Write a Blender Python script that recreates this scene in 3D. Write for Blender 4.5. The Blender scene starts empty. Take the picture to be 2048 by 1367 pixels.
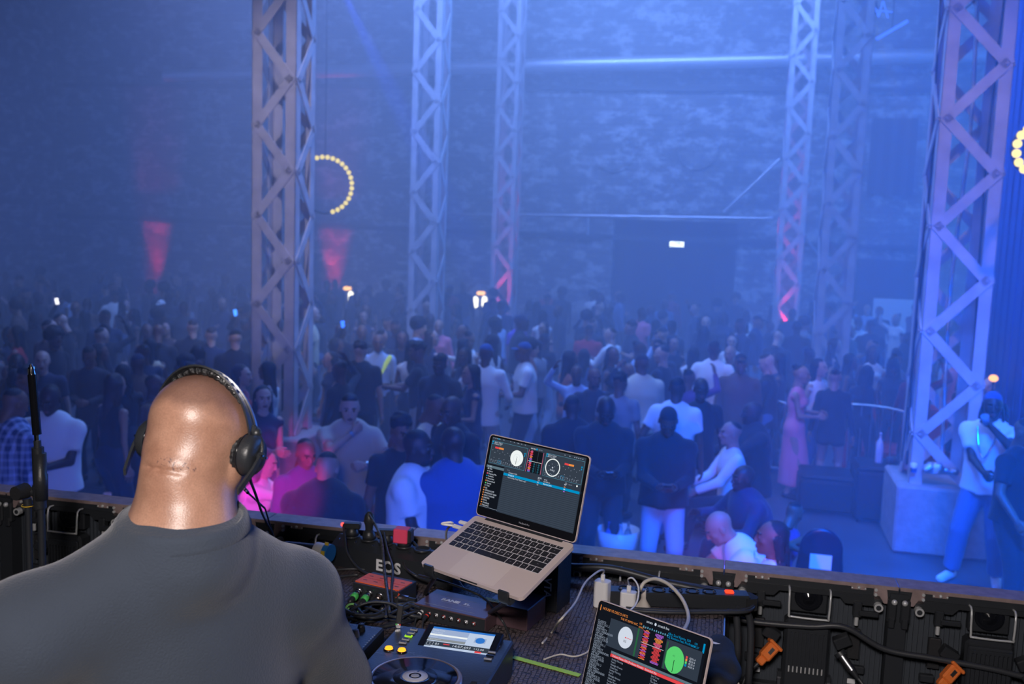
import bpy, bmesh, math, random
import numpy as np
from mathutils import Vector, Matrix, Quaternion
random.seed(7); RNG = np.random.RandomState(11)
S = bpy.context.scene
COL = S.collection
PI = math.pi
# ------------------------------------------------------------------ camera
CAM_Z = 3.4; F = 2000.0
_p = math.radians(6.94); _r = math.radians(2.0)
_f = Vector((0, math.cos(_p), -math.sin(_p)))
_r0 = Vector((1, 0, 0)); _u0 = Vector((0, math.sin(_p), math.cos(_p)))
CR = _r0*math.cos(_r) + _u0*math.sin(_r)
CU = _u0*math.cos(_r) - _r0*math.sin(_r)
CP = Vector((0, 0, CAM_Z))
cam = bpy.data.objects.new('camera', bpy.data.cameras.new('camera')); COL.objects.link(cam)
m = Matrix((CR, CU, -_f)).transposed().to_4x4(); m.translation = CP
cam.matrix_world = m
cam.data.sensor_width = 36; cam.data.lens = 36*F/2048
cam.data.clip_start = .05; cam.data.clip_end = 200
cam.data.dof.use_dof = True; cam.data.dof.focus_distance = 2.2; cam.data.dof.aperture_fstop = 5.0
S.camera = cam
def ray(px, py):
    return _f + CR*((px-1024)/F) - CU*((py-683.5)/F)
def P(px, py, Y):
    d = ray(px, py); return CP + d*(Y/d.y)
def Pz(px, py, z):
    d = ray(px, py); return CP + d*((z-CAM_Z)/d.z)
def proj(w):
    q = Vector(w)-CP; k = q.dot(_f)
    return 1024+F*q.dot(CR)/k, 683.5-F*q.dot(CU)/k
# room frame: u across (to the right), v away from the stage
TH = math.radians(12.5)
U = Vector((math.cos(TH), -math.sin(TH), 0)); V = Vector((math.sin(TH), math.cos(TH), 0))
def R(u, v, z=0): return U*u + V*v + Vector((0, 0, z))
def toR(w): return w.dot(U), w.dot(V)
ROOM = Matrix.Rotation(-TH, 4, 'Z')
# ------------------------------------------------------------------ world, exposure
w = bpy.data.worlds.new('world'); S.world = w; w.use_nodes = True
w.node_tree.nodes['Background'].inputs[0].default_value = (0.02, 0.03, 0.08, 1)
w.node_tree.nodes['Background'].inputs[1].default_value = 0.0
S.view_settings.view_transform = 'Standard'; S.view_settings.look = 'None'
S.view_settings.exposure = 0.0; S.view_settings.gamma = 1.0; S.view_settings.use_curve_mapping = False
C = S.cycles
C.use_denoising = True
try: C.denoiser = 'OPENIMAGEDENOISE'
except Exception: pass
C.max_bounces = 5; C.diffuse_bounces = 2; C.glossy_bounces = 2; C.transmission_bounces = 4
C.volume_bounces = 0; C.transparent_max_bounces = 8
C.sample_clamp_indirect = 4.0; C.sample_clamp_direct = 0
C.caustics_reflective = False; C.caustics_refractive = False
# ------------------------------------------------------------------ lights
def lamp(name, kind, loc, color, power, aim=None, size=.3, angle=60, blend=.5, sx=None, sy=None, spread=None):
    L = bpy.data.lights.new(name, kind); L.color = color; L.energy = power
    if kind == 'AREA':
        L.shape = 'RECTANGLE'; L.size = sx or size; L.size_y = sy or size
        if spread: L.spread = math.radians(spread)
    else: L.shadow_soft_size = size
    if kind == 'SPOT': L.spot_size = math.radians(angle); L.spot_blend = blend
    o = bpy.data.objects.new(name, L); COL.objects.link(o); o.location = loc
    if aim is not None:
        o.rotation_euler = (Vector(aim)-Vector(loc)).to_track_quat('-Z', 'Y').to_euler()
    return o
HAZE_NEAR = 0.024; HAZE_FAR = 0.064
# hall washes hung under the roof
lamp('hall_wash', 'AREA', R(-2.6, 15, 10.8), (.11, .31, 1.0), 1300, R(-2.2, 17, 0), sx=5, sy=8, spread=150)
lamp('hall_wash', 'AREA', R(2.6, 19, 10.8), (.10, .25, 1.0), 120, R(1.5, 20, 0), sx=4, sy=5, spread=150)
lamp('hall_wash', 'AREA', R(-6.5, 16, 10.8), (.20, .33, 1.0), 1080, R(-7, 18, 0), sx=5, sy=8, spread=150)
lamp('wall_wash', 'AREA', R(-1.5, 21.5, 10.5), (.18, .34, 1.0), 720, R(0, 26.4, 4.5), sx=8, sy=1.5, spread=120)
# stage-front blue wash over the dance floor, and an added neutral fill paling the columns
lamp('stage_wash', 'AREA', R(2.0, 3.5, 7.2), (.0, .11, 1.0), 620, R(2.6, 8.8, 0), sx=4, sy=1, spread=66)
lamp('front_fill', 'AREA', R(-2.0, 5.5, 10.6), (.9, .80, 1.0), 40, R(-1, 13, 5.5), sx=3, sy=1, spread=80)
# photographer's flash, bounced a little above and left of the lens
lamp('flash', 'AREA', (-.25, -.35, 3.95), (1.0, .90, .85), 63, (0, 3.0, 2.6), sx=.35, sy=.25)
# added pink spots standing in for the magenta spill of the LED front
lamp('pink_fill', 'SPOT', R(-1.9, 3.6, 2.3), (1.0, .02, .55), 1000, P(545, 985, 6.8), size=.05, angle=15, blend=.6)
lamp('pink_fill', 'SPOT', R(-.2, 3.6, 1.9), (1.0, .06, .50), 170, P(1500, 1060, 7.0), size=.05, angle=24, blend=.6)
# unseen fill spots, added to lighten the two nearest columns
lamp('column_fill', 'SPOT', R(-3.2, 4.2, 10.5), (.80, .76, 1.0), 2300, P(565, 330, 12.5), size=.2, angle=22, blend=.8)
lamp('column_fill', 'SPOT', R(2.5, 4.0, 10.5), (1.0, .72, .75), 1000, P(1900, 430, 10.3), size=.2, angle=26, blend=.8)
lamp('side_fill', 'AREA', R(12.7, 18, 4.6), (.05, .26, 1.0), 2200, R(0, 18.5, 4.0), sx=7, sy=6)  # both side fills are added to even out the haze brightness
lamp('side_fill', 'AREA', R(-19.6, 19, 4.6), (.14, .26, 1.0), 200, R(0, 19, 4.0), sx=7, sy=6)
# ------------------------------------------------------------------ materials
def nt(m): return m.node_tree.nodes, m.node_tree.links
def mat(name, col, rough=.5, metal=0, bump=0, bscale=40, var=0, vscale=6, spec=.5, emit=None, estr=1, coat=0, alpha=1, trans=0, sheen=0):
    m = bpy.data.materials.new(name); m.use_nodes = True
    N, L = nt(m); b = N['Principled BSDF']
    col = tuple(col)+(1,) if len(col) == 3 else col
    b.inputs['Base Color'].default_value = col; b.inputs['Roughness'].default_value = rough
    b.inputs['Metallic'].default_value = metal; b.inputs['Specular IOR Level'].default_value = spec
    b.inputs['Coat Weight'].default_value = coat; b.inputs['Alpha'].default_value = alpha
    b.inputs['Transmission Weight'].default_value = trans; b.inputs['Sheen Weight'].default_value = sheen
    if emit:
        b.inputs['Emission Color'].default_value = tuple(emit)+(1,); b.inputs['Emission Strength'].default_value = estr
    if bump or var:
        tc = N.new('ShaderNodeTexCoord')
    if bump:
        n = N.new('ShaderNodeTexNoise'); n.inputs['Scale'].default_value = bscale; n.inputs['Detail'].default_value = 4
        L.new(tc.outputs['Object'], n.inputs['Vector'])
        bp = N.new('ShaderNodeBump'); bp.inputs['Strength'].default_value = bump; bp.inputs['Distance'].default_value = .01
        L.new(n.outputs[0], bp.inputs['Height']); L.new(bp.outputs[0], b.inputs['Normal'])
    if var:
        n = N.new('ShaderNodeTexNoise'); n.inputs['Scale'].default_value = vscale; n.inputs['Detail'].default_value = 5
        L.new(tc.outputs['Object'], n.inputs['Vector'])
        r = N.new('ShaderNodeValToRGB')
        r.color_ramp.elements[0].position = .3; r.color_ramp.elements[1].position = .7
        r.color_ramp.elements[0].color = tuple(c*(1-var) for c in col[:3])+(1,)
        r.color_ramp.elements[1].color = tuple(min(1, c*(1+var)) for c in col[:3])+(1,)
        L.new(n.outputs[0], r.inputs[0]); L.new(r.outputs[0], b.inputs['Base Color'])
    return m
def emis(name, col, s):
    m = bpy.data.materials.new(name); m.use_nodes = True; N, L = nt(m)
    N.remove(N['Principled BSDF']); e = N.new('ShaderNodeEmission')
    e.inputs[0].default_value = tuple(col)+(1,); e.inputs[1].default_value = s
    L.new(e.outputs[0], N['Material Output'].inputs[0]); return m
M = {}
M['black_metal'] = mat('black_metal', (.028, .032, .040), .42, .1, bump=.05)
M['black_plastic'] = mat('black_plastic', (.024, .027, .033), .38, bump=.08, bscale=200)
M['black_gloss'] = mat('black_gloss', (.008, .009, .013), .14)
M['black_matte'] = mat('black_matte', (.015, .016, .02), .75, bump=.15, bscale=150)
M['cable'] = mat('cable_rubber', (.035, .038, .046), .42)
M['chrome'] = mat('chrome', (.75, .76, .8), .18, 1)
M['steel'] = mat('steel', (.45, .46, .5), .32, 1)
M['copper_alu'] = mat('bronze_tinted_aluminium', (.36, .27, .27), .38, .3, var=.2, vscale=30)
M['bolt_white'] = mat('zinc_bolt', (.62, .64, .66), .3, .3)
M['white_plastic'] = mat('white_plastic', (.80, .79, .80), .35)
M['cream_cable'] = mat('cream_cable', (.62, .58, .52), .5)
M['space_grey'] = mat('space_grey_aluminium', (.66, .55, .54), .45, .1)
M['key'] = mat('key_black', (.02, .02, .027), .5)
M['legend'] = mat('key_legend', (.62, .62, .68), .6)
M['white_ink'] = mat('white_ink', (.75, .76, .8), .6)
M['dim_ink'] = mat('grey_ink', (.30, .31, .36), .6)
M['orange'] = mat('orange_plastic', (.85, .20, .04), .45)
M['orange_tape'] = mat('orange_tape', (.93, .15, .05), .55)
M['green_ring'] = mat('green_plastic', (.08, .55, .12), .45)
M['pink_tape'] = mat('pink_tape', (.85, .07, .17), .55)
M['yellow_tape'] = mat('yellow_tape', (.75, .52, .04), .6)
M['lime_tape'] = mat('lime_tape', (.42, .72, .02), .5)
M['blue_tape'] = mat('blue_tape', (.02, .18, .55), .5)
M['red_plastic'] = mat('red_plastic', (.6, .03, .02), .4)
M['maroon_metal'] = mat('dark_maroon_metal', (.11, .065, .08), .38, .1)
M['led_amber'] = emis('amber_button_light', (1.0, .33, .02), 2.2)
M['led_green'] = emis('green_button_light', (.45, .9, .05), .8)
M['led_red'] = emis('red_switch_light', (1.0, .05, .02), 2.0)
# ------------------------------------------------------------------ mesh helpers
class MB:
    """collects shapes with a material slot each and links them as one mesh"""
    def __init__(s): s.v = []; s.f = []; s.mi = []; s.mats = []; s.sm = []
    def _m(s, m):
        if m not in s.mats: s.mats.append(m)
        return s.mats.index(m)
    def add(s, vs, fs, m=None, T=None, smooth=False):
        k = len(s.v)
        s.v += [tuple(T @ Vector(v)) for v in vs] if T is not None else [tuple(v) for v in vs]
        i = s._m(m)
        s.f += [tuple(k+j for j in f) for f in fs]; s.mi += [i]*len(fs); s.sm += [smooth]*len(fs)
        return s
    def box(s, c, d, m=None, T=None, bev=0):
        x, y, z = c; a, b, h = d[0]/2, d[1]/2, d[2]/2
        if bev and bev < min(a, b, h):
            vs = []; e = bev
            for sx in (-1, 1):
                for sy in (-1, 1):
                    for sz in (-1, 1):
                        vs += [(x+sx*a, y+sy*(b-e), z+sz*(h-e)), (x+sx*(a-e), y+sy*b, z+sz*(h-e)), (x+sx*(a-e), y+sy*(b-e), z+sz*h)]
            bm = bmesh.new()
            for v in vs: bm.verts.new(v)
            bmesh.ops.convex_hull(bm, input=bm.verts)
            bm.verts.index_update()
            fs = [tuple(v.index for v in f.verts) for f in bm.faces]; vv = [tuple(v.co) for v in bm.verts]; bm.free()
            return s.add(vv, fs, m, T)
        vs = [(x+i*a, y+j*b, z+k*h) for i in (-1, 1) for j in (-1, 1) for k in (-1, 1)]
        return s.add(vs, [(0, 1, 3, 2), (4, 6, 7, 5), (0, 4, 5, 1), (2, 3, 7, 6), (0, 2, 6, 4), (1, 5, 7, 3)], m, T)
    def cyl(s, a, b, r, m=None, n=16, r2=None, T=None, cap=True):
        a = Vector(a); b = Vector(b); r2 = r if r2 is None else r2
        d = (b-a).normalized(); x = d.orthogonal().normalized(); y = d.cross(x)
        vs = []
        for p, q in ((a, r), (b, r2)):
            for i in range(n):
                t = 2*PI*i/n; vs.append(p + x*(q*math.cos(t)) + y*(q*math.sin(t)))
        fs = [(i, (i+1) % n, n+(i+1) % n, n+i) for i in range(n)]
        s.add(vs, fs, m, T, smooth=n > 8)
        if cap: s.add(vs, [tuple(range(n-1, -1, -1)), tuple(range(n, 2*n))], m, T)
        return s
    def lathe(s, prof, m=None, n=32, T=None, smooth=True):
        vs = []; k = len(prof)
        for i in range(n):
            t = 2*PI*i/n
            for r, z in prof: vs.append((r*math.cos(t), r*math.sin(t), z))
        fs = []
        for i in range(n):
            j = (i+1) % n
            for q in range(k-1): fs.append((i*k+q, j*k+q, j*k+q+1, i*k+q+1))
        return s.add(vs, fs, m, T, smooth)
    def tube(s, pts, r, m=None, n=8, T=None, close=False):
        pts = [Vector(p) for p in pts]; vs = []; k = len(pts)
        d0 = (pts[1]-pts[0]).normalized(); x = d0.orthogonal().normalized()
        for i, p in enumerate(pts):
            if close: d = (pts[(i+1) % k]-pts[i-1]).normalized()
            else: d = (pts[min(i+1, k-1)]-pts[max(i-1, 0)]).normalized()
            x = (x-d*x.dot(d)).normalized(); y = d.cross(x)
            rr = r[i] if isinstance(r, (list, tuple)) else r
            for j in range(n):
                t = 2*PI*j/n; vs.append(p+x*(rr*math.cos(t))+y*(rr*math.sin(t)))
        fs = []
        for i in range(k if close else k-1):
            a = i*n; b = ((i+1) % k)*n
            for j in range(n): fs.append((a+j, a+(j+1) % n, b+(j+1) % n, b+j))
        s.add(vs, fs, m, T, True)
        if not close: s.add(vs, [tuple(range(n-1, -1, -1)), tuple(range((k-1)*n, k*n))], m, T)
        return s
    def prism(s, poly, z0, z1, m=None, T=None):
        n = len(poly); vs = [(x, y, z0) for x, y in poly]+[(x, y, z1) for x, y in poly]
        return s.add(vs, [tuple(range(n-1, -1, -1)), tuple(range(n, 2*n))]+[(i, (i+1) % n, n+(i+1) % n, n+i) for i in range(n)], m, T)
    def sphere(s, c, r, m=None, n=14, T=None, sc=(1, 1, 1)):
        vs = [(c[0], c[1], c[2]+r*sc[2])]; h = n//2
        for i in range(1, h):
            a = PI*i/h
            for j in range(n):
                t = 2*PI*j/n; vs.append((c[0]+r*sc[0]*math.sin(a)*math.cos(t), c[1]+r*sc[1]*math.sin(a)*math.sin(t), c[2]+r*sc[2]*math.cos(a)))
        vs.append((c[0], c[1], c[2]-r*sc[2])); e = len(vs)-1
        fs = [(0, 1+j, 1+(j+1) % n) for j in range(n)]
        for i in range(h-2):
            for j in range(n): fs.append((1+i*n+j, 1+(i+1)*n+j, 1+(i+1)*n+(j+1) % n, 1+i*n+(j+1) % n))
        fs += [(e, 1+(h-2)*n+(j+1) % n, 1+(h-2)*n+j) for j in range(n)]
        return s.add(vs, fs, m, T, True)
    def build(s, name, parent=None, T=None, loc=None):
        me = bpy.data.meshes.new(name); me.from_pydata(s.v, [], s.f)
        for m in s.mats: me.materials.append(m)
        me.polygons.foreach_set('material_index', s.mi); me.polygons.foreach_set('use_smooth', s.sm); me.update()
        o = bpy.data.objects.new(name, me); COL.objects.link(o)
        if parent is not None: o.parent = parent
        if T is not None: o.matrix_local = T
        if loc is not None: o.location = loc
        return o
def tag(o, label=None, cat=None, group=None, kind=None):
    if label: o['label'] = label
    if cat: o['category'] = cat
    if group: o['group'] = group
    if kind: o['kind'] = kind
    return o
def empty(name, T, label, cat, group=None):
    o = bpy.data.objects.new(name, None); COL.objects.link(o); o.empty_display_size = .05
    o.matrix_world = T if isinstance(T, Matrix) else Matrix.Translation(T)
    return tag(o, label, cat, group)
def Tm(loc, rz=0, rx=0, ry=0):
    return Matrix.Translation(loc) @ Matrix.Rotation(rz, 4, 'Z') @ Matrix.Rotation(rx, 4, 'X') @ Matrix.Rotation(ry, 4, 'Y')
def frame(o, x, y, z):
    m = Matrix((Vector(x), Vector(y), Vector(z))).transposed().to_4x4(); m.translation = o; return m
def catmull(pts, k=8, close=False):
    pts = [Vector(p) for p in pts]; n = len(pts); out = []
    rng = range(n) if close else range(n-1)
    for i in rng:
        if close: a, b, c, d = pts[i-1], pts[i], pts[(i+1) % n], pts[(i+2) % n]
        else: a, b, c, d = pts[max(i-1, 0)], pts[i], pts[i+1], pts[min(i+2, n-1)]
        for j in range(k):
            t = j/k
            out.append(.5*((2*b)+(c-a)*t+(2*a-5*b+4*c-d)*t*t+(3*b-a-3*c+d)*t**3))
    if not close: out.append(pts[-1])
    return out
def text_mesh(body, size, m, T, parent, name='lettering', bold=0, ax='CENTER', thick=.0003, sx=1):
    c = bpy.data.curves.new(name, 'FONT'); c.body = body; c.size = size; c.align_x = ax; c.align_y = 'CENTER'
    c.offset = bold; c.extrude = thick; c.resolution_u = 3
    o = bpy.data.objects.new(name, c); COL.objects.link(o)
    dg = bpy.context.evaluated_depsgraph_get()
    me = bpy.data.meshes.new_from_object(o.evaluated_get(dg))
    COL.objects.unlink(o); bpy.data.objects.remove(o)
    me.materials.clear(); me.materials.append(m); me.name = name
    q = bpy.data.objects.new(name, me); COL.objects.link(q)
    if parent is not None: q.parent = parent
    q.matrix_local = T @ Matrix.Diagonal((sx, 1, 1, 1)); return q
_glyph = {}
def text_into(mb, body, size, m, T, ax='LEFT', sx=1):
    """flat lettering added to a builder"""
    key = (body, ax)
    if key not in _glyph:
        c = bpy.data.curves.new('t', 'FONT'); c.body = body; c.size = 1; c.align_x = ax; c.align_y = 'CENTER'; c.resolution_u = 2
        o = bpy.data.objects.new('t', c); COL.objects.link(o)
        dg = bpy.context.evaluated_depsgraph_get()
        me = bpy.data.meshes.new_from_object(o.evaluated_get(dg))
        _glyph[key] = ([tuple(v.co) for v in me.vertices], [tuple(p.vertices) for p in me.polygons])
        COL.objects.unlink(o); bpy.data.objects.remove(o); bpy.data.curves.remove(c); bpy.data.meshes.remove(me)
    vs, fs = _glyph[key]
    mb.add([(x*size*sx, y*size, z) for x, y, z in vs], fs, m, T)
# ------------------------------------------------------------------ hall shell
def brick_mat(name, c1, c2, cm, scale=1.0):
    m = bpy.data.materials.new(name); m.use_nodes = True; N, L = nt(m); b = N['Principled BSDF']
    tc = N.new('ShaderNodeTexCoord'); mp = N.new('ShaderNodeMapping')
    mp.inputs['Rotation'].default_value = (PI/2, 0, 0)
    L.new(tc.outputs['Object'], mp.inputs[0])
    br = N.new('ShaderNodeTexBrick'); br.inputs['Color1'].default_value = c1+(1,); br.inputs['Color2'].default_value = c2+(1,)
    br.inputs['Mortar'].default_value = cm+(1,); br.inputs['Scale'].default_value = scale
    br.inputs['Brick Width'].default_value = .42; br.inputs['Row Height'].default_value = .13; br.inputs['Mortar Size'].default_value = .012
    L.new(mp.outputs[0], br.inputs[0])
    n = N.new('ShaderNodeTexNoise'); n.inputs['Scale'].default_value = 2.2; n.inputs['Detail'].default_value = 9; n.inputs['Roughness'].default_value = .7
    mp2 = N.new('ShaderNodeMapping'); mp2.inputs['Scale'].default_value = (1, 1, 1.8)
    L.new(tc.outputs['Object'], mp2.inputs[0]); L.new(mp2.outputs[0], n.inputs['Vector'])
    r = N.new('ShaderNodeValToRGB'); r.color_ramp.elements[0].position = .5; r.color_ramp.elements[1].position = .6
    L.new(n.outputs[0], r.inputs[0])
    mx = N.new('ShaderNodeMixRGB'); mx.inputs[2].default_value = (.62, .62, .62, 1)
    mf = N.new('ShaderNodeMath'); mf.operation = 'MULTIPLY'; mf.inputs[1].default_value = .75
    L.new(r.outputs[0], mf.inputs[0]); L.new(mf.outputs[0], mx.inputs[0]); L.new(br.outputs[0], mx.inputs[1])
    L.new(mx.outputs[0], b.inputs['Base Color']); b.inputs['Roughness'].default_value = .85
    bp = N.new('ShaderNodeBump'); bp.inputs['Strength'].default_value = .6; bp.inputs['Distance'].default_value = .03
    L.new(br.outputs[1], bp.inputs['Height']); bp.invert = True; L.new(bp.outputs[0], b.inputs['Normal'])
    return m
brick = brick_mat('painted_brick', (.13, .13, .14), (.22, .21, .21), (.10, .10, .10))
M['floor'] = mat('polished_concrete', (.09, .095, .11), .28, bump=.12, bscale=3, var=.3, vscale=1.2)
M['roof'] = mat('roof_deck', (.10, .12, .12), .8, var=.2, vscale=.7)
M['concrete'] = mat('rough_concrete', (.36, .35, .35), .85, bump=.5, bscale=25, var=.15, vscale=9)
M['lattice_steel'] = mat('painted_lattice_steel', (.55, .52, .55), .6, 0, bump=.2, bscale=30, var=.14, vscale=4)
M['galv'] = mat('galvanised_steel', (.62, .63, .66), .3, .9)
M['duct_steel'] = mat('dull_galvanised', (.7, .7, .74), .42, .6)
WV = 26.6
fl = MB(); fl.box((0, 13.5, -.1), (60, 34, .2), M['floor']); tag(fl.build('floor', T=ROOM), 'wide dark polished concrete hall floor', None, None, 'structure')
def wall(name, u0, u1, v, z0, z1, t=.4):
    b = MB(); b.box(((u0+u1)/2, v+t/2, (z0+z1)/2), (u1-u0, t, z1-z0), brick); return b
# back wall with a door recess
DU0, DU1 = None, None
def wall_uv(px, py, v=WV):
    d = ray(px, py); k = (v - CP.dot(V))/d.dot(V); q = CP+d*k; return q.dot(U), q.z
du0, _ = wall_uv(1222, 560); du1, dz1 = wall_uv(1476, 446)
wb = MB(); wb.box(((-30+du0)/2, WV+.2, 5.75), (du0+30, .4, 11.5), brick)
wb.box(((du1+13)/2, WV+.2, 5.75), (13-du1, .4, 11.5), brick)
wb.box(((du0+du1)/2, WV+.2, (dz1+11.5)/2), (du1-du0, .4, 11.5-dz1), brick)
tag(wb.build('wall_back', T=ROOM), kind='structure')
M['dark_paint'] = mat('dark_paint', (.05, .055, .065), .6, var=.1)
M['door_leaf'] = mat('dark_door_paint', (.028, .03, .036), .5)
rc = MB(); rc.box(((du0+du1)/2, WV+.75, dz1/2), (du1-du0+.2, .1, dz1), M['dark_paint'])
for u in (du0-.05, du1+.05): rc.box((u, WV+.58, dz1/2), (.1, .35, dz1), M['dark_paint'])
rc.box(((du0+du1)/2, WV+.58, dz1+.05), (du1-du0+.2, .35, .1), M['dark_paint'])
tag(rc.build('trim_1', T=ROOM), kind='structure')
a0, _ = wall_uv(1266, 560, WV+.7); a1, za = wall_uv(1434, 506, WV+.7)
dr = MB(); dr.box(((a0+a1)/2, WV+.67, za/2), (a1-a0, .06, za), M['door_leaf'])
dr.box(((a0+a1)/2, WV+.63, za/2), (.02, .02, za), M['black_matte'])
do = tag(dr.build('door_1', T=ROOM), kind='structure')
h = MB()
for s in (-1, 1): h.box(((a0+a1)/2+s*.1, WV+.6, 1.05), (.03, .05, .5), M['steel'])
h.build('door_handle', do)
b = MB(); b.box((13.2, 13.5, 5.75), (.4, 27, 11.5), brick); tag(b.build('wall_right', T=ROOM), kind='structure')
b = MB(); b.box((-20.2, 13.5, 5.75), (.4, 27, 11.5), brick); tag(b.build('wall_left', T=ROOM), kind='structure')
b = MB(); b.box((-3.5, 11.5, 11.6), (34, 31, .2), M['roof'])
for v in range(4, 27, 3): b.box((-3.5, v, 11.35), (33.5, .25, .3), M['roof'])
tag(b.build('ceiling', T=ROOM), kind='structure')
# dim side opening on the right of the back wall, a panel on it, and a bricked-up window
def wall_box(x0, y0, x1, y1, v, d, m, mb=None):
    u0, zt = wall_uv(x0, y0, v); u1, zb = wall_uv(x1, y1, v)
    mb = mb or MB(); mb.box(((u0+u1)/2, v+d/2, (zt+max(zb, 0))/2), (u1-u0, d, zt-max(zb, 0)), m); return mb
tag(wall_box(1716, 517, 1836, 680, WV-.12, .1, M['dark_paint']).build('door_2', T=ROOM), kind='structure')
wn = wall_box(1746, 236, 1824, 392, WV-.1, .08, M['dark_paint'])
for x in (1746, 1772, 1798, 1824): wall_box(x-1, 236, x+1, 392, WV-.13, .04, M['black_matte'], wn)
tag(wn.build('window_1', T=ROOM), kind='structure')
M['screen_white'] = mat('matte_white_screen', (.92, .93, .95), .8)
tag(wall_box(1748, 596, 1821, 690, WV-.5, .06, M['screen_white']).build('projection_screen', T=ROOM),
    'pale blank panel standing before the dark doorway at the far right of the back wall', 'screen')
# silver ribbed duct high on the back wall
def duct(name, x0, y0, x1, y1, v, r, m, label, cat, rib=0):
    u0, z0 = wall_uv(x0, y0, v); u1, z1 = wall_uv(x1, y1, v); mb = MB()
    n = max(2, int((u1-u0)/rib)) if rib else 12
    pts = []; rr = []
    for i in range(n*2+1):
        t = i/(n*2); pts.append((u0+(u1-u0)*t, v, z0+(z1-z0)*t)); rr.append(r*(1.0 if not rib or i % 2 else .93))
    mb.tube(pts, rr, m, 14); o = mb.build(name, T=ROOM); return tag(o, label, cat), mb
duct('ventilation_duct', 330, 150, 1990, 109, WV-.45, .19, M['duct_steel'], 'long silver ribbed air duct running high across the back wall', 'duct', .12)
duct('wall_pipe', 880, 427, 1546, 437, WV-.3, .045, M['galv'], 'thin silver pipe running across the back wall above the dark double door', 'pipe')
def bar3(name, p0, p1, r, m, label, cat):
    mb = MB(); mb.cyl(p0, p1, r, m, 10); return tag(mb.build(name), label, cat)
def wp(px, py, v=WV-.3):
    u, z = wall_uv(px, py, v); return R(u, v, z)
bar3('brace_tube', wp(1447, 425), wp(1560, 318), .04, M['galv'], 'silver tube slanting up to the right from the wall pipe', 'pipe')
bar3('brace_tube', wp(1600, 462), wp(1642, 515), .035, M['galv'], 'short silver tube slanting down between the two right rear columns', 'pipe')
bar3('drop_pipe', wp(1176, 435), wp(1176, 470), .035, M['galv'], 'short stub of pipe hanging below the wall pipe left of the door', 'pipe')
# dull pipe run just under the duct and the ledge lines of the brickwork
b = MB()
for z, d in ((3.05, .1), (6.9, .12)):
    b.box((-8, WV-.05, z), (40, d, .12), M['dark_paint'])
tag(b.build('trim_2', T=ROOM), kind='structure')
# two dark round blanked openings in the brick
for i, (x, y) in enumerate(((1228, 305), (1395, 300))):
    u, z = wall_uv(x, y); mb = MB()
    mb.cyl((u, WV-.03, z), (u, WV+.02, z), .5, brick, 40); mb.tube([(u+.5*math.cos(t*PI/20), WV-.04, z+.5*math.sin(t*PI/20)) for t in range(40)], .02, brick, 8, close=True)
    tag(mb.build('wall_vent', T=ROOM), ('left' if i == 0 else 'right')+'-hand round blanked vent in the brick above the wall pipe', 'vent')
# exit sign
u, z = wall_uv(1352, 487, WV-.05); mb = MB(); mb.box((0, 0, 0), (.42, .1, .22), M['black_plastic'], bev=.01)
ex = mb.build('exit_sign', T=ROOM @ Matrix.Translation((u, WV+.35, z))); tag(ex, 'small glowing white exit sign above the dark double door', 'sign')
mb = MB(); mb.box((0, -.055, 0), (.37, .02, .17), emis('exit_white', (.85, 1.0, .9), 5.0)); mb.build('lit_face', ex)
ar = MB(); ar.prism([(-.10, -.012), (.02, -.012), (.02, -.04), (.08, 0), (.02, .04), (.02, .012), (-.10, .012)], 0, .006, mat('exit_green', (.0, .35, .12), .5), Tm((.03, -.066, 0), 0, PI/2))
ar.build('arrow', ex)
# ------------------------------------------------------------------ lattice columns
def column(x, y, w, chord, label, zb=0, ztop=11.3):
    T = Matrix.Translation((x, y, 0)) @ Matrix.Rotation(-TH, 4, 'Z')
    root = empty('lattice_column', T, label, 'column', 'steel lattice columns')
    h = w/2-chord/2
    for sx, sy in ((-1, -1), (1, -1), (-1, 1), (1, 1)):
        b = MB(); t = .012
        # angle-section corner post
        b.box((sx*(w/2-chord/2), sy*(w/2-t/2), (zb+ztop)/2), (chord, t, ztop-zb), M['lattice_steel'])
        b.box((sx*(w/2-t/2), sy*(w/2-chord/2), (zb+ztop)/2), (t, chord, ztop-zb), M['lattice_steel'])
        b.build('corner_post', root)
    st = .55; n = int((ztop-zb)/st)
    for face in range(4):
        b = MB(); A = Matrix.Rotation(face*PI/2, 4, 'Z')
        for i in range(n):
            z0 = zb+i*st; flip = (i+(face % 2)) % 2
            x0, x1 = (-h, h) if flip else (h, -h)
            a = Vector((x0, -w/2-.008, z0)); c = Vector((x1, -w/2-.008, z0+st)); d = (c-a).normalized(); s_ = Vector((0, -1, 0)).cross(d)
            hw = .054; q = []
            for yy in (-.006, .006):
                for e in (a-d*.03, c+d*.03):
                    for k in (-hw, hw): q.append(e+s_*k+Vector((0, yy, 0)))
            b.add(q, [(0, 1, 3, 2), (4, 6, 7, 5), (0, 4, 5, 1), (2, 3, 7, 6), (0, 2, 6, 4), (1, 5, 7, 3)], M['lattice_steel'], A)
            for e in (a, ): b.cyl(e+Vector((0, -.012, 0)), e+Vector((0, -.022, 0)), .012, M['lattice_steel'], 6, T=A)
        b.build('lacing_bars', root)
    return root, T
def colpos(px, py, Y): q = P(px, py, Y); return q.x, q.y
c1 = column(*colpos(567, 440, 12.7), .58, .135, 'pale lattice column nearest the stage on the left, behind the headphones man', zb=.6)
c2 = column(*colpos(856, 440, 19.0), .56, .12, 'second lattice column of the left row, right of the yellow ring lamp')
c3 = column(*colpos(1012, 430, 24.4), .56, .115, 'faint rearmost lattice column of the left row, before the brick wall')
PEDX, PEDY = colpos(1914, 470, 10.75)
c4 = column(PEDX, PEDY, .655, .128, 'largest lattice column on the right, standing on the pale concrete block', zb=.74)
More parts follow.
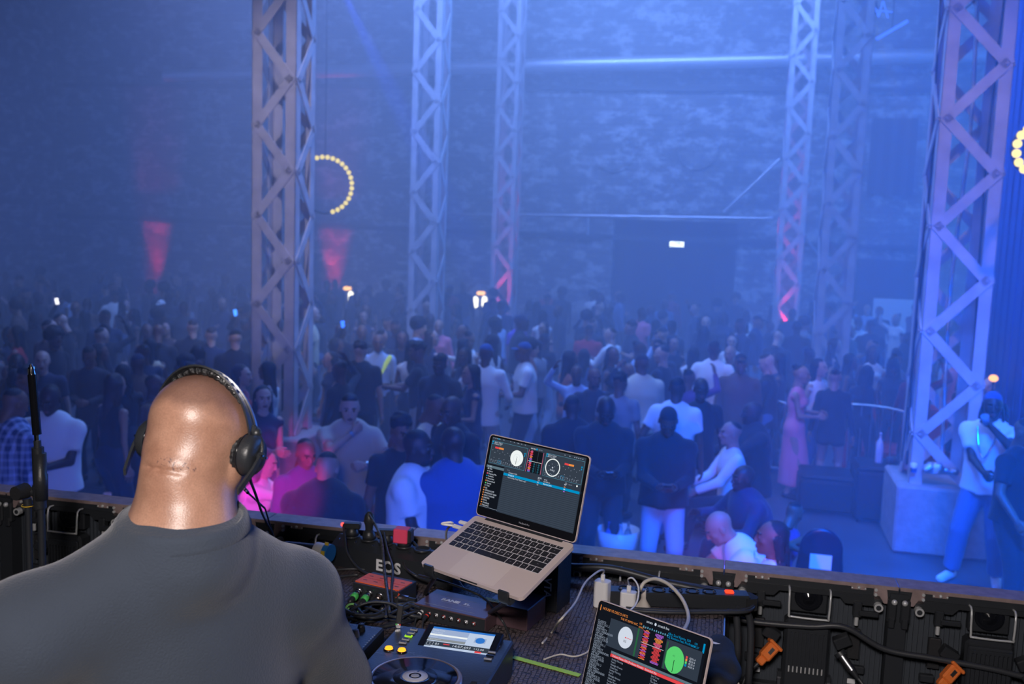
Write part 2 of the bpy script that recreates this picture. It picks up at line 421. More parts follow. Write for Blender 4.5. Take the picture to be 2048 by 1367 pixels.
c5 = column(*colpos(1678, 450, 17.2), .58, .125, 'middle lattice column of the right row, left of the dim bricked window')
c6 = column(*colpos(1583, 450, 22.6), .56, .115, 'faint rearmost lattice column of the right row, with a red glow at its foot')
# cables, rope light and tape on the big right column
T4 = c4[1]
mb = MB(); pts = catmull([T4 @ Vector((.02+.03*math.sin(z*1.7), .05, z)) for z in np.arange(1.0, 11, .9)], 4)
mb.tube(pts, .022, mat('sparkle_hose', (.65, .68, .75), .15, .7, bump=1.0, bscale=120), 8)
tag(mb.build('rope_light'), 'glittering silver rope hanging inside the largest right column', 'rope')
for i, (dx, dy, r) in enumerate(((.21, -.2, .011), (-.33, -.1, .012), (-.33, .05, .009))):
    mb = MB(); mb.tube(catmull([T4 @ Vector((dx+.03*math.sin(z*1.1+i*2), dy, z)) for z in np.arange(.9, 11, 1.1)], 5), r, M['cable'], 6)
    tag(mb.build('column_cable'), ['thin cable hanging inside the largest right column by its right post', 'thicker dark cable running down the left side of the largest right column', 'thin cable at the back left edge of the largest right column'][i], 'cable')
mb = MB(); mb.box((.24, -.315, 5.05), (.15, .012, .075), mat('white_tape', (.75, .76, .8), .5), Matrix.Identity(4)); mb.build('tape', None, T=T4)
tag(bpy.data.objects['tape'], 'strip of white tape on the right post of the largest right column', 'tape'); bpy.data.objects['tape'].name = 'tape_strip'
# slack strap knotted across the big column
mb = MB(); mb.tube([T4 @ Vector((-.24, -.33, 5.62)), T4 @ Vector((-.02, -.34, 5.82)), T4 @ Vector((.10, -.34, 5.93))], .007, M['cable'], 6)
mb.tube([T4 @ Vector((.06, -.345, 5.90)), T4 @ Vector((.17, -.345, 6.0))], .018, mat('strap_grip', (.5, .47, .5), .5), 8)
tag(mb.build('tie_strap'), 'short strap with a pale grip tied across the largest right column', 'strap')
# concrete pedestals
pd = MB(); pd.box((.05, .05, .37), (1.02, 1.0, .74), M['concrete'], bev=.025)
tag(pd.build('concrete_block', T=Matrix.Translation((PEDX, PEDY, 0)) @ Matrix.Rotation(-TH, 4, 'Z')), 'pale concrete block under the largest right column', 'block')
x, y = colpos(567, 440, 12.7); pd = MB(); pd.box((0, 0, .3), (.95, .95, .6), M['concrete'], bev=.025)
tag(pd.build('concrete_block', T=Matrix.Translation((x, y, 0)) @ Matrix.Rotation(-TH, 4, 'Z')), 'pale concrete block at the foot of the left front column', 'block')
# ------------------------------------------------------------------ ring lamps
M['bulb'] = emis('warm_bulb', (1.0, .80, .16), 1.5)
def ring_lamp(c, rad, n, label, tilt=0, ang0=0, ang1=2*PI):
    T = Matrix.Translation(c) @ Matrix.Rotation(-TH+tilt, 4, 'Z')
    root = empty('ring_lamp', T, label, 'lamp', 'yellow bulb rings')
    mb = MB(); mb.tube([(rad*math.cos(t*PI/24), 0, rad*math.sin(t*PI/24)) for t in range(48)], .02, M['black_metal'], 6, close=True); mb.build('hoop', root)
    mb = MB(); mb.cyl((0, 0, rad), (0, 0, 11.4-c[2]), .008, M['black_metal'], 6); mb.build('hanging_wire', root)
    for i in range(n):
        a = ang0+(ang1-ang0)*i/n; b = MB(); b.sphere((rad*math.cos(a), -.05, rad*math.sin(a)), .042, M['bulb'], 10); b.build('bulb', root)
ring_lamp(P(650, 370, 18.0), .49, 17, 'ring of yellow bulbs hanging behind the left front column', .2, -1.25, 2.05)
ring_lamp(P(2062, 300, 9.5), .21, 15, 'ring of yellow bulbs cut off by the right edge of the picture', .5)
# ------------------------------------------------------------------ red wall uplights
for i, (px, py, pw, lb) in enumerate(((298, 572, 260, 'red uplight at the wall far left, left of the near left column'), (657, 582, 300, 'red uplight at the wall just right of the near left column'),
                                  (1003, 612, 90, 'small red uplight at the foot of the rearmost left column'), (1572, 640, 170, 'red uplight at the foot of the rearmost right column'))):
    v = WV-.45 if i < 2 else 23.35-.3*(i == 3)
    d = ray(px, py); k = (v-CP.dot(V))/d.dot(V); q = CP+d*k; q.z = .22 if i < 2 else .9
    root = empty('uplight', Matrix.Translation(q), lb, 'light', 'red uplights')
    mb = MB(); mb.lathe([(.0, -.14), (.085, -.14), (.09, .0), (.075, .0), (.07, -.02), (0, -.02)], M['black_metal'], 16); mb.build('housing', root)
    mb = MB(); mb.lathe([(0, -.012), (.07, -.012), (.07, -.02)], emis('red_lens', (1, .03, .06), 6), 16); mb.build('lens', root)
    mb = MB(); mb.cyl((0, 0, -.14), (0, 0, -q.z+.02), .03, M['black_metal'], 10); mb.cyl((0, 0, -q.z+.03), (0, 0, -q.z), .2, M['black_metal'], 20); mb.build('stand', root)
    L = lamp('uplight_beam', 'SPOT', q+Vector((0, 0, .03)), (1.0, .015, .06), pw*7, q+V*.30+Vector((0, 0, 2)), size=.10, angle=(26, 26, 24, 24)[i], blend=1.0)
# lit bar signs at the back
def bar_light(px, py, v, label):
    q = CP+ray(px, py)*((v-CP.dot(V))/ray(px, py).dot(V))
    root = empty('bar_lamp', Matrix.Translation(q) @ Matrix.Rotation(-TH, 4, 'Z'), label, 'lamp', 'lit bar lamps')
    mb = MB(); mb.box((.02, 0, .21), (.22, .16, .10), emis('amber_sign', (1.0, .5, .12), 4), bev=.04); mb.build('amber_lamp', root)
    for s in (-1, 1):
        mb = MB(); mb.box((s*.12, 0, -.02+s*.01), (.14, .12, .30), emis('white_glow', (1.0, .97, .72), 5), bev=.05); mb.build('white_lamp', root)
    mb = MB(); mb.cyl((0, .1, .3), (0, .1, -q.z), .03, M['black_metal'], 8); mb.box((0, .1, -.2), (.5, .05, .06), M['black_metal']); mb.build('stand', root)
bar_light(693, 592, 25.2, 'glowing white and amber bar lamp behind the crowd by the left red glow')
bar_light(960, 602, 25.2, 'glowing white and amber bar lamp behind the crowd left of the rearmost column')
# blue stage curtain at the right edge
M['blue_cloth'] = mat('blue_drape', (.03, .12, .55), .7, bump=.3, bscale=12)
mb = MB(); vs = []; n = 90
p0 = P(1992, 470, 13.0); p1 = P(2160, 470, 10.2)
for i in range(n+1):
    t = i/n; q = p0.lerp(p1, t); off = V*(.07*math.sin(t*70)+.03*math.sin(t*151))
    for z in (.6, 4, 11.2): vs.append(Vector((q.x, q.y, z))+off)
mb.add(vs, [(3*i+j, 3*i+3+j, 3*i+4+j, 3*i+1+j) for i in range(n) for j in (0, 1)], M['blue_cloth'], smooth=True)
o = mb.build('stage_curtain'); sd = o.modifiers.new('thickness', 'SOLIDIFY'); sd.thickness = .012
tag(o, 'tall blue lit drape hanging at the right edge behind the big column', 'curtain')
lamp('curtain_wash', 'SPOT', R(6.0, 6.0, 9.8), (.01, .09, 1.0), 800, P(2060, 60, 11.5), size=.2, angle=34, blend=.6)
# visible blue and yellow beams in the haze from fixtures above the picture
def fixture(loc, aim, col, pw, angle, label):
    d = (Vector(aim)-Vector(loc)).normalized(); T = Matrix.Translation(loc) @ d.to_track_quat('-Z', 'Y').to_matrix().to_4x4()
    root = empty('moving_head', T, label, 'light')
    mb = MB(); mb.lathe([(0, .25), (.10, .24), (.13, .1), (.13, -.05), (.11, -.08), (.10, -.06), (0, -.06)], M['black_metal'], 20); mb.build('lamp_head', root)
    mb = MB(); mb.box((0, 0, .38), (.3, .2, .12), M['black_metal'], bev=.01)
    for s in (-1, 1): mb.box((s*.15, 0, .2), (.03, .1, .32), M['black_metal'])
    mb.build('yoke', root)
    lamp('beam', 'SPOT', Vector(loc)+d*.12, col, pw, aim, size=.02, angle=angle, blend=.35)
fixture(P(640, -110, 15.0), P(900, 420, 17.0), (.02, .07, 1.0), 7000, 8, 'blue beam light above the hall left of the second column')
fixture(P(1742, 20, 19.0), P(1815, 260, 18.5), (1.0, .75, .05), 500, 7, 'small yellow beam light high between the right columns')
# blue lit rigging bits top right
M['blue_glow'] = emis('blue_led', (.05, .16, 1.0), 2.0)
mb = MB(); mb.cyl(P(1753, 78, 18), P(1815, 42, 18), .03, M['blue_glow'], 8); q = P(1784, 60, 18); mb.cyl(q, (q.x, q.y, 11.3), .006, M['black_metal'], 6); tag(mb.build('led_batten'), 'short glowing blue LED batten high between the right columns', 'light')
mb = MB()
for a, c in (((1745, 0), (1757, 34)), ((1757, 34), (1766, 2)), ((1766, 2), (1776, 36)), ((1745, 20), (1785, 24))): mb.cyl(P(a[0], a[1], 18), P(c[0], c[1], 18), .013, M['blue_glow'], 6)
q = P(1766, 2, 18); mb.cyl(q, (q.x, q.y, 11.3), .006, M['black_metal'], 6); tag(mb.build('led_string'), 'tangle of blue light strings hanging high above the right columns', 'light')
# haze
for nm_, v0, v1, dn, lb in (('near_haze', 3.56, 11.0, HAZE_NEAR, 'thin blue stage haze over the near dance floor'), ('far_haze', 11.01, 26.44, HAZE_FAR, 'thicker blue haze filling the rear of the hall')):
    hz = MB(); hz.box((-3.5, (v0+v1)/2, 5.7), (33, v1-v0, 11.38), None)
    hm = bpy.data.materials.new('stage_haze'); hm.use_nodes = True; N, L = nt(hm); N.remove(N['Principled BSDF'])
    vsn = N.new('ShaderNodeVolumeScatter'); vsn.inputs['Color'].default_value = (.93, .95, 1, 1); vsn.inputs['Density'].default_value = dn; vsn.inputs['Anisotropy'].default_value = 0.0
    L.new(vsn.outputs[0], N['Material Output'].inputs['Volume']); hz.mats[0] = hm
    tag(hz.build(nm_, T=ROOM), lb, 'haze', kind='stuff')
# ------------------------------------------------------------------ figure modelling: smooth distance fields meshed as one surface
def A3(v): return np.array((v[0], v[1], v[2]), dtype=np.float64)
class Field:
    def __init__(s, lo, hi, h):
        s.h = h; s.lo = A3(lo); n = np.maximum(4, np.ceil((A3(hi)-s.lo)/h).astype(int)+1)
        s.n = n; s.F = np.full(tuple(n), .2, dtype=np.float32)
    def _win(s, lo, hi):
        a = np.clip(np.floor((lo-s.lo)/s.h).astype(int), 0, s.n-1); b = np.clip(np.ceil((hi-s.lo)/s.h).astype(int)+1, 1, s.n)
        if np.any(b <= a): return None, None
        ax = [s.lo[i]+s.h*np.arange(a[i], b[i]) for i in range(3)]
        return tuple(slice(a[i], b[i]) for i in range(3)), np.meshgrid(*ax, indexing='ij')
    def merge(s, w, d, k, sub=False):
        f = s.F[w]
        if sub: # smooth subtract
            d = -d; h = np.maximum(k-np.abs(f-d), 0)/max(k, 1e-6); s.F[w] = np.maximum(f, d)+h*h*k/4
        else:
            h = np.maximum(k-np.abs(f-d), 0)/max(k, 1e-6); s.F[w] = np.minimum(f, d)-h*h*k/4
    def cap(s, a, b, ra, rb, k=.03, flat=None, sub=False, cut=False):
        a = A3(a); b = A3(b); m = max(ra, rb)*(flat[1] if flat and flat[1] > 1 else 1)+k+3*s.h
        w, g = s._win(np.minimum(a, b)-m, np.maximum(a, b)+m)
        if w is None: return
        ab = b-a; L = max(ab.dot(ab), 1e-9)
        p = [g[i]-a[i] for i in range(3)]
        tu = (p[0]*ab[0]+p[1]*ab[1]+p[2]*ab[2])/L; t = np.clip(tu, 0, 1)
        q = [p[i]-t*ab[i] for i in range(3)]
        if flat:
            n = A3(flat[0]); n = n/np.linalg.norm(n); c = (q[0]*n[0]+q[1]*n[1]+q[2]*n[2])*(1/flat[1]-1)
            q = [q[i]+c*n[i] for i in range(3)]
        d = np.sqrt(q[0]**2+q[1]**2+q[2]**2)-(ra+(rb-ra)*t)
        if flat and flat[1] < 1: d = d*(.5+.5*flat[1])
        if cut: d = np.maximum(d, (tu-1)*math.sqrt(L))
        s.merge(w, d.astype(np.float32), k, sub)
    def ell(s, c, r, k=.02, B=None, sub=False):
        c = A3(c); r = A3(r); m = r.max()+k+3*s.h
        w, g = s._win(c-m, c+m)
        if w is None: return
        p = [g[i]-c[i] for i in range(3)]
        if B is not None:
            B = [A3(x) for x in B]; p = [p[0]*e[0]+p[1]*e[1]+p[2]*e[2] for e in B]
        k0 = np.sqrt((p[0]/r[0])**2+(p[1]/r[1])**2+(p[2]/r[2])**2)+1e-6
        k1 = np.sqrt((p[0]/r[0]**2)**2+(p[1]/r[1]**2)**2+(p[2]/r[2]**2)**2)+1e-6
        s.merge(w, (k0*(k0-1)/k1).astype(np.float32), k, sub)
    def plane(s, c, n, k=.005):
        """keep the side the normal points away from"""
        g = np.meshgrid(*[s.lo[i]+s.h*np.arange(s.n[i]) for i in range(3)], indexing='ij'); c = A3(c); n = A3(n)/np.linalg.norm(A3(n))
        d = sum((g[i]-c[i])*n[i] for i in range(3)).astype(np.float32); s.F = np.maximum(s.F, d)
    def noise(s, amp, sc, seed=0, stretch=(1, 1, 1)):
        g = np.meshgrid(*[s.lo[i]+s.h*np.arange(s.n[i]) for i in range(3)], indexing='ij')
        r = np.random.RandomState(seed); out = 0
        for i in range(5):
            d = r.normal(size=3); d /= np.linalg.norm(d); d = d*np.array(stretch)
            ph = r.uniform(0, 6); f = sc*r.uniform(.6, 1.6)
            w2 = r.normal(size=3); w2 /= np.linalg.norm(w2)
            out = out + np.sin(f*(g[0]*d[0]+g[1]*d[1]+g[2]*d[2])+ph+1.3*np.sin(.7*sc*(g[0]*w2[0]+g[1]*w2[1]+g[2]*w2[2])+ph*2))
        s.F = s.F + (amp*out/3).astype(np.float32)
    def mesh(s):
        F = s.F; n = F.shape; F = F.copy()
        F[0] = F[-1] = .1; F[:, 0] = F[:, -1] = .1; F[:, :, 0] = F[:, :, -1] = .1
        ins = F < 0
        c = np.zeros(tuple(x-1 for x in n), dtype=np.int8)
        for i in (0, 1):
            for j in (0, 1):
                for k in (0, 1): c += ins[i:n[0]-1+i, j:n[1]-1+j, k:n[2]-1+k]
        act = np.argwhere((c > 0) & (c < 8))
        if len(act) == 0: return np.zeros((0, 3)), []
        idx = np.full(c.shape, -1, dtype=np.int64); idx[tuple(act.T)] = np.arange(len(act))
        acc = np.zeros((len(act), 3)); cnt = np.zeros(len(act))
        cor = [(i, j, k) for i in (0, 1) for j in (0, 1) for k in (0, 1)]
        val = {q: F[act[:, 0]+q[0], act[:, 1]+q[1], act[:, 2]+q[2]] for q in cor}
        for q in cor:
            for ax in range(3):
                if q[ax] == 0:
                    r = list(q); r[ax] = 1; r = tuple(r); a = val[q]; b = val[r]; mk = (a < 0) != (b < 0)
                    t = np.where(mk, a/(a-b+1e-12), 0)
                    pos = np.array(q, dtype=float)[None, :].repeat(len(act), 0); pos[:, ax] = t
                    acc += pos*mk[:, None]; cnt += mk
        v = (act+acc/cnt[:, None])*s.h+s.lo
        faces = []
        for ax in range(3):
            sl0 = [slice(1, -1)]*3; sl0[ax] = slice(0, -1); sl1 = list(sl0); sl1[ax] = slice(1, None)
            a = ins[tuple(sl0)]; b = ins[tuple(sl1)]
            e = np.argwhere(a != b); off = np.ones(3, int); off[ax] = 0; e = e+off
            fl_ = ins[e[:, 0], e[:, 1], e[:, 2]]
            u, w = [(1, 2), (2, 0), (0, 1)][ax]
            def id_(du, dw):
                p = e.copy(); p[:, u] -= du; p[:, w] -= dw; return idx[p[:, 0], p[:, 1], p[:, 2]]
            q = np.stack([id_(1, 1), id_(0, 1), id_(0, 0), id_(1, 0)], 1)
            q[~fl_] = q[~fl_][:, ::-1]; faces.append(q)
        f = np.concatenate(faces)
        return v, f[(f >= 0).all(1)]
def np_mesh(name, parts, mats):
    """parts: (verts, quads, material index per face or int)"""
    V_ = []; F_ = []; MI = []; k = 0
    for v, f, mi in parts:
        V_.append(v); F_.append(np.asarray(f)+k); MI.append(np.full(len(f), mi) if np.isscalar(mi) else mi); k += len(v)
    v = np.concatenate(V_); f = np.concatenate(F_); mi = np.concatenate(MI)
    me = bpy.data.meshes.new(name); me.vertices.add(len(v)); me.vertices.foreach_set('co', v.astype(np.float32).ravel())
    me.loops.add(f.size); me.loops.foreach_set('vertex_index', f.ravel().astype(np.int32))
    me.polygons.add(len(f)); me.polygons.foreach_set('loop_start', np.arange(0, f.size, f.shape[1], dtype=np.int32))
    me.polygons.foreach_set('material_index', mi.astype(np.int32)); me.polygons.foreach_set('use_smooth', np.ones(len(f), bool))
    for m in mats: me.materials.append(m)
    me.update(calc_edges=True); return me
# materials for people
SK = {'deep': (.045, .022, .014), 'dark': (.10, .048, .030), 'brown': (.19, .095, .06), 'tan': (.36, .21, .15), 'light': (.52, .34, .27)}
SKM = {k: mat('skin_'+k, c, .48, spec=.45) for k, c in SK.items()}
M['eye_white'] = mat('eye_white', (.3, .28, .27), .4); M['eye_dark'] = mat('eye_dark', (.01, .008, .008), .2)
M['lip'] = mat('lips', (.16, .06, .055), .45); M['brow'] = mat('eyebrow_hair', (.012, .01, .01), .8)
CLC = {'black': (.012, .013, .017), 'charcoal': (.035, .037, .045), 'navy': (.02, .03, .075), 'white': (.78, .78, .78), 'cream': (.72, .62, .42), 'grey': (.25, .25, .27),
       'pale blue': (.38, .5, .72), 'denim': (.10, .17, .33), 'light denim': (.38, .47, .62), 'beige': (.55, .46, .38), 'red': (.42, .03, .035), 'rust': (.38, .13, .05),
       'purple': (.12, .05, .2), 'pink': (.7, .22, .3), 'blue': (.03, .085, .27), 'brown': (.12, .07, .045), 'burgundy': (.16, .02, .04), 'olive': (.12, .12, .06), 'yellow': (.75, .6, .05)}
CLM = {k: mat(k.replace(' ', '_')+'_cloth', c, .85, bump=.25, bscale=60, sheen=.1) for k, c in CLC.items()}
HRM = {'black': mat('black_hair', (.008, .007, .008), .6, bump=.8, bscale=90), 'brown': mat('brown_hair', (.035, .018, .01), .55, bump=.6, bscale=90), 'blond': mat('blond_hair', (.3, .2, .09), .5, bump=.6, bscale=90)}
# ---- head: origin at its centre, face toward -Y, 0.235 m tall
def head_field(h=.0065, jaw=1.0, wide=1.0):
    f = Field((-.12, -.14, -.17), (.12, .14, .145), h); W = wide
    f.ell((0, .018, .035), (.076*W, .095, .087), .01)
    f.ell((0, -.012, -.005), (.066*W, .082, .095), .03)
    f.ell((0, -.035, -.065), (.050*W*jaw, .052, .05), .03)
    f.ell((0, -.068, -.098), (.022*jaw, .020, .018), .02)          # chin
    for s in (-1, 1):
        f.ell((s*.043*W, -.055, -.018), (.022, .022, .018), .02)    # cheekbone
        f.ell((s*.032, -.096, .012), (.017, .016, .012), .012, sub=True)  # socket
        f.ell((s*.031, -.078, .010), (.0135, .0125, .012), .002)      # eyeball
        f.cap((s*.015, -.093, .031), (s*.045, -.082, .030), .007, .006, .01)  # brow ridge
        f.ell((s*.078*W, .012, -.002), (.009, .020, .033), .006, [(1, s*.3, 0), (-s*.3, 1, .15), (0, -.15, 1)])  # ear
        f.ell((s*.086*W, .004, .002), (.004, .010, .018), .004, sub=True)
        f.ell((s*.012, -.098, -.032), (.009, .010, .008), .006)      # nostril
    f.cap((0, -.088, .018), (0, -.108, -.028), .008, .0115, .008)    # nose
    f.ell((0, -.091, -.058), (.024, .012, .0065), .006); f.ell((0, -.089, -.070), (.020, .012, .0075), .006)  # lips
    f.ell((0, -.103, -.0635), (.022, .006, .0018), .003, sub=True)
    f.cap((0, .03, -.05), (0, .045, -.16), .052, .056, .03)          # neck
    return f
def head_parts(h=.0065, **k):
    v, q = head_field(h, **k).mesh(); c = v[q].mean(1); mi = np.zeros(len(q), int)
    for s in (-1, 1):
        d = np.sqrt(((c[:, 0]-s*.031)/.016)**2+((c[:, 2]-.010)/.0085)**2); front = c[:, 1] < -.07
        mi[(d < .8) & front] = 1; d2 = np.hypot(c[:, 0]-s*.031, c[:, 2]-.010); mi[(d2 < .0075) & front] = 2
        mi[(np.abs(c[:, 0]-s*.031) < .018) & (np.abs(c[:, 2]-.033+.12*np.abs(c[:, 0]-s*.031)) < .0045) & front] = 4
    mi[(((c[:, 0]/.024)**2+((c[:, 2]+.0635)/.014)**2) < 1) & (c[:, 1] < -.085)] = 3
    return v, q, mi
HEAD_LO = head_parts(.011); HEAD_HI = head_parts(.0062)
# ---- hand: wrist at origin, fingers along +X, palm facing -Z, thumb toward +Y
def hand_field(kind, h=.0042):
    f = Field((-.04, -.075, -.12), (.22, .10, .06), h)
    f.cap((-.03, 0, 0), (.02, 0, 0), .024, .025, .02, ((0, 0, 1), .75))
    f.cap((.02, .022, 0), (.082, .030, 0), .017, .014, .012, ((0, 0, 1), .85)); f.cap((.02, 0, 0), (.088, .009, .002), .017, .014, .012, ((0, 0, 1), .85))
    f.cap((.02, -.012, 0), (.085, -.012, 0), .016, .013, .012, ((0, 0, 1), .85)); f.cap((.02, -.022, 0), (.076, -.031, -.002), .015, .012, .012, ((0, 0, 1), .85))
    curl = {'relax': (.25, .35, .25), 'grip': (.95, 1.2, .8), 'point': (.1, .05, .05), 'open': (.05, .08, .05)}[kind]
    for i, (y, x0, L, r) in enumerate(((.031, .084, .070, .0088), (.010, .090, .078, .009), (-.012, .086, .072, .0086), (-.032, .076, .056, .0076))):
        p = Vector((x0, y, 0)); a = 0; sp = (y*1.6 if kind in ('open', 'relax') else y*.2)
        cu = curl if not (kind == 'point' and i > 0) else (1.2, 1.5, .9)
        for j, (fr, cc) in enumerate(zip((.45, .30, .25), cu)):
            a += cc*(1+.12*i); q = p+Vector((math.cos(a), sp*math.cos(a), -math.sin(a)))*L*fr
            f.cap(p, q, r-.0008*j, r-.0008*(j+1), .003); p = q
    t0 = Vector((.018, .022, -.006))
    if kind == 'grip': ts = [(.045, .045, -.030), (.068, .036, -.052), (.085, .018, -.058)]
    elif kind == 'open': ts = [(.040, .055, -.008), (.062, .078, -.012), (.080, .095, -.014)]
    else: ts = [(.045, .047, -.018), (.070, .055, -.030), (.093, .057, -.036)]
    rr = (.015, .0115, .010, .0085); p = t0
    for i, q in enumerate(ts): f.cap(p, q, rr[i], rr[i+1], .006); p = Vector(q)
    return f
HANDS = {k: hand_field(k).mesh() for k in ('relax', 'grip', 'point', 'open')}
HANDS_LO = {k: hand_field(k, .0075).mesh() for k in ('relax', 'grip')}
def xf(v, Mx):
    Mn = np.array(Mx); return v @ Mn[:3, :3].T + Mn[:3, 3]
def ik(a, b, l1, l2, hint):
    a = Vector(a); b = Vector(b); d = b-a; L = min(d.length, (l1+l2)*.995); d = d.normalized(); b = a+d*L
    x = (l1*l1-l2*l2+L*L)/(2*L); hh = math.sqrt(max(l1*l1-x*x, 0)); hint = Vector(hint); hint = hint-d*hint.dot(d)
    hint = hint.normalized() if hint.length > 1e-6 else d.orthogonal().normalized()
    return a+d*x+hint*hh, b
class Fig:
    """a posed figure. local frame: faces -Y, z up, feet at z=0. all numbers for a 1.75 m adult; scaled when placed"""
    def __init__(s, **o):
        g = o.get; s.o = o; b = s.build = g('build', 1.0); fem = s.fem = g('fem', False)
        s.pel = Vector(g('pelvis', (0, 0, .93))); lean = Vector(g('lean', (0, -.03, 1))).normalized()
        tw = g('twist', 0); side = Vector((math.cos(tw), math.sin(tw), 0)); side = (side-lean*side.dot(lean)).normalized()
        s.fw = lean.cross(side)*-1 if False else side.cross(lean)*-1
        s.up = lean; s.rt = side                      # rt = figure's left-hand side is +x
        s.fwd = lean.cross(side); s.fwd = -s.fwd if s.fwd.y > 0 and abs(tw) < 1.5 else s.fwd
        s.waist = s.pel+lean*.16; s.chest = s.pel+lean*.36; s.neck = s.pel+lean*.55
        sw = s.sw = (.165 if fem else .19)*(b*.6+.4)
        s.sh = {k: s.pel+lean*.475+side*(k*sw) for k in (-1, 1)}
        hd = Vector(g('head_dir', (0, -.12, 1))).normalized()
        s.headc = s.neck+hd*.168+s.fwd*.012
        hy, hp, hr = g('head_yaw', 0), g('head_pitch', 0), g('head_roll', 0)
        s.HT = Matrix.Translation(s.headc) @ Matrix.Rotation(hy+tw, 4, 'Z') @ Matrix.Rotation(hp, 4, 'X') @ Matrix.Rotation(hr, 4, 'Y') @ Matrix.Scale(1.05, 4)
        s.wr = {}; s.el = {}; s.hand = {}
        for k, nm in ((-1, 'r'), (1, 'l')):
            t = Vector(g('hand_'+nm, (k*.30, -.05, .80))); hint = g('elbow_'+nm, (k*.5, .6, -.4))
            s.el[k], s.wr[k] = ik(s.sh[k], t, .29, .26, hint)
            s.hand[k] = (g('grip_'+nm, 'relax'), g('palm_'+nm, None), g('fdir_'+nm, None))
        s.hip = {k: s.pel+Vector((k*.088*math.cos(tw), k*.088*math.sin(tw), -.02)) for k in (-1, 1)}; s.kn = {}; s.an = {}
        for k, nm in ((-1, 'r'), (1, 'l')):
            t = Vector(g('foot_'+nm, (k*.12, .02, .08))); s.kn[k], s.an[k] = ik(s.hip[k], t, .44, .42, g('knee_'+nm, (k*.12, -1, 0)))
        s.toe = {k: s.an[k]+Vector(g('toe_'+('r' if k < 0 else 'l'), (k*.04, -.16, -.045))) for k in (-1, 1)}
    def bounds(s, pad=.2):
        ps = [s.pel, s.neck, s.headc]+[d[k] for d in (s.sh, s.el, s.wr, s.hip, s.kn, s.an, s.toe) for k in (-1, 1)]
        return Vector([min(p[i] for p in ps)-pad for i in range(3)]), Vector([max(p[i] for p in ps)+pad for i in range(3)])
    def torso(s, f, g=0, k=.05, top=False):
        b = s.build; fw = (s.fwd, .70 if not s.fem else .74)
        if not top:
            f.cap(s.pel-s.rt*.055, s.pel+s.rt*.055, .115*b+g, .115*b+g, k, (s.fwd, .85))
            f.cap(s.pel, s.waist, .15*b*(.86 if s.fem else 1)+g, (.115 if s.fem else .142)*b+g, k, fw)
        f.cap(s.waist, s.chest, (.115 if s.fem else .142)*b+g, (.142 if s.fem else .168)*b+g, k, fw)
        f.cap(s.chest, s.chest+s.up*.08, (.142 if s.fem else .168)*b+g, .12*b+g, k, fw)
        f.cap(s.sh[-1]-s.up*.03, s.sh[1]-s.up*.03, .052+g*.6, .052+g*.6, .04)
        f.cap(s.sh[-1]*.3+s.neck*.7-s.up*.02, s.sh[1]*.3+s.neck*.7-s.up*.02, .042+g*.4, .042+g*.4, .05)
        if s.fem:
            for q in (-1, 1): f.ell(s.chest+s.rt*(q*.062)+s.fwd*.085, (.055+g, .055+g, .055+g), .03)
        if s.o.get('belly'): f.ell(s.waist+s.fwd*.06, (.14*b+g, .13+g, .13+g), .05)
    def arms(s, f, g=0, upto=1.0, k=.03, cut=False):
        b = .8+.2*s.build if not s.fem else .82
        for q in (-1, 1):
            t = min(upto, 1)
            f.cap(s.sh[q], s.el[q]*t+s.sh[q]*(1-t), .051*b+g, (.051+(.039-.051)*t)*b+g*(1.25 if cut and upto <= 1 else 1), k, cut=cut and upto <= 1)
            if upto > 1:
                t = min(upto-1, 1); f.cap(s.el[q], s.wr[q]*t+s.el[q]*(1-t), .040*b+g, (.040+(.026-.040)*t)*b+g, .01, cut=cut)
    def legs(s, f, g=0, upto=2.0, k=.03, cut=False):
        b = .75+.25*s.build
        for q in (-1, 1):
            t = min(upto, 1); f.cap(s.hip[q], s.kn[q]*t+s.hip[q]*(1-t), .088*b+g, (.088+(.056-.088)*t)*b+g, k, cut=cut and upto <= 1)
            if upto > 1:
                t = min(upto-1, 1); c = s.kn[q]; a = s.an[q]; fl = g*1.25 if cut else g
                f.cap(c, c.lerp(a, t), .055*b+g, (.055+(.037-.055)*t)*b+fl, .008, cut=cut)
                if not cut: f.cap(c.lerp(a, .15)+Vector((0, .012, 0)), c.lerp(a, .45)+Vector((0, .012, 0)), .042*b, .040*b, .02)
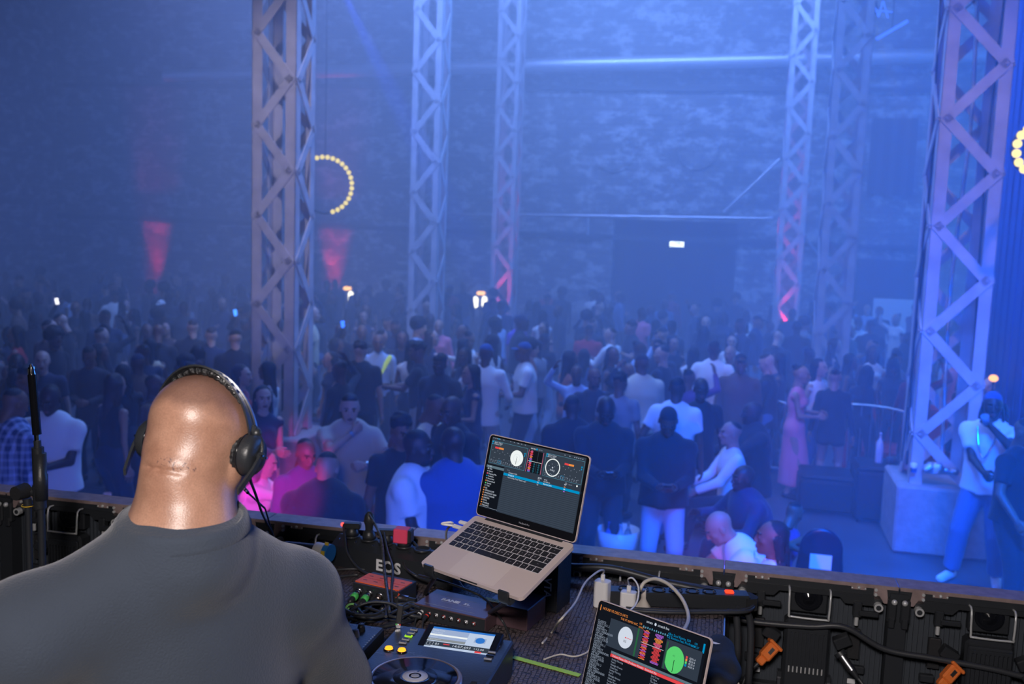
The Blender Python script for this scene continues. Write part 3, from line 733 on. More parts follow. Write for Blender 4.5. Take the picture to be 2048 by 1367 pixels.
def fig_objects(name, F, h=.016, lo=False, skin='dark', top=None, bottom=None, hair=None, haircol='black', shoes='black', extra=None, beard=False):
    """builds body (one mesh) and garments; returns the root object"""
    lob, hib = F.bounds()
    f = Field(lob, hib, h)
    F.torso(f, -.012); F.arms(f, 0, 2); F.legs(f, 0, 2)
    f.cap(F.neck-F.up*.05, F.neck.lerp(F.headc, .45), .062, .054, .03)
    for q in (-1, 1):
        f.cap(F.an[q]+Vector((0, .03, -.03)), F.toe[q], .036, .028, .02)
    parts = [(*f.mesh(), 0)]
    hv, hq, hm = HEAD_LO if lo else HEAD_HI
    parts.append((xf(hv, F.HT), hq, hm))
    for q in (-1, 1):
        kd, palm, fd = F.hand[q]; hv, hq = (HANDS_LO.get(kd, HANDS_LO['relax']) if lo else HANDS[kd])
        x = Vector(fd).normalized() if fd else (F.wr[q]-F.el[q]).normalized()
        pn = Vector(palm) if palm else Vector((-q, 0, -.2)); pn = (pn-x*pn.dot(x)).normalized()  # palm normal
        z = -pn; y = z.cross(x)      # right-handed frame; thumb +y
        hv2 = hv.copy(); hq2 = hq
        want = F.fwd if not palm else None
        fl = y.dot(F.fwd+F.up*.6) < 0
        if fl: hv2[:, 1] *= -1; hq2 = hq[:, ::-1]
        T = frame(F.wr[q]-x*.0, x, y, z)
        parts.append((xf(hv2, T), hq2, 0))
    body = bpy.data.objects.new(name, np_mesh(name, parts, [SKM[skin], M['eye_white'], M['eye_dark'], M['lip'], M['brow']])); COL.objects.link(body)
    def part(nm, fld, m, mats=None):
        v, q = fld.mesh()
        if len(q) == 0: return None
        o = bpy.data.objects.new(nm, np_mesh(nm, [(v, q, 0)], [m])); COL.objects.link(o); o.parent = body; return o
    if bottom:
        kind, col = bottom; f = Field(lob, hib, h)
        if kind == 'trousers':
            f.cap(F.pel-F.rt*.05, F.pel+F.rt*.05, .125*F.build, .125*F.build, .05, (F.fwd, .85)); f.cap(F.pel, F.pel+F.up*.09, .145*F.build, .14*F.build, .05, (F.fwd, .75)); F.legs(f, F.o.get('wide', .020), 1.92, cut=True)
        elif kind == 'shorts':
            f.cap(F.pel-F.rt*.05, F.pel+F.rt*.05, .125, .125, .05, (F.fwd, .85)); f.cap(F.pel, F.pel+F.up*.09, .14, .13, .05, (F.fwd, .75)); F.legs(f, .022, .40, cut=True)
        elif kind == 'skirt':
            f.cap(F.pel+F.up*.1, (F.kn[-1]+F.kn[1])/2+Vector((0, 0, .12)), .125, .20, .05, (F.fwd, .85), cut=True)
        elif kind == 'long_skirt':
            f.cap(F.pel+F.up*.1, F.pel-Vector((0, 0, .1)), .125, .155, .05, (F.fwd, .75)); f.cap(F.pel-Vector((0, 0, .1)), (F.an[-1]+F.an[1])/2+Vector((0, 0, .1)), .155, .17, .05, (F.fwd, .9), cut=True)
        f.noise(.0035, 32, 3, (1, 1, .4)); part({'trousers': 'trousers', 'shorts': 'shorts', 'skirt': 'skirt', 'long_skirt': 'skirt'}[kind], f, CLM[col])
    if top:
        kind, col = top; f = Field(lob, hib, h); loose = F.o.get('loose', .018)
        if kind == 'tank': F.torso(f, .008)
        elif kind == 'dress':
            F.torso(f, .008); f.cap(F.pel, (F.kn[-1]+F.kn[1])/2+Vector((0, 0, F.o.get('hem', .1))), .16, .20, .06, (F.fwd, .85), cut=True)
        else:
            F.torso(f, loose, top=True)
            F.arms(f, .016 if kind == 'tee' else .014, .66 if kind == 'tee' else 1.95, .04, cut=True)
            if kind in ('jacket', 'coat'): f.cap(F.neck-F.up*.03, F.neck+F.up*.02, .075, .07, .02)
            low = .16 if kind in ('coat', 'long') else .07
            f.cap(F.chest, F.pel-F.up*low, .150*F.build+loose*.5, .178*F.build+loose, .04, (F.fwd, .78), cut=True)
        f.noise(.005, 26, 5, (1, 1, .6)); part({'tee': 'tee_shirt', 'long': 'long_sleeved_shirt', 'jacket': 'jacket', 'coat': 'coat', 'tank': 'sleeveless_top', 'dress': 'dress', 'sweater': 'sweater'}[kind], f, CLM[col])
    if shoes:
        for q in (-1, 1):
            mb = Field(F.an[q]-Vector((.3, .3, .3)), F.an[q]+Vector((.3, .3, .3)), min(h, .016))
            a = F.an[q]; t = F.toe[q]; d = (t-a)
            mb.cap(a+Vector((0, 0, -.032))-d*.15, t+Vector((0, 0, .0)), .046, .040, .02)
            part('shoe', mb, CLM[shoes])
    if hair:
        hl = min(h, .013) if not lo else .016; f = Field(F.headc-Vector((.3, .3, .62)), F.headc+Vector((.3, .3, .3)), hl)
        X = lambda p: F.HT @ Vector(p); B = [F.HT.to_3x3() @ Vector(e) for e in ((1, 0, 0), (0, 1, 0), (0, 0, 1))]
        cut = True
        if hair == 'short': f.ell(X((0, .022, .042)), (.081, .100, .090), .01, B)
        elif hair == 'fade': f.ell(X((0, .015, .062)), (.077, .092, .074), .01, B)
        elif hair == 'curly': f.ell(X((0, .018, .062)), (.092, .105, .092), .01, B); f.noise(.010, 110, 2)
        elif hair == 'afro': f.ell(X((0, .025, .06)), (.135, .135, .125), .01, B); f.noise(.008, 90, 2)
        elif hair == 'bun': f.ell(X((0, .022, .042)), (.081, .100, .090), .01, B); f.ell(X((0, .09, .10)), (.042, .042, .042), .01, B)
        elif hair == 'long':
            f.ell(X((0, .022, .045)), (.086, .104, .092), .01, B)
            for sx in (-1, 1): f.cap(X((sx*.065, .03, .02)), F.neck+F.rt*(sx*.085)-F.up*.12+F.fwd*-.02, .035, .03, .04)
            f.cap(X((0, .08, .03)), F.neck-F.fwd*.09-F.up*.17, .06, .055, .05, (F.fwd, .6)); f.noise(.004, 90, 2, (1.5, 1.5, .2))
        elif hair == 'braids':
            f.ell(X((0, .022, .042)), (.083, .102, .091), .01, B)
            for i in range(11):
                a = -1.9+3.8*i/10; p = X((math.sin(a)*.082, .03+.07*math.cos(a), .02)); q = F.neck+F.rt*(math.sin(a)*.12)-F.fwd*(.06+.05*math.cos(a))-F.up*(.14+.03*(i % 3))
                f.cap(p, q, .013, .009, .006)
        elif hair in ('cap', 'beanie', 'bandana'):
            f.ell(X((0, .016, .052)), (.084, .102, .084), .01, B); cut = hair != 'x'
            if hair == 'cap': pass
        # keep the face clear
        if hair in ('short', 'fade', 'curly', 'afro', 'bun', 'long', 'braids'):
            f.ell(X((0, -.115, -.045)), (.070, .075, .105), .02, B, sub=True)
            if hair in ('short', 'fade', 'curly', 'bun'): f.cap(X((-.1, -.02, -.085)), X((.1, -.02, -.085)), .09, .09, .01, sub=True)
        else: f.ell(X((0, -.03, -.10)), (.13, .15, .125), .01, B, sub=True)
        if hair == 'cap':
            f.cap(X((-.03, -.085, .045)), X((.03, -.085, .045)), .05, .05, .01, (B[2], .16)); f.cap(X((-.02, -.12, .04)), X((.02, -.12, .04)), .04, .04, .02, (B[2], .16))
        nm = {'cap': 'baseball_cap', 'beanie': 'beanie', 'bandana': 'bandana'}.get(hair, 'hair')
        part(nm, f, CLM[haircol] if nm != 'hair' else HRM[haircol])
    if beard:
        f = Field(F.headc-Vector((.2, .2, .2)), F.headc+Vector((.2, .2, .15)), min(h, .008)); B = [F.HT.to_3x3() @ Vector(e) for e in ((1, 0, 0), (0, 1, 0), (0, 0, 1))]; X = lambda p: F.HT @ Vector(p)
        f.ell(X((0, -.040, -.078)), (.055, .056, .052), .01, B); f.ell(X((0, -.10, -.064)), (.026, .02, .012), .006, B, sub=True); f.cap(X((-.1, -.03, -.02)), X((.1, -.03, -.02)), .035, .035, .01, sub=True)
        part('beard', f, HRM['black'])
    return body
def place(o, x, y, z=0, rot=0, s=1.0):
    o.location = (x, y, z); o.rotation_euler = (0, 0, rot); o.scale = (s, s, s); return o
def stand_at(px, py, hgt):
    """where a person this tall stands when the top of the head is seen at the pixel"""
    q = Pz(px, py, hgt); return q.x, q.y
def face_rot(x, y, deg):
    """deg 0 = faces the camera, 90 = faces picture right, 180 = back to us"""
    base = math.atan2(x, -y)*1.0
    # local facing is -Y; facing the camera from (x, y) needs direction (-x,-y)
    a = math.atan2(-y, -x)+PI/2
    return a + math.radians(deg)
# ------------------------------------------------------------------ the people one can tell apart
def hero(px, py, hgt, deg, fk, ok, label, group=None, h=.015, z=0, base=1.765):
    Fg = Fig(**fk); o = fig_objects('person', Fg, h=h, **ok); sc_ = hgt/fk.get('tall', base)
    top = max(max(c[2] for c in q.bound_box) for q in [o]+list(o.children))*sc_+z
    q = Pz(px, py, top); rot = face_rot(q.x, q.y, deg); off = Matrix.Rotation(rot, 3, 'Z') @ Vector((Fg.headc.x, Fg.headc.y, 0))*sc_
    place(o, q.x-off.x, q.y-off.y, z, rot, sc_)
    tag(o, label, 'person', group); return o
PH = dict(hand_r=(-.07, -.34, 1.10), hand_l=(.07, -.34, 1.10), grip_r='grip', grip_l='grip', palm_r=(.4, 0, .9), palm_l=(-.4, 0, .9), head_pitch=.55, head_dir=(0, -.35, 1))
def K(*a, **k):
    d = {}
    for q in a: d.update(q)
    d.update(k); return d
# right and centre
hero(1338, 812, 1.78, 4, K(PH, build=1.12, loose=.035), dict(skin='dark', top=('jacket', 'black'), bottom=('trousers', 'light denim'), hair='beanie', haircol='black'), 'person in black zip jacket and pale jeans with black beanie looking down at a phone')
hero(1214, 792, 1.80, 8, K(PH, build=1.15, loose=.03), dict(skin='deep', top=('sweater', 'black'), bottom=('trousers', 'charcoal'), hair=None), 'bald person in black sweater and grey trousers looking down, behind the open laptop')
hero(1356, 752, 1.82, 170, K(hand_l=(.28, -.1, .95), build=1.05, loose=.035), dict(skin='dark', top=('tee', 'white'), bottom=('trousers', 'denim'), hair='short'), 'person in loose white shirt with back to us behind the black beanie')
hero(1404, 756, 1.72, 10, K(build=1.0), dict(skin='deep', top=('tee', 'black'), bottom=('trousers', 'black'), hair='short'), 'person in black tee facing us, beside the loose white shirt')
hero(1430, 680, 1.85, 172, K(hand_r=(-.38, -.05, .95), hand_l=(.34, 0, .92), build=1.08, loose=.03), dict(skin='dark', top=('coat', 'white'), bottom=('trousers', 'black'), hair='short'), 'tall person in white long jacket and black trousers seen from behind')
hero(1284, 706, 1.83, 195, K(hand_r=(-.15, -.3, 1.1), build=1.12, loose=.04), dict(skin='brown', top=('jacket', 'cream'), bottom=('trousers', 'beige'), hair='cap', haircol='charcoal'), 'person in oversized cream jacket and dark cap seen from behind')
hero(1242, 740, 1.7, 160, K(), dict(skin='brown', top=('tee', 'grey'), bottom=('trousers', 'black'), hair='curly'), 'curly haired person in grey tee just left of the cream jacket')
hero(1221, 655, 1.72, -120, K(hand_l=(.12, -.4, 1.2), hand_r=(-.1, -.4, 1.2)), dict(skin='light', top=('long', 'white'), bottom=('trousers', 'light denim'), hair='short', haircol='brown'), 'person in white shirt leaning left, behind the curly haired head')
hero(973, 686, 1.82, 165, K(hand_r=(-.25, -.25, 1.0), hand_l=(.36, -.12, .95), build=1.08), dict(skin='dark', top=('long', 'white'), bottom=('trousers', 'beige'), hair='cap', haircol='blue'), 'person in white long-sleeved top, blue cap and beige trousers seen from behind')
hero(1047, 683, 1.80, -80, K(hand_r=(-.05, -.35, 1.15), hand_l=(.1, -.32, 1.1), grip_r='grip', build=1.05, loose=.03), dict(skin='brown', top=('tee', 'white'), bottom=('trousers', 'black'), hair='cap', haircol='blue'), 'person in white tee and blue cap in profile facing left, with black trousers')
hero(940, 660, 1.68, 150, K(fem=True), dict(skin='tan', top=('tank', 'white'), bottom=('trousers', 'grey'), hair='bun', haircol='black'), 'person with hair in a bun and white top, left of the beige trousers')
hero(1143, 700, 1.70, 120, K(fem=True, hand_r=(-.1, -.35, 1.1)), dict(skin='brown', top=('tank', 'rust'), bottom=('skirt', 'black'), hair='long'), 'long haired person in rust top standing above the laptop lid')
hero(1146, 788, 1.74, 180, K(build=1.2, loose=.04), dict(skin='dark', top=('jacket', 'black'), bottom=('trousers', 'black'), hair='short'), 'broad person in black jacket with back to us, just above the laptop lid')
hero(1190, 735, 1.7, 20, K(), dict(skin='brown', top=('tee', 'charcoal'), bottom=('trousers', 'black'), hair='short', beard=True), 'bearded person in dark tee behind the bald person in black sweater')
hero(1605, 728, 1.70, 80, K(fem=True, hand_r=(-.02, -.30, 1.12), hand_l=(.1, -.30, 1.15), hem=-.3), dict(skin='tan', top=('dress', 'pink'), bottom=('long_skirt', 'pink'), hair='bun', haircol='black'), 'person in long pink patterned dress in profile facing right')
hero(1672, 734, 1.66, 175, K(fem=True), dict(skin='tan', top=('long', 'black'), bottom=('shorts', 'black'), hair='bun', haircol='brown'), 'person in black top and short black shorts with bare legs, right of the pink dress')
hero(1748, 690, 1.68, 5, K(fem=True), dict(skin='dark', top=('tank', 'white'), bottom=('trousers', 'black'), hair='long'), 'person in cropped white top behind the barrier, left of the big right column')
hero(1797, 700, 1.66, 20, K(fem=True), dict(skin='brown', top=('tank', 'grey'), bottom=('trousers', 'black'), hair='curly'), 'curly haired person in grey top behind the barrier, nearest the big right column')
hero(1465, 668, 1.68, 0, K(fem=True), dict(skin='light', top=('jacket', 'white'), bottom=('trousers', 'black'), hair='long', haircol='brown'), 'person in open white jacket with long brown hair, right of the tall white jacket')
# the bandana and black tee pair at the right edge
hero(1988, 782, 1.91, -12, K(hand_l=(.02, -.20, 1.50), grip_l='grip', palm_l=(-.3, .8, 0), hand_r=(.05, -.36, 1.10), grip_r='grip', elbow_l=(.7, -.3, -.5), build=1.05, loose=.04, wide=.03, head_yaw=.3, foot_r=(-.22, -.08, .08), foot_l=(.14, .06, .08)),
     dict(skin='deep', top=('tee', 'white'), bottom=('trousers', 'denim'), hair='bandana', haircol='blue', shoes='white'), 'person in white tee and shiny blue bandana drinking from a cup beside the concrete block')
hero(2056, 836, 1.80, 55, K(build=1.12, loose=.035, wide=.035, hand_r=(-.3, -.25, .95), foot_r=(-.35, -.35, .10), head_pitch=.2), dict(skin='brown', top=('tee', 'black'), bottom=('trousers', 'black'), hair='fade', shoes='white'), 'person in all black with glasses cut off by the right edge of the picture')
# seated and leaning at the right
SEAT = dict(pelvis=(0, .1, .50), foot_r=(-.16, -.42, .08), foot_l=(.16, -.42, .08), knee_r=(-.2, -1, .8), knee_l=(.2, -1, .8), tall=1.335)
hero(1505, 803, 1.42, -70, K(SEAT, build=1.3, loose=.04, hand_r=(-.1, -.40, .72), hand_l=(.12, -.38, .70)), dict(skin='deep', top=('coat', 'black'), bottom=('trousers', 'black'), hair=None), 'large bald person in dark suit and thin necklace seated facing left')
hero(1462, 842, 1.36, -75, K(SEAT, hand_r=(-.1, -.30, .64), hand_l=(.1, -.30, .62)), dict(skin='tan', top=('long', 'white'), bottom=('trousers', 'black'), hair='short', haircol='black'), 'person in white shirt with dark bow tie seated left of the large bald person')
hero(1487, 930, 1.28, -60, K(SEAT, build=1.3, loose=.04, hand_r=(-.3, -.42, .78), hand_l=(.2, -.45, .72), lean=(0, -.35, 1)), dict(skin='deep', top=('coat', 'navy'), bottom=('trousers', 'black'), hair=None), 'bald dark figure seated lower, in front of the white shirt with bow tie')
hero(1440, 1022, 1.27, -78, K(SEAT, pelvis=(0, .1, .66), lean=(0, -.5, 1), hand_r=(-.12, -.62, .72), hand_l=(.12, -.58, .70), build=1.15, loose=.035, head_pitch=.6, head_dir=(0, -.9, .8), foot_r=(-.16, -.30, .08), foot_l=(.16, -.30, .08)), dict(skin='tan', top=('tee', 'white'), bottom=('trousers', 'charcoal'), hair=None), 'bald person in bright white tee bent forward, lit pink, just above the panel wall')
hero(1546, 1040, 1.30, -85, K(SEAT, pelvis=(0, .1, .64), foot_r=(-.14, -.32, .08), foot_l=(.14, -.32, .08), fem=True, build=1.0, head_pitch=-.05, loose=.03), dict(skin='brown', top=('tee', 'white'), bottom=('trousers', 'black'), hair='braids', haircol='black'), 'person with long dark braids, white tee and pale glasses in profile facing left')
hero(1590, 1002, 1.10, 150, K(SEAT, lean=(0, -.6, 1), fem=True, tall=1.335, head_pitch=.5), dict(skin='brown', top=('tank', 'purple'), bottom=('shorts', 'purple'), hair='short'), 'person in purple crouching behind the braided person')
# left and centre
hero(838, 858, 1.84, 72, K(build=1.15, loose=.045, hand_l=(.05, -.33, 1.10), hand_r=(-.1, -.25, .95), grip_l='grip', palm_l=(-1, 0, .1)), dict(skin='deep', top=('tee', 'white'), bottom=('trousers', 'black'), hair='fade', beard=True), 'bearded person in oversized white tee in profile facing right, holding a blue can', h=.012)
hero(905, 852, 1.86, -150, K(build=1.3, loose=.035, hand_l=(.15, -.35, 1.0), head_pitch=.1), dict(skin='deep', top=('long', 'blue'), bottom=('trousers', 'black'), hair=None), 'large bald person in blue denim shirt with back to us beside the oversized white tee', h=.012)
hero(803, 822, 1.80, 30, K(head_pitch=.3), dict(skin='brown', top=('tee', 'black'), bottom=('trousers', 'black'), hair='curly'), 'curly haired person in black behind the oversized white tee')
hero(872, 788, 1.78, 60, K(loose=.03, head_pitch=.45, head_dir=(0, -.3, 1)), dict(skin='brown', top=('tee', 'cream'), bottom=('trousers', 'black'), hair='short'), 'person in pale printed tee looking down, behind the blue denim shirt')
hero(903, 792, 1.80, -40, K(build=1.2, loose=.03, head_pitch=.2), dict(skin='dark', top=('sweater', 'black'), bottom=('trousers', 'black'), hair=None), 'bald person in dark sweater with a red lit face, above the blue denim shirt')
hero(700, 786, 1.80, 2, K(build=1.18, loose=.045, hand_r=(.03, -.20, 1.47), grip_r='grip', palm_r=(0, .9, .3), elbow_r=(-.9, -.3, -.6), hand_l=(.12, -.30, 1.20), elbow_l=(.9, -.1, -.5), grip_l='grip', head_pitch=.15), dict(skin='light', top=('tee', 'beige'), bottom=('trousers', 'charcoal'), hair='fade'), 'person in open beige overshirt facing us with one fist at the chin')
hero(527, 770, 1.70, 12, K(fem=True, hand_r=(.08, -.24, 1.12), hand_l=(.02, -.26, 1.08)), dict(skin='light', top=('tank', 'navy'), bottom=('long_skirt', 'purple'), hair='long'), 'person with long dark hair in sleeveless dark top facing us at the left front column')
hero(485, 728, 1.68, 70, K(fem=True), dict(skin='light', top=('tank', 'red'), bottom=('trousers', 'black'), hair='long', haircol='brown'), 'long haired person in red top left of the left front column')
hero(655, 902, 1.72, 165, K(build=1.35, loose=.05, lean=(0, -.28, 1), head_pitch=.6, head_dir=(0, -.6, 1), hand_r=(-.3, -.35, .9), hand_l=(.3, -.35, .9)), dict(skin='tan', top=('jacket', 'black'), bottom=('trousers', 'black'), hair='short'), 'broad person in black jacket bending away from us, in front of the beige overshirt', h=.013)
hero(612, 876, 1.62, 25, K(build=1.1, head_pitch=.3, loose=.03), dict(skin='brown', top=('jacket', 'purple'), bottom=('trousers', 'black'), hair='short'), 'person in purple jacket looking down, left of the broad black jacket')
hero(530, 893, 1.32, 78, K(SEAT, fem=True, lean=(0, -.3, 1), hand_r=(-.10, -.66, .86), hand_l=(.1, -.62, .72), grip_r='open', palm_r=(0, 0, -1), elbow_r=(-.2, 0, -1), head_pitch=.3), dict(skin='light', top=('long', 'white'), bottom=('trousers', 'pink'), hair='long', haircol='brown'), 'seated person lit bright magenta reaching to the right, beside the headphones man', h=.012)
hero(835, 680, 1.78, -100, K(hand_r=(-.2, -.42, 1.15), hand_l=(.12, -.45, 1.20), elbow_l=(0, 0, -1)), dict(skin='brown', top=('tee', 'black'), bottom=('trousers', 'light denim'), hair='curly'), 'person in black tee and pale jeans holding both arms out to the left')
hero(757, 668, 1.72, 0, K(), dict(skin='brown', top=('jacket', 'pale blue'), bottom=('trousers', 'black'), hair='short'), 'person in pale blue jacket with a bright yellow-green sash')
hero(99, 768, 1.82, -25, K(build=1.15, loose=.045, hand_r=(.02, -.34, 1.15), hand_l=(.05, -.34, 1.12), grip_r='grip', grip_l='grip', head_pitch=.3), dict(skin='deep', top=('tee', 'white'), bottom=('trousers', 'light denim'), hair='short'), 'person in oversized white tee and blue jeans behind the black stand at far left')
PL = hero(30, 775, 1.84, 120, K(build=1.25, loose=.04, lean=(0, -.15, 1), head_pitch=.35), dict(skin='brown', top=('long', 'navy'), bottom=('trousers', 'black'), hair='short'), 'person in blue checked shirt at the left edge with back partly to us')
# plaid pattern of the checked shirt
pm = bpy.data.materials.new('blue_plaid_cloth'); pm.use_nodes = True; N, L = nt(pm); b = N['Principled BSDF']; b.inputs['Roughness'].default_value = .85
tc = N.new('ShaderNodeTexCoord'); base = None
for ax, sc in (('X', 34), ('Z', 34), ('Y', 34)):
    wv = N.new('ShaderNodeTexWave'); wv.bands_direction = ax; wv.inputs['Scale'].default_value = 5.2; L.new(tc.outputs['Object'], wv.inputs['Vector'])
    r = N.new('ShaderNodeValToRGB'); r.color_ramp.elements[0].position = .62; r.color_ramp.elements[1].position = .72; r.color_ramp.elements[1].color = (.45, .5, .65, 1); r.color_ramp.elements[0].color = (0, 0, 0, 1)
    L.new(wv.outputs[0], r.inputs[0])
    if base is None: base = r.outputs[0]
    else:
        mx = N.new('ShaderNodeMixRGB'); mx.blend_type = 'ADD'; mx.inputs[0].default_value = .6; L.new(base, mx.inputs[1]); L.new(r.outputs[0], mx.inputs[2]); base = mx.outputs[0]
mx = N.new('ShaderNodeMixRGB'); mx.blend_type = 'ADD'; mx.inputs[0].default_value = .45; mx.inputs[1].default_value = (.015, .04, .16, 1); L.new(base, mx.inputs[2]); L.new(mx.outputs[0], b.inputs['Base Color'])
[c for c in PL.children if c.name.startswith('long')][0].data.materials[0] = pm
# second layers and belongings of single people
def on(o, p): return o.matrix_world @ Vector(p)
def by_label(t): return [o for o in COL.objects if o.get('label', '').startswith(t)][0]
bpy.context.view_layer.update()
o = by_label('person in pale blue jacket')
f = Field((-.4, -.4, .8), (.4, .4, 1.6), .014); f.cap((.17, -.10, 1.45), (-.05, -.16, 1.05), .035, .035, .01, ((0, 1, 0), .5)); v, q = f.mesh()
q = bpy.data.objects.new('sash', np_mesh('sash', [(v, q, 0)], [mat('hi_vis_yellow', (.6, .8, .08), .5, emit=(.6, .8, .1), estr=.35)])); COL.objects.link(q); q.parent = o; q['label'] = 'bright yellow-green sash'  # slight emission put into the sash cloth to brighten it
o = by_label('person in open beige overshirt')
F0 = Fig(build=1.18, loose=.045); lo, hi = F0.bounds(); f = Field(lo, hi, .015); f.cap(F0.chest+F0.fwd*.075, F0.pel+F0.fwd*.085-F0.up*.03, .10, .125, .02, (F0.fwd, .75), cut=True); v, q = f.mesh()
q = bpy.data.objects.new('white_undershirt', np_mesh('white_undershirt', [(v, q, 0)], [CLM['white']])); COL.objects.link(q); q.parent = o; q['label'] = 'white tee under the open shirt'
def watch(o, Fk, k):
    Fx = Fig(**Fk); a = Fx.wr[k].lerp(Fx.el[k], .10); d = (Fx.wr[k]-Fx.el[k]).normalized(); mb = MB(); mb.cyl(a-d*.012, a+d*.012, .032, M['steel'], 14); x = mb.build('wristwatch', o)
    return x
watch(o, K(build=1.18, hand_r=(.03, -.20, 1.47), elbow_r=(-.9, -.3, -.6)), -1); watch(o, K(build=1.18, hand_l=(.12, -.30, 1.20), elbow_l=(.9, -.1, -.5)), 1)
def hold(name, o, p, build, label, cat, mats=None, rx=0):
    mb = MB(); build(mb); x = mb.build(name); x.matrix_world = Matrix.Translation(on(o, p)) @ Matrix.Rotation(o.rotation_euler.z, 4, 'Z') @ Matrix.Rotation(rx, 4, 'X'); return tag(x, label, cat)
M['phone_screen'] = emis('phone_screen_light', (.5, .65, 1.0), 1.3)
def phone(mb): mb.box((0, 0, 0), (.072, .150, .009), M['black_gloss'], bev=.003); mb.box((0, 0, .0052), (.064, .138, .001), M['phone_screen'])
hold('phone', by_label('person in black zip jacket'), (0, -.42, 1.13), phone, 'phone held by the black beanie person in pale jeans', 'phone', rx=-.5)
hold('phone', by_label('bald person in black sweater'), (0, -.42, 1.13), phone, 'phone held by the bald person in black sweater', 'phone', rx=-.5)
o = by_label('bearded person in oversized white tee')
hold('drink_can', o, (.03, -.45, 1.10), lambda mb: mb.lathe([(0, -.06), (.025, -.06), (.031, -.053), (.031, .048), (.026, .058), (0, .056)], mat('blue_can', (.03, .15, .75), .25, .6, emit=(.05, .2, 1), estr=.15), 18), 'small blue drink can in the hand of the bearded person', 'can')
o = by_label('person in white tee and shiny blue bandana')
hold('plastic_cup', o, (.0, -.27, 1.55), lambda mb: mb.lathe([(0, -.05), (.028, -.05), (.038, .05), (.035, .05), (.026, -.045), (0, -.045)], mat('clear_blue_cup', (.5, .7, .9), .1, trans=.6), 18), 'clear cup at the mouth of the person in blue bandana', 'cup', rx=.6)
mb = MB(); mb.tube(catmull([(-.09, -.13, 1.46), (-.05, -.20, 1.30), (0, -.22, 1.2), (.05, -.20, 1.3), (.09, -.13, 1.46)], 6), .008, M['chrome'], 6); mb.build('necklace', o)
for i in range(9):
    a = -2.2+4.4*i/8; mb = MB(); hx = Vector((math.sin(a)*.085, .03+.085*math.cos(a), 1.66)); mb.tube(catmull([hx, hx+Vector((math.sin(a)*.03, .03*math.cos(a), -.1)), hx+Vector((math.sin(a)*.03, .02*math.cos(a), -.25))], 4), [.012]*9, HRM['black'], 7); mb.build('dreadlock', o)
o = by_label('bald person in bright white tee'); 
o = by_label('person with long dark braids'); Fx = Fig(**K(SEAT, fem=True, head_pitch=-.05)); HT = Fx.HT
mb = MB()
for s in (-1, 1):
    mb.tube([HT @ Vector((s*.033+.026*math.cos(t*PI/8), -.105, .008+.017*math.sin(t*PI/8))) for t in range(16)], .0013, M['chrome'], 6, close=True); mb.cyl(HT @ Vector((s*.059, -.10, .012)), HT @ Vector((s*.085, .01, .008)), 0.0016, M['chrome'], 6)
mb.cyl(HT @ Vector((-.008, -.107, .01)), HT @ Vector((.008, -.107, .01)), .0025, M['chrome'], 6)
x = mb.build('glasses', o); x['label'] = 'pale rimmed glasses'
o = by_label('large bald person in dark suit'); Fx = Fig(**K(SEAT, build=1.3))
mb = MB(); c = Fx.neck; mb.tube(catmull([c+Fx.rt*(-.09)+Fx.fwd*.02, c+Fx.fwd*.13-Fx.up*.10+Fx.rt*-.04, c+Fx.fwd*.17-Fx.up*.16, c+Fx.fwd*.13-Fx.up*.10+Fx.rt*.04, c+Fx.rt*.09+Fx.fwd*.02], 6), .005, mat('gold', (.8, .55, .2), .3, 1), 6); mb.build('necklace', o)
# ------------------------------------------------------------------ the packed crowd behind
POSES = [(False, dict(), 'tee'), (True, dict(hand_r=(-.1, -.3, 1.15), hand_l=(.1, -.28, 1.1)), 'tank'), (False, dict(hand_r=(-.08, -.3, 1.2), head_yaw=.5), 'jacket'),
         (True, dict(head_yaw=-.5), 'tank'), (False, dict(build=1.15, hand_l=(.2, -.3, 1.25), grip_l='grip', loose=.03), 'tee'), (True, dict(hand_r=(-.3, -.2, 1.75), elbow_r=(-1, 0, -.3)), 'long'),
         (False, dict(head_pitch=.4, hand_r=(-.06, -.3, 1.1), hand_l=(.06, -.3, 1.1)), 'long'), (True, dict(twist=.3, head_yaw=.2), 'tank'), (False, dict(build=1.1, twist=-.2), 'jacket'), (False, dict(lean=(.06, -.02, 1), head_yaw=-.3), 'tee')]
HR = ['short', 'long', 'short', 'braids', 'curly', 'bun', 'fade', 'long', 'cap', 'afro']
HN = {'short': 'short haired', 'long': 'long haired', 'braids': 'braided', 'curly': 'curly haired', 'bun': 'bun haired', 'fade': 'close cropped', 'cap': 'cap wearing', 'afro': 'afro haired'}
protos = []
for i, (fem, kw, tp) in enumerate(POSES):
    o = fig_objects('person', Fig(fem=fem, **kw), h=.024, lo=True, skin='dark', top=(tp, 'black'), bottom=('trousers', 'black'), hair=HR[i], haircol='black')
    for c in [o]+list(o.children):
        for sl in c.material_slots: sl.link = 'OBJECT'
    protos.append(o)
def copy_tree(o):
    r = o.copy(); COL.objects.link(r)
    for ch in o.children:
        c = ch.copy(); COL.objects.link(c); c.parent = r; c.matrix_parent_inverse = ch.matrix_parent_inverse
    return r
def set_slots(o, mats):
    for i, m_ in enumerate(mats):
        o.material_slots[i].link = 'OBJECT'; o.material_slots[i].material = m_
taken = [tuple(o.location[:2]) for o in COL.objects if o.get('category') == 'person']
cols_xy = [(c[1].translation.x, c[1].translation.y) for c in (c1, c2, c3, c4, c5, c6)]
def free(x, y, dmin):
    if any((x-a)**2+(y-b)**2 < dmin*dmin for a, b in taken): return False
    return all((x-a)**2+(y-b)**2 > .75**2 for a, b in cols_xy)
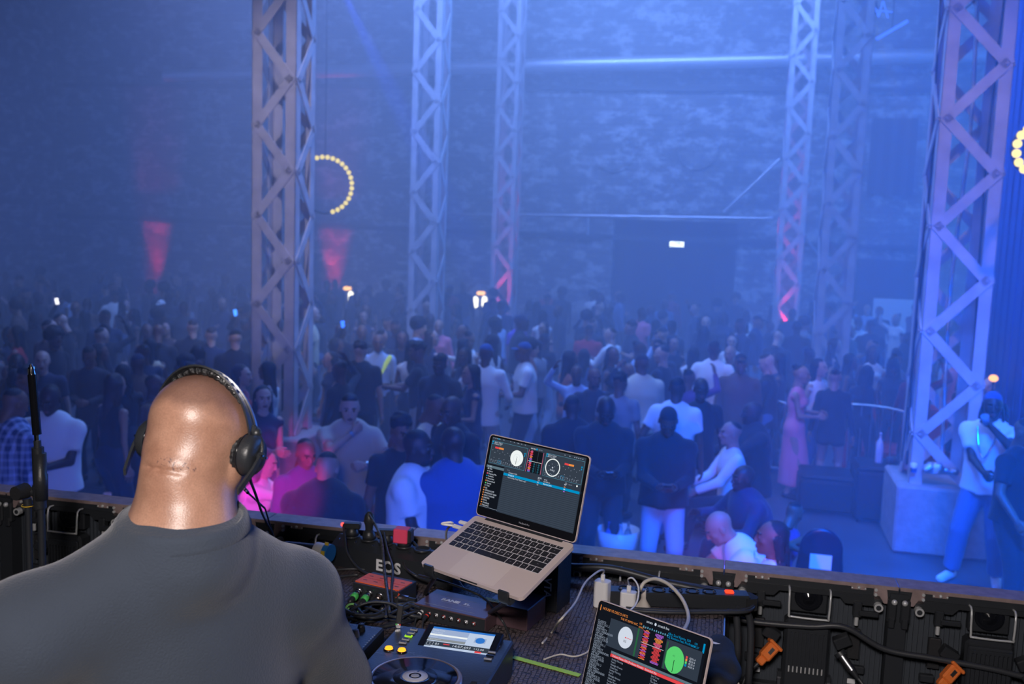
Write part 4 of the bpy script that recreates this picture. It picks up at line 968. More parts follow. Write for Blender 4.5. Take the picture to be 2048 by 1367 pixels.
XZ = [(-200, 130, 'at far left edge'), (130, 260, 'at far left'), (260, 400, 'above the headphones'), (400, 505, 'left of left front column'), (505, 625, 'at left front column'),
      (625, 720, 'right of front left column'), (720, 815, 'left of second left column'), (815, 890, 'at the second left column'), (890, 985, 'between rear left columns'), (985, 1060, 'at rearmost left column'),
      (1060, 1150, 'left of the doorway'), (1150, 1240, 'before the doorway left side'), (1240, 1350, 'under the exit sign'), (1350, 1450, 'before the doorway right side'), (1450, 1545, 'right of the doorway'),
      (1545, 1640, 'at rearmost right column'), (1640, 1720, 'at middle right column'), (1720, 1830, 'before the pale blank panel'), (1830, 1960, 'through biggest right column'), (1960, 2300, 'by the blue drape')]
tops_c = ['black']*9+['charcoal']*4+['navy']*3+['white']*4+['grey']*2+['pale blue']*2+['beige', 'burgundy', 'purple', 'rust', 'denim', 'olive', 'brown', 'blue', 'red', 'pink', 'cream']
skins = ['deep', 'dark', 'dark', 'brown', 'brown', 'tan', 'light']
rnd = random.Random(5); used = 0; cands = []
for t in range(60000):
    D = 9.4+rnd.random()**.8*16.4; px = rnd.uniform(-40, 2090); q = P(px, 600, D)
    x, y = q.x, q.y; u, v = q.dot(U), q.dot(V)
    if v > 25.6: continue
    near = 9.6 if px < 480 else (11.6 if px < 960 else (12.6 if px < 1150 else (12.3 if px < 1640 else 13.2)))
    if px > 1960: near = 11.5
    if px > 2000 and D < 12.5: continue
    if D < near: continue
    if D > 16.5 and min(abs(px-692), abs(px-960)) < 22: continue
    dm = .62 if D < 15 else .78+(D-15)*.02
    if not free(x, y, dm): continue
    taken.append((x, y)); cands.append((D, px, x, y))
    if len(cands) >= 262: break
cands.sort()
for n, (D, px, x, y) in enumerate(cands):
    i = rnd.randrange(len(protos)); src = protos[i]
    o = copy_tree(src)
    hgt = rnd.gauss(1.73 if not POSES[i][0] else 1.66, .06)
    fr = rnd.random(); deg = rnd.gauss(180, 35) if fr < .35 else (rnd.gauss(0, 35) if fr < .65 else rnd.choice((-90, 90))+rnd.gauss(0, 25))
    place(o, x, y, 0, face_rot(x, y, deg), hgt/1.765)
    tc_, sk = rnd.choice(tops_c), rnd.choice(skins); bc = rnd.choice(['black', 'black', 'black', 'charcoal', 'denim', 'navy', 'light denim']); hc = 'black'
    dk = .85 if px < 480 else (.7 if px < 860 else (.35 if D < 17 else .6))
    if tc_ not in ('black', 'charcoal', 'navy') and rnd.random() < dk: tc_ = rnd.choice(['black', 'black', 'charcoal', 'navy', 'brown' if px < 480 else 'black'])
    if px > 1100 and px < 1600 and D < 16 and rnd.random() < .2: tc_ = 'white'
    top_n = ''
    for c in o.children:
        nm = c.name.split('.')[0]
        if nm == 'hair': 
            hc = 'brown' if sk in ('tan', 'light') and rnd.random() < .5 else 'black'; set_slots(c, [HRM[hc]])
        elif nm == 'baseball_cap': set_slots(c, [CLM[rnd.choice(['black', 'navy', 'white', 'charcoal'])]])
        elif nm == 'trousers': set_slots(c, [CLM[bc]])
        elif nm == 'shoe': set_slots(c, [CLM['black']])
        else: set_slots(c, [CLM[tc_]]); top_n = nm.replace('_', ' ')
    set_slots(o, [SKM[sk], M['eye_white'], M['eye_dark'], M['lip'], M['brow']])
    zone = [z for a, b_, z in XZ if a <= px < b_][0]
    depth = 'front' if D < 12.5 else ('middle' if D < 16 else ('rear' if D < 20.5 else 'rearmost'))
    a_ = (deg+180) % 360-180; fc = 'facing us' if abs(a_) < 50 else ('back to us' if abs(a_) > 130 else ('turned right' if a_ > 0 else 'turned left'))
    wear = 'dark clothes' if tc_ in ('black', 'charcoal', 'navy') else tc_+' top'
    tag(o, f'{HN[HR[i]]} person in {wear}, {fc}, {depth} rows {zone}'.replace('close cropped', 'cropped').replace('cap wearing', 'capped').replace('front column', 'column'), 'person', 'people packed in the crowd')
# people who hold a lit phone
def light_holder(px, py, pi, hand, col, label, plabel, deg=0, tcol='black'):
    o = copy_tree(protos[pi]); s_ = .97; q = Pz(px, py, hand[2]*s_+.05); rot = face_rot(q.x, q.y, deg); off = Matrix.Rotation(rot, 3, 'Z') @ Vector((hand[0], hand[1]-.05, 0))*s_
    place(o, q.x-off.x, q.y-off.y, 0, rot, s_); set_slots(o, [SKM['brown'], M['eye_white'], M['eye_dark'], M['lip'], M['brow']])
    for c in o.children: set_slots(c, [HRM['black'] if c.name.startswith('hair') else CLM[tcol if 'trousers' not in c.name and 'shoe' not in c.name else 'black']])
    tag(o, plabel, 'person', 'people packed in the crowd')
    mb = MB(); mb.box((0, 0, 0), (.07, .010, .12), M['black_gloss'], bev=.003); mb.box((0, -.006, 0), (.06, .002, .105), emis('phone_light', col, 3.0)); tag(mb.build('phone', T=Matrix.Translation(q) @ Matrix.Rotation(-.2, 4, 'Y')), label, 'phone')
    return o
UPH = (-.3, -.2, 1.75); LOWH = (-.1, -.3, 1.15)
light_holder(471, 625, 5, UPH, (.05, .25, 1), 'bright blue phone light held up left of the left front column', 'long sleeved person raising a bright blue phone light left of the left front column')
light_holder(686, 648, 5, UPH, (.03, .15, 1), 'blue phone glow held up right of the left front column', 'person in dark clothes raising a blue phone glow right of the left front column')
light_holder(114, 602, 5, UPH, (.9, .9, 1), 'white phone light held up at far left of the crowd', 'person in dark clothes raising a white phone light at far left')
light_holder(721, 668, 1, LOWH, (.9, .7, .5), 'warm phone light left of the yellow-green sash', 'person looking at a warm phone light left of the yellow-green sash')
light_holder(790, 740, 1, LOWH, (.5, .1, .8), 'violet phone glow beside the outstretched arms', 'person looking at a violet phone glow beside the outstretched arms')
for o in protos:
    for c in list(o.children): bpy.data.objects.remove(c)
    bpy.data.objects.remove(o)
byl = {}
for o in list(COL.objects):
    if o.get('category') == 'person': byl.setdefault(o['label'], []).append(o)
for lb, os_ in byl.items():
    for o in os_:
        if len(os_) > 1:
            os_.sort(key=lambda q: proj(q.location)[0]); n = len(os_); i = os_.index(o)
            o['label'] = lb.replace(' rows', '')+', '+(('left', 'right')[i] if n == 2 else ('left', 'middle', 'right')[min(i, 2)])+' of '+('two' if n == 2 else 'three')
for o in COL.objects:
    if o.get('category') == 'person':
        for a_, b_ in ((' rows', ''), (' haired', ''), (' wearing', ''), ('dark clothes', 'black'), (' the doorway', ' doorway'), (' biggest', ''), (', turned', ' turned'), ('long sleeved ', ''), (' left column', ' column')):
            if len(o['label'].split()) > 16: o['label'] = o['label'].replace(a_, b_)
# ------------------------------------------------------------------ stage, table
TZ = 2.345; SZ = 1.43
b = MB(); b.box((-1.5, .55, SZ-.06), (9, 4.9, .12), M['black_matte']); b.box((-1.5, 2.95, SZ/2-.07), (9, .05, SZ-.14), M['black_matte'])
tag(b.build('floor_stage', T=ROOM), 'black stage deck under the booth', kind='structure')
hm_ = bpy.data.materials.new('honeycomb_rubber'); hm_.use_nodes = True; N, L = nt(hm_); b = N['Principled BSDF']
b.inputs['Base Color'].default_value = (.035, .028, .030, 1); b.inputs['Roughness'].default_value = .55
tc = N.new('ShaderNodeTexCoord'); vo = N.new('ShaderNodeTexVoronoi'); vo.feature = 'DISTANCE_TO_EDGE'; vo.inputs['Scale'].default_value = 95; vo.inputs['Randomness'].default_value = .25
L.new(tc.outputs['Object'], vo.inputs['Vector']); r = N.new('ShaderNodeValToRGB'); r.color_ramp.elements[0].position = .02; r.color_ramp.elements[1].position = .12
L.new(vo.outputs['Distance'], r.inputs[0]); bp = N.new('ShaderNodeBump'); bp.inputs['Strength'].default_value = .9; bp.inputs['Distance'].default_value = .004; L.new(r.outputs[0], bp.inputs['Height']); L.new(bp.outputs[0], b.inputs['Normal'])
mx = N.new('ShaderNodeMixRGB'); mx.inputs[1].default_value = (.03, .025, .028, 1); mx.inputs[2].default_value = (.12, .092, .095, 1); L.new(r.outputs[0], mx.inputs[0]); L.new(mx.outputs[0], b.inputs['Base Color'])
TR_ = toR(Pz(1447, 1235, TZ)); uR = TR_[0]
troot = empty('dj_table', R(0, 0, SZ), 'black honeycomb-topped booth table under all the players and cables', 'table')
b = MB(); b.box(((uR-1.75)/2, 2.32, TZ-.02), (uR+1.75, 1.12, .04), hm_); b.build('tabletop', None, T=ROOM); o = bpy.data.objects['tabletop']; o.parent = troot; o.matrix_parent_inverse = troot.matrix_world.inverted() if False else Matrix.Translation(-troot.location)
b = MB(); b.box((uR+.003, 2.32, TZ-.02), (.004, 1.12, .045), M['steel']); o = b.build('edge_trim', T=ROOM); o.parent = troot; o.matrix_parent_inverse = Matrix.Translation(-troot.location)
for uu in (-1.65, uR-.06):
    for vv in (1.82, 2.82):
        b = MB(); b.box((uu, vv, (SZ+TZ-.04)/2), (.05, .05, TZ-.04-SZ), M['black_metal']); o = b.build('leg', T=ROOM); o.parent = troot; o.matrix_parent_inverse = Matrix.Translation(-troot.location)
# ------------------------------------------------------------------ the man at the decks
skm = bpy.data.materials.new('close_up_skin'); skm.use_nodes = True; N, L = nt(skm); b = N['Principled BSDF']
HC = P(405, 888, 1.62)
yaw_, pit_ = math.radians(14), math.radians(27)
hd_ = Vector((math.sin(yaw_)*math.cos(pit_), math.cos(yaw_)*math.cos(pit_), -math.sin(pit_)))
hx_ = (-hd_).cross(Vector((0.05, 0, 1))).normalized(); hz_ = hx_.cross(-hd_).normalized()
HS = .91
DHT = frame(HC, hx_, -hd_, hz_) @ Matrix.Scale(HS, 4)
geo = N.new('ShaderNodeNewGeometry'); mp = N.new('ShaderNodeMapping'); mp.vector_type = 'POINT'
inv = DHT.inverted(); invU = frame(HC, hx_, -hd_, hz_).inverted(); mp.inputs['Rotation'].default_value = invU.to_euler(); mp.inputs['Location'].default_value = invU.translation
tcd = N.new('ShaderNodeTexCoord'); L.new(tcd.outputs['Object'], mp.inputs[0])
sp = N.new('ShaderNodeSeparateXYZ'); L.new(mp.outputs[0], sp.inputs[0])
n1 = N.new('ShaderNodeTexNoise'); n1.inputs['Scale'].default_value = 16; n1.inputs['Detail'].default_value = 5; L.new(mp.outputs[0], n1.inputs['Vector'])
n2 = N.new('ShaderNodeTexNoise'); n2.inputs['Scale'].default_value = 420; n2.inputs['Detail'].default_value = 3; L.new(mp.outputs[0], n2.inputs['Vector'])
r1 = N.new('ShaderNodeValToRGB'); r1.color_ramp.elements[0].color = (.30, .155, .105, 1); r1.color_ramp.elements[1].color = (.42, .235, .165, 1); r1.color_ramp.elements[0].position = .35; r1.color_ramp.elements[1].position = .65
L.new(n1.outputs[0], r1.inputs[0])
# shaved-hair shadow over the scalp above the hairline
ma = N.new('ShaderNodeMath'); ma.operation = 'MULTIPLY_ADD'; ma.inputs[1].default_value = .12; ma.inputs[2].default_value = -.06; L.new(n1.outputs[0], ma.inputs[0])
mb_ = N.new('ShaderNodeMath'); mb_.operation = 'ADD'; L.new(sp.outputs['Z'], mb_.inputs[0]); L.new(ma.outputs[0], mb_.inputs[1])
mr = N.new('ShaderNodeMapRange'); mr.inputs['From Min'].default_value = .03; mr.inputs['From Max'].default_value = .06; mr.inputs['To Max'].default_value = .6; L.new(mb_.outputs[0], mr.inputs['Value'])
mx = N.new('ShaderNodeMixRGB'); mx.inputs[2].default_value = (.07, .035, .034, 1); L.new(mr.outputs[0], mx.inputs[0]); L.new(r1.outputs[0], mx.inputs[1])
mx2 = N.new('ShaderNodeMixRGB'); mx2.blend_type = 'MULTIPLY'; mx2.inputs[0].default_value = .5; L.new(mx.outputs[0], mx2.inputs[1]); L.new(n2.outputs[0], mx2.inputs[2])
# small inked mark at the nape
vd = N.new('ShaderNodeVectorMath'); vd.operation = 'SUBTRACT'; L.new(mp.outputs[0], vd.inputs[0]); vd.inputs[1].default_value = (-.022, .09, -.055)
vs_ = N.new('ShaderNodeVectorMath'); vs_.operation = 'MULTIPLY'; vs_.inputs[1].default_value = (34, 8, 110); L.new(vd.outputs[0], vs_.inputs[0])
vl = N.new('ShaderNodeVectorMath'); vl.operation = 'LENGTH'; L.new(vs_.outputs[0], vl.inputs[0])
n3 = N.new('ShaderNodeTexNoise'); n3.inputs['Scale'].default_value = 260; L.new(mp.outputs[0], n3.inputs['Vector'])
lt = N.new('ShaderNodeMath'); lt.operation = 'LESS_THAN'; lt.inputs[1].default_value = 1.0; L.new(vl.outputs['Value'], lt.inputs[0])
gt = N.new('ShaderNodeMath'); gt.operation = 'GREATER_THAN'; gt.inputs[1].default_value = .60; L.new(n3.outputs[0], gt.inputs[0])
mm = N.new('ShaderNodeMath'); mm.operation = 'MULTIPLY'; L.new(lt.outputs[0], mm.inputs[0]); L.new(gt.outputs[0], mm.inputs[1])
mx3 = N.new('ShaderNodeMixRGB'); mx3.inputs[2].default_value = (.10, .055, .05, 1); L.new(mm.outputs[0], mx3.inputs[0]); L.new(mx2.outputs[0], mx3.inputs[1])
mg = N.new('ShaderNodeMixRGB'); mg.blend_type = 'MULTIPLY'; mg.inputs[0].default_value = 1; mg.inputs[2].default_value = (1.55, 1.55, 1.55, 1); L.new(mx3.outputs[0], mg.inputs[1])
L.new(mg.outputs[0], b.inputs['Base Color']); b.inputs['Roughness'].default_value = .36; b.inputs['Specular IOR Level'].default_value = .6
b.inputs['Subsurface Weight'].default_value = .0
bp = N.new('ShaderNodeBump'); bp.inputs['Strength'].default_value = .18; bp.inputs['Distance'].default_value = .002; L.new(n2.outputs[0], bp.inputs['Height']); L.new(bp.outputs[0], b.inputs['Normal'])
HB = [hx_, -hd_, hz_]; XH = lambda x, y, z: DHT @ Vector((x, y, z))
NB = P(366, 1062, 1.56)                       # base of the neck
shL = P(52, 1282, 1.44); shR = P(588, 1196, 1.76); mid = (shL+shR)/2
elL = P(-70, 1520, 1.62); wrL = Pz(330, 1560, TZ+.06); elR = P(668, 1420, 2.0); wrR = Pz(800, 1440, TZ+.10)
pel = Vector((mid.x+.02, mid.y+.0, 2.36)); chest = mid+Vector((0, .035, -.16))
axS = (shR-shL).normalized(); fwS = axS.cross(Vector((0, 0, 1)))*-1
lo = Vector((-1.15, 1.05, 2.25)); hi = Vector((-.0, 2.45, 3.26))
class HField(Field):
    def hell(s, c, r, k=.02, B=None, sub=False): s.ell(c, tuple(x*HS for x in r), k, B, sub)
def dj_body(h):
    f = HField(lo, hi, h)
    f.hell(XH(0, .022, .032), (.0890, .102, .088), .01, HB); f.hell(XH(0, -.012, -.005), (.073, .085, .098), .03, HB); f.hell(XH(0, -.035, -.068), (.056, .056, .052), .03, HB)
    f.hell(XH(0, .055, -.030), (.062, .040, .045), .03, HB)
    f.hell(XH(0, -.068, -.100), (.024, .021, .019), .02, HB)
    for s in (-1, 1):
        f.hell(XH(s*.045, -.055, -.020), (.024, .024, .02), .02, HB); f.hell(XH(s*.032, -.098, .012), (.017, .016, .012), .012, HB, sub=True)
        f.hell(XH(s*.031, -.080, .010), (.0135, .0125, .012), .002, HB); f.cap(XH(s*.015, -.094, .031), XH(s*.045, -.083, .030), .007, .006, .01)
        f.hell(XH(s*.083, .006, -.012), (.009, .020, .034), .006, HB); f.hell(XH(s*.012, -.100, -.032), (.009, .010, .008), .006, HB)
        f.hell(XH(s*.081, -.004, -.045), (.008, .010, .010), .006, HB)
    f.cap(XH(0, -.09, .018), XH(0, -.11, -.028), .009, .0125, .008); f.hell(XH(0, -.093, -.058), (.025, .012, .0075), .006, HB); f.hell(XH(0, -.091, -.071), (.021, .012, .0085), .006, HB)
    f.cap(XH(.0, .022, -.045), NB, .067, .090, .03); f.cap(XH(0, .05, -.065), XH(0, .055, -.075), .040, .045, .03)
    for z_ in (-.070, ):                    # folds of the nape
        f.cap(XH(-.040, .098, z_), XH(.0, .106, z_-.004), .0012, .0016, .007, sub=True); f.cap(XH(.0, .106, z_-.004), XH(.040, .098, z_), .0016, .0012, .007, sub=True)
    f.cap(NB-Vector((0, 0, .02)), shL+Vector((.03, 0, .0)), .062, .050, .04); f.cap(NB-Vector((0, 0, .02)), shR+Vector((-.03, 0, .0)), .062, .050, .04)
    f.cap(mid, chest, .15, .17, .06, (fwS, .7)); f.cap(chest, pel, .17, .16, .06, (fwS, .75)); f.cap(shL, shR, .06, .06, .05)
    for a, e, w_ in ((shL, elL, wrL), (shR, elR, wrR)): f.cap(a, e, .062, .050, .03); f.cap(e, w_, .050, .031, .012)
    return f
parts_ = [(*dj_body(.0046).mesh(), 0)]
def hand_at(wr, el, side, kind='relax', aim=None):
    v, q = HANDS[kind]; x = ((aim or (wr-el))).normalized(); pn = Vector((0, 0, -1)); pn = (pn-x*pn.dot(x)).normalized(); z = -pn; y = z.cross(x); v = v.copy()
    if side > 0: pass
    else: v[:, 1] *= -1; q = q[:, ::-1]
    return xf(v, frame(wr, x, y, z)), q, 0
parts_ += [hand_at(wrL, elL, -1, aim=Vector((.1, 1, 0))), hand_at(wrR, elR, 1, aim=Vector((-.1, 1, -.05)))]
# legs down to the stage
fL = Field(Vector((-1.1, 1.1, SZ-.02)), Vector((-.1, 2.2, 2.5)), .012)
hips = {s: pel+axS*(s*.10)-Vector((0, 0, .05)) for s in (-1, 1)}; an = {s: Vector((pel.x+s*.14, pel.y+.02, SZ+.09)) for s in (-1, 1)}; kn = {s: (hips[s]+an[s])/2+Vector((0, .04, 0)) for s in (-1, 1)}
for s in (-1, 1): fL.cap(hips[s], kn[s], .10, .065, .02); fL.cap(kn[s], an[s], .064, .04, .01); fL.cap(an[s]+Vector((0, -.03, -.05)), an[s]+Vector((0, .17, -.055)), .036, .03, .02)
parts_.append((*fL.mesh(), 0))
dj = bpy.data.objects.new('person', np_mesh('person', parts_, [skm])); COL.objects.link(dj)
tag(dj, 'large bald man in dark grey tee with headphones, back to us at the decks', 'person')
def dpart(nm, f, m):
    v, q = f.mesh(); o = bpy.data.objects.new(nm, np_mesh(nm, [(v, q, 0)], [m])); COL.objects.link(o); o.parent = dj; return o
M['tee_grey'] = mat('charcoal_jersey', (.040, .054, .082), .9, bump=.25, bscale=260, sheen=.25, var=.12, vscale=5)
nax = ((XH(0, .022, -.045)-NB).normalized()+Vector((0.02, -.45, .75))).normalized(); CN = NB+nax*.024
f = Field(lo, hi, .0062); g = .018
f.cap(NB-Vector((0, 0, .024)), shL+Vector((.02, .0, .012)), .080, .064+g, .05); f.cap(NB-Vector((0, 0, .024)), shR+Vector((-.02, 0, .008)), .080, .060+g, .05)
f.cap(mid-Vector((0, 0, .02)), chest, .165, .19, .07, (fwS, .72)); f.cap(chest, pel-Vector((0, 0, .0)), .20, .205, .07, (fwS, .78)); f.cap(shL, shR, .070, .070, .06)
f.cap(NB-Vector((0, 0, .03)), CN, .106, .0985, .02, cut=True)
for a, e, t in ((shL, elL, .72), (shR, elR, .72)): f.cap(a, a.lerp(e, t), .062+g, .062+g*1.5, .05, cut=True)
f.noise(.0065, 15, 9, (1, .6, .8)); f.noise(.0018, 45, 4, (1, 1, .5))
dpart('tee_shirt', f, M['tee_grey'])
mb = MB(); ax_ = nax; e1 = ax_.cross(Vector((0, 1, 0))).normalized(); e2 = ax_.cross(e1)
c_ = CN
for rr_, dz in ((.0925, .0), ):
    vsx = []; n = 72
    for i in range(n):
        t = 2*PI*i/n; d_ = e1*math.cos(t)+e2*math.sin(t)
        for dr, dz_ in ((.0, .004), (.004, .006), (.009, .0), (.015, -.016), (.010, -.024), (.002, -.02)): vsx.append(c_+d_*(rr_+dr)+ax_*dz_)
    k = 6; mb.add(vsx, [(i*k+q, ((i+1) % n)*k+q, ((i+1) % n)*k+(q+1) % k, i*k+(q+1) % k) for i in range(n) for q in range(k)], M['tee_grey'], smooth=True)
o = mb.build('collar', dj)
f = Field(Vector((-1.1, 1.1, SZ-.02)), Vector((-.1, 2.2, 2.5)), .012)
for s in (-1, 1): f.cap(hips[s], kn[s], .125, .085, .02); f.cap(kn[s], an[s], .084, .065, .01, cut=True)
dpart('trousers', f, CLM['black'])
for s in (-1, 1):
    f = Field(an[s]-Vector((.2, .2, .12)), an[s]+Vector((.2, .3, .1)), .01); f.cap(an[s]+Vector((0, -.03, -.05)), an[s]+Vector((0, .18, -.052)), .048, .042, .02); f.plane((0, 0, SZ+.001), (0, 0, -1)); dpart('shoe', f, CLM['black'])
# ------------------------------------------------------------------ headphones
HPT = DHT
hp = empty('headphones', DHT, 'black padded headphones on the bald man at the decks', 'headphones')
def hpart(mb, nm, par=None): return mb.build(nm, par or hp)
BT = math.radians(33)
def arc(rx, rz, y0, a0, a1, n=40): return [(rx*math.cos(a), y0+math.sin(BT)*rz*math.sin(a), .016+math.cos(BT)*rz*math.sin(a)) for a in np.linspace(a0, a1, n)]
lea = mat('black_leatherette', (.012, .013, .016), .3, bump=.9, bscale=110, coat=.3)
# flat band strip
def strip(pts, w_, t_, m_, up0=(0, 1, 0)):
    mb = MB(); vs = []; n = len(pts); pts = [Vector(p) for p in pts]; W_ = Vector(up0)
    for i, p in enumerate(pts):
        d = (pts[min(i+1, n-1)]-pts[max(i-1, 0)]).normalized(); nrm = d.cross(W_).normalized()
        for a, b_ in ((-1, -1), (1, -1), (1, 1), (-1, 1)): vs.append(p+W_*(a*w_/2)+nrm*(b_*t_/2))
    mb.add(vs, [(4*i+j, 4*i+(j+1) % 4, 4*i+4+(j+1) % 4, 4*i+4+j) for i in range(n-1) for j in range(4)]+[(3, 2, 1, 0), tuple(4*(n-1)+j for j in range(4))], m_, smooth=False); return mb
hpart(strip(arc(.0985, .127, .004, .05, PI-.05), .024, .0035, M['black_plastic']), 'headband')
pad = MB(); pts = arc(.0925, .1210, .004, .62, PI-.62, 46); rr = [.0078+.0016*math.sin(i*1.9)+(0 if 2 < i < 43 else -.003) for i in range(46)]
pad.tube(pts, rr, lea, 12); hpart(pad, 'headband_padding')
hpart(strip(arc(.1025, .131, -.012, .05, PI-.05), .007, .003, M['steel']), 'outer_band')
for s in (-1, 1):
    cxx = s*.092; C_ = Matrix.Translation((cxx, .004, -.006)) @ Matrix.Rotation(s*PI/2, 4, 'Y')   # local z points outward
    cup = MB(); cup.lathe([(0, .027), (.020, .027), (.030, .0255), (.034, .022), (.0365, .018), (.0375, .002), (.036, -.002), (0, -.002)], M['black_plastic'], 44, C_)
    cu = hpart(cup, 'ear_cup')
    cs = MB(); vs = []; n = 60; k = 10
    for i in range(n):
        t = 2*PI*i/n; wr_ = .0011*math.sin(t*23)
        for j in range(k):
            a = 2*PI*j/k; vs.append(((.027+(.0105+wr_)*math.cos(a))*math.cos(t), (.027+(.0105+wr_)*math.cos(a))*math.sin(t), -.009+.0085*math.sin(a)))
    cs.add(vs, [(i*k+j, ((i+1) % n)*k+j, ((i+1) % n)*k+(j+1) % k, i*k+(j+1) % k) for i in range(n) for j in range(k)], lea, C_, True); hpart(cs, 'ear_cushion')
    rg = MB(); rg.tube([C_ @ Vector((.0372*math.cos(t*PI/24), .0372*math.sin(t*PI/24), .002)) for t in range(48)], .0014, M['black_gloss'], 6, close=True); hpart(rg, 'rim', cu)
    yk = MB(); yk.tube(catmull([(cxx*1.0, .004, .034), (cxx+s*.018, .006, .028), (cxx+s*.029, .006, .011), (cxx+s*.031, .006, -.006)], 6), .0042, M['black_plastic'], 10)
    yk.sphere((cxx+s*.031, .006, -.006), .0085, M['black_plastic'], 14); yk.box((cxx+s*.004, .006, .038), (.014, .024, .018), M['black_plastic'], bev=.003); yk.sphere((cxx+s*.010, .006, .034), .010, M['black_plastic'], 14); hpart(yk, 'hinge_arm')
    for dx in (-.004, .004):
        sc_ = MB(); sc_.cyl((cxx+s*.0325, .006+dx*2, -.006), (cxx+s*.040, .006+dx*2, -.006), .0022, M['chrome'], 8); hpart(sc_, 'screw')
    # slider hanging below the cup
    sl = strip([(cxx+s*.034, .012, -.010), (cxx+s*.031, .020, -.038), (cxx+s*.022, .034, -.078)], .012, .005, M['black_plastic'], (.0, .6, .8)); hpart(sl, 'slider_arm')
mk = MB(); mk.box((-.092-.010, .004, .032), (.007, .011, .016), M['red_plastic'], bev=.002); o = hpart(mk, 'channel_marker'); o['label'] = 'small red marker by the right cup'
cb = MB(); q0 = inv @ P(486, 925, 1.52); pts = [Vector((-.124, .006, -.006)), Vector((-.122, .012, -.035))]+[inv @ P(x, y, Y) for x, y, Y in ((500, 955, 1.60), (512, 990, 1.85), (526, 1030, 2.2), (541, 1058, 2.6), (560, 1100, 2.72))]
cb.tube(catmull(pts, 8), .0028, M['cable'], 8); hpart(cb, 'headphone_cable')
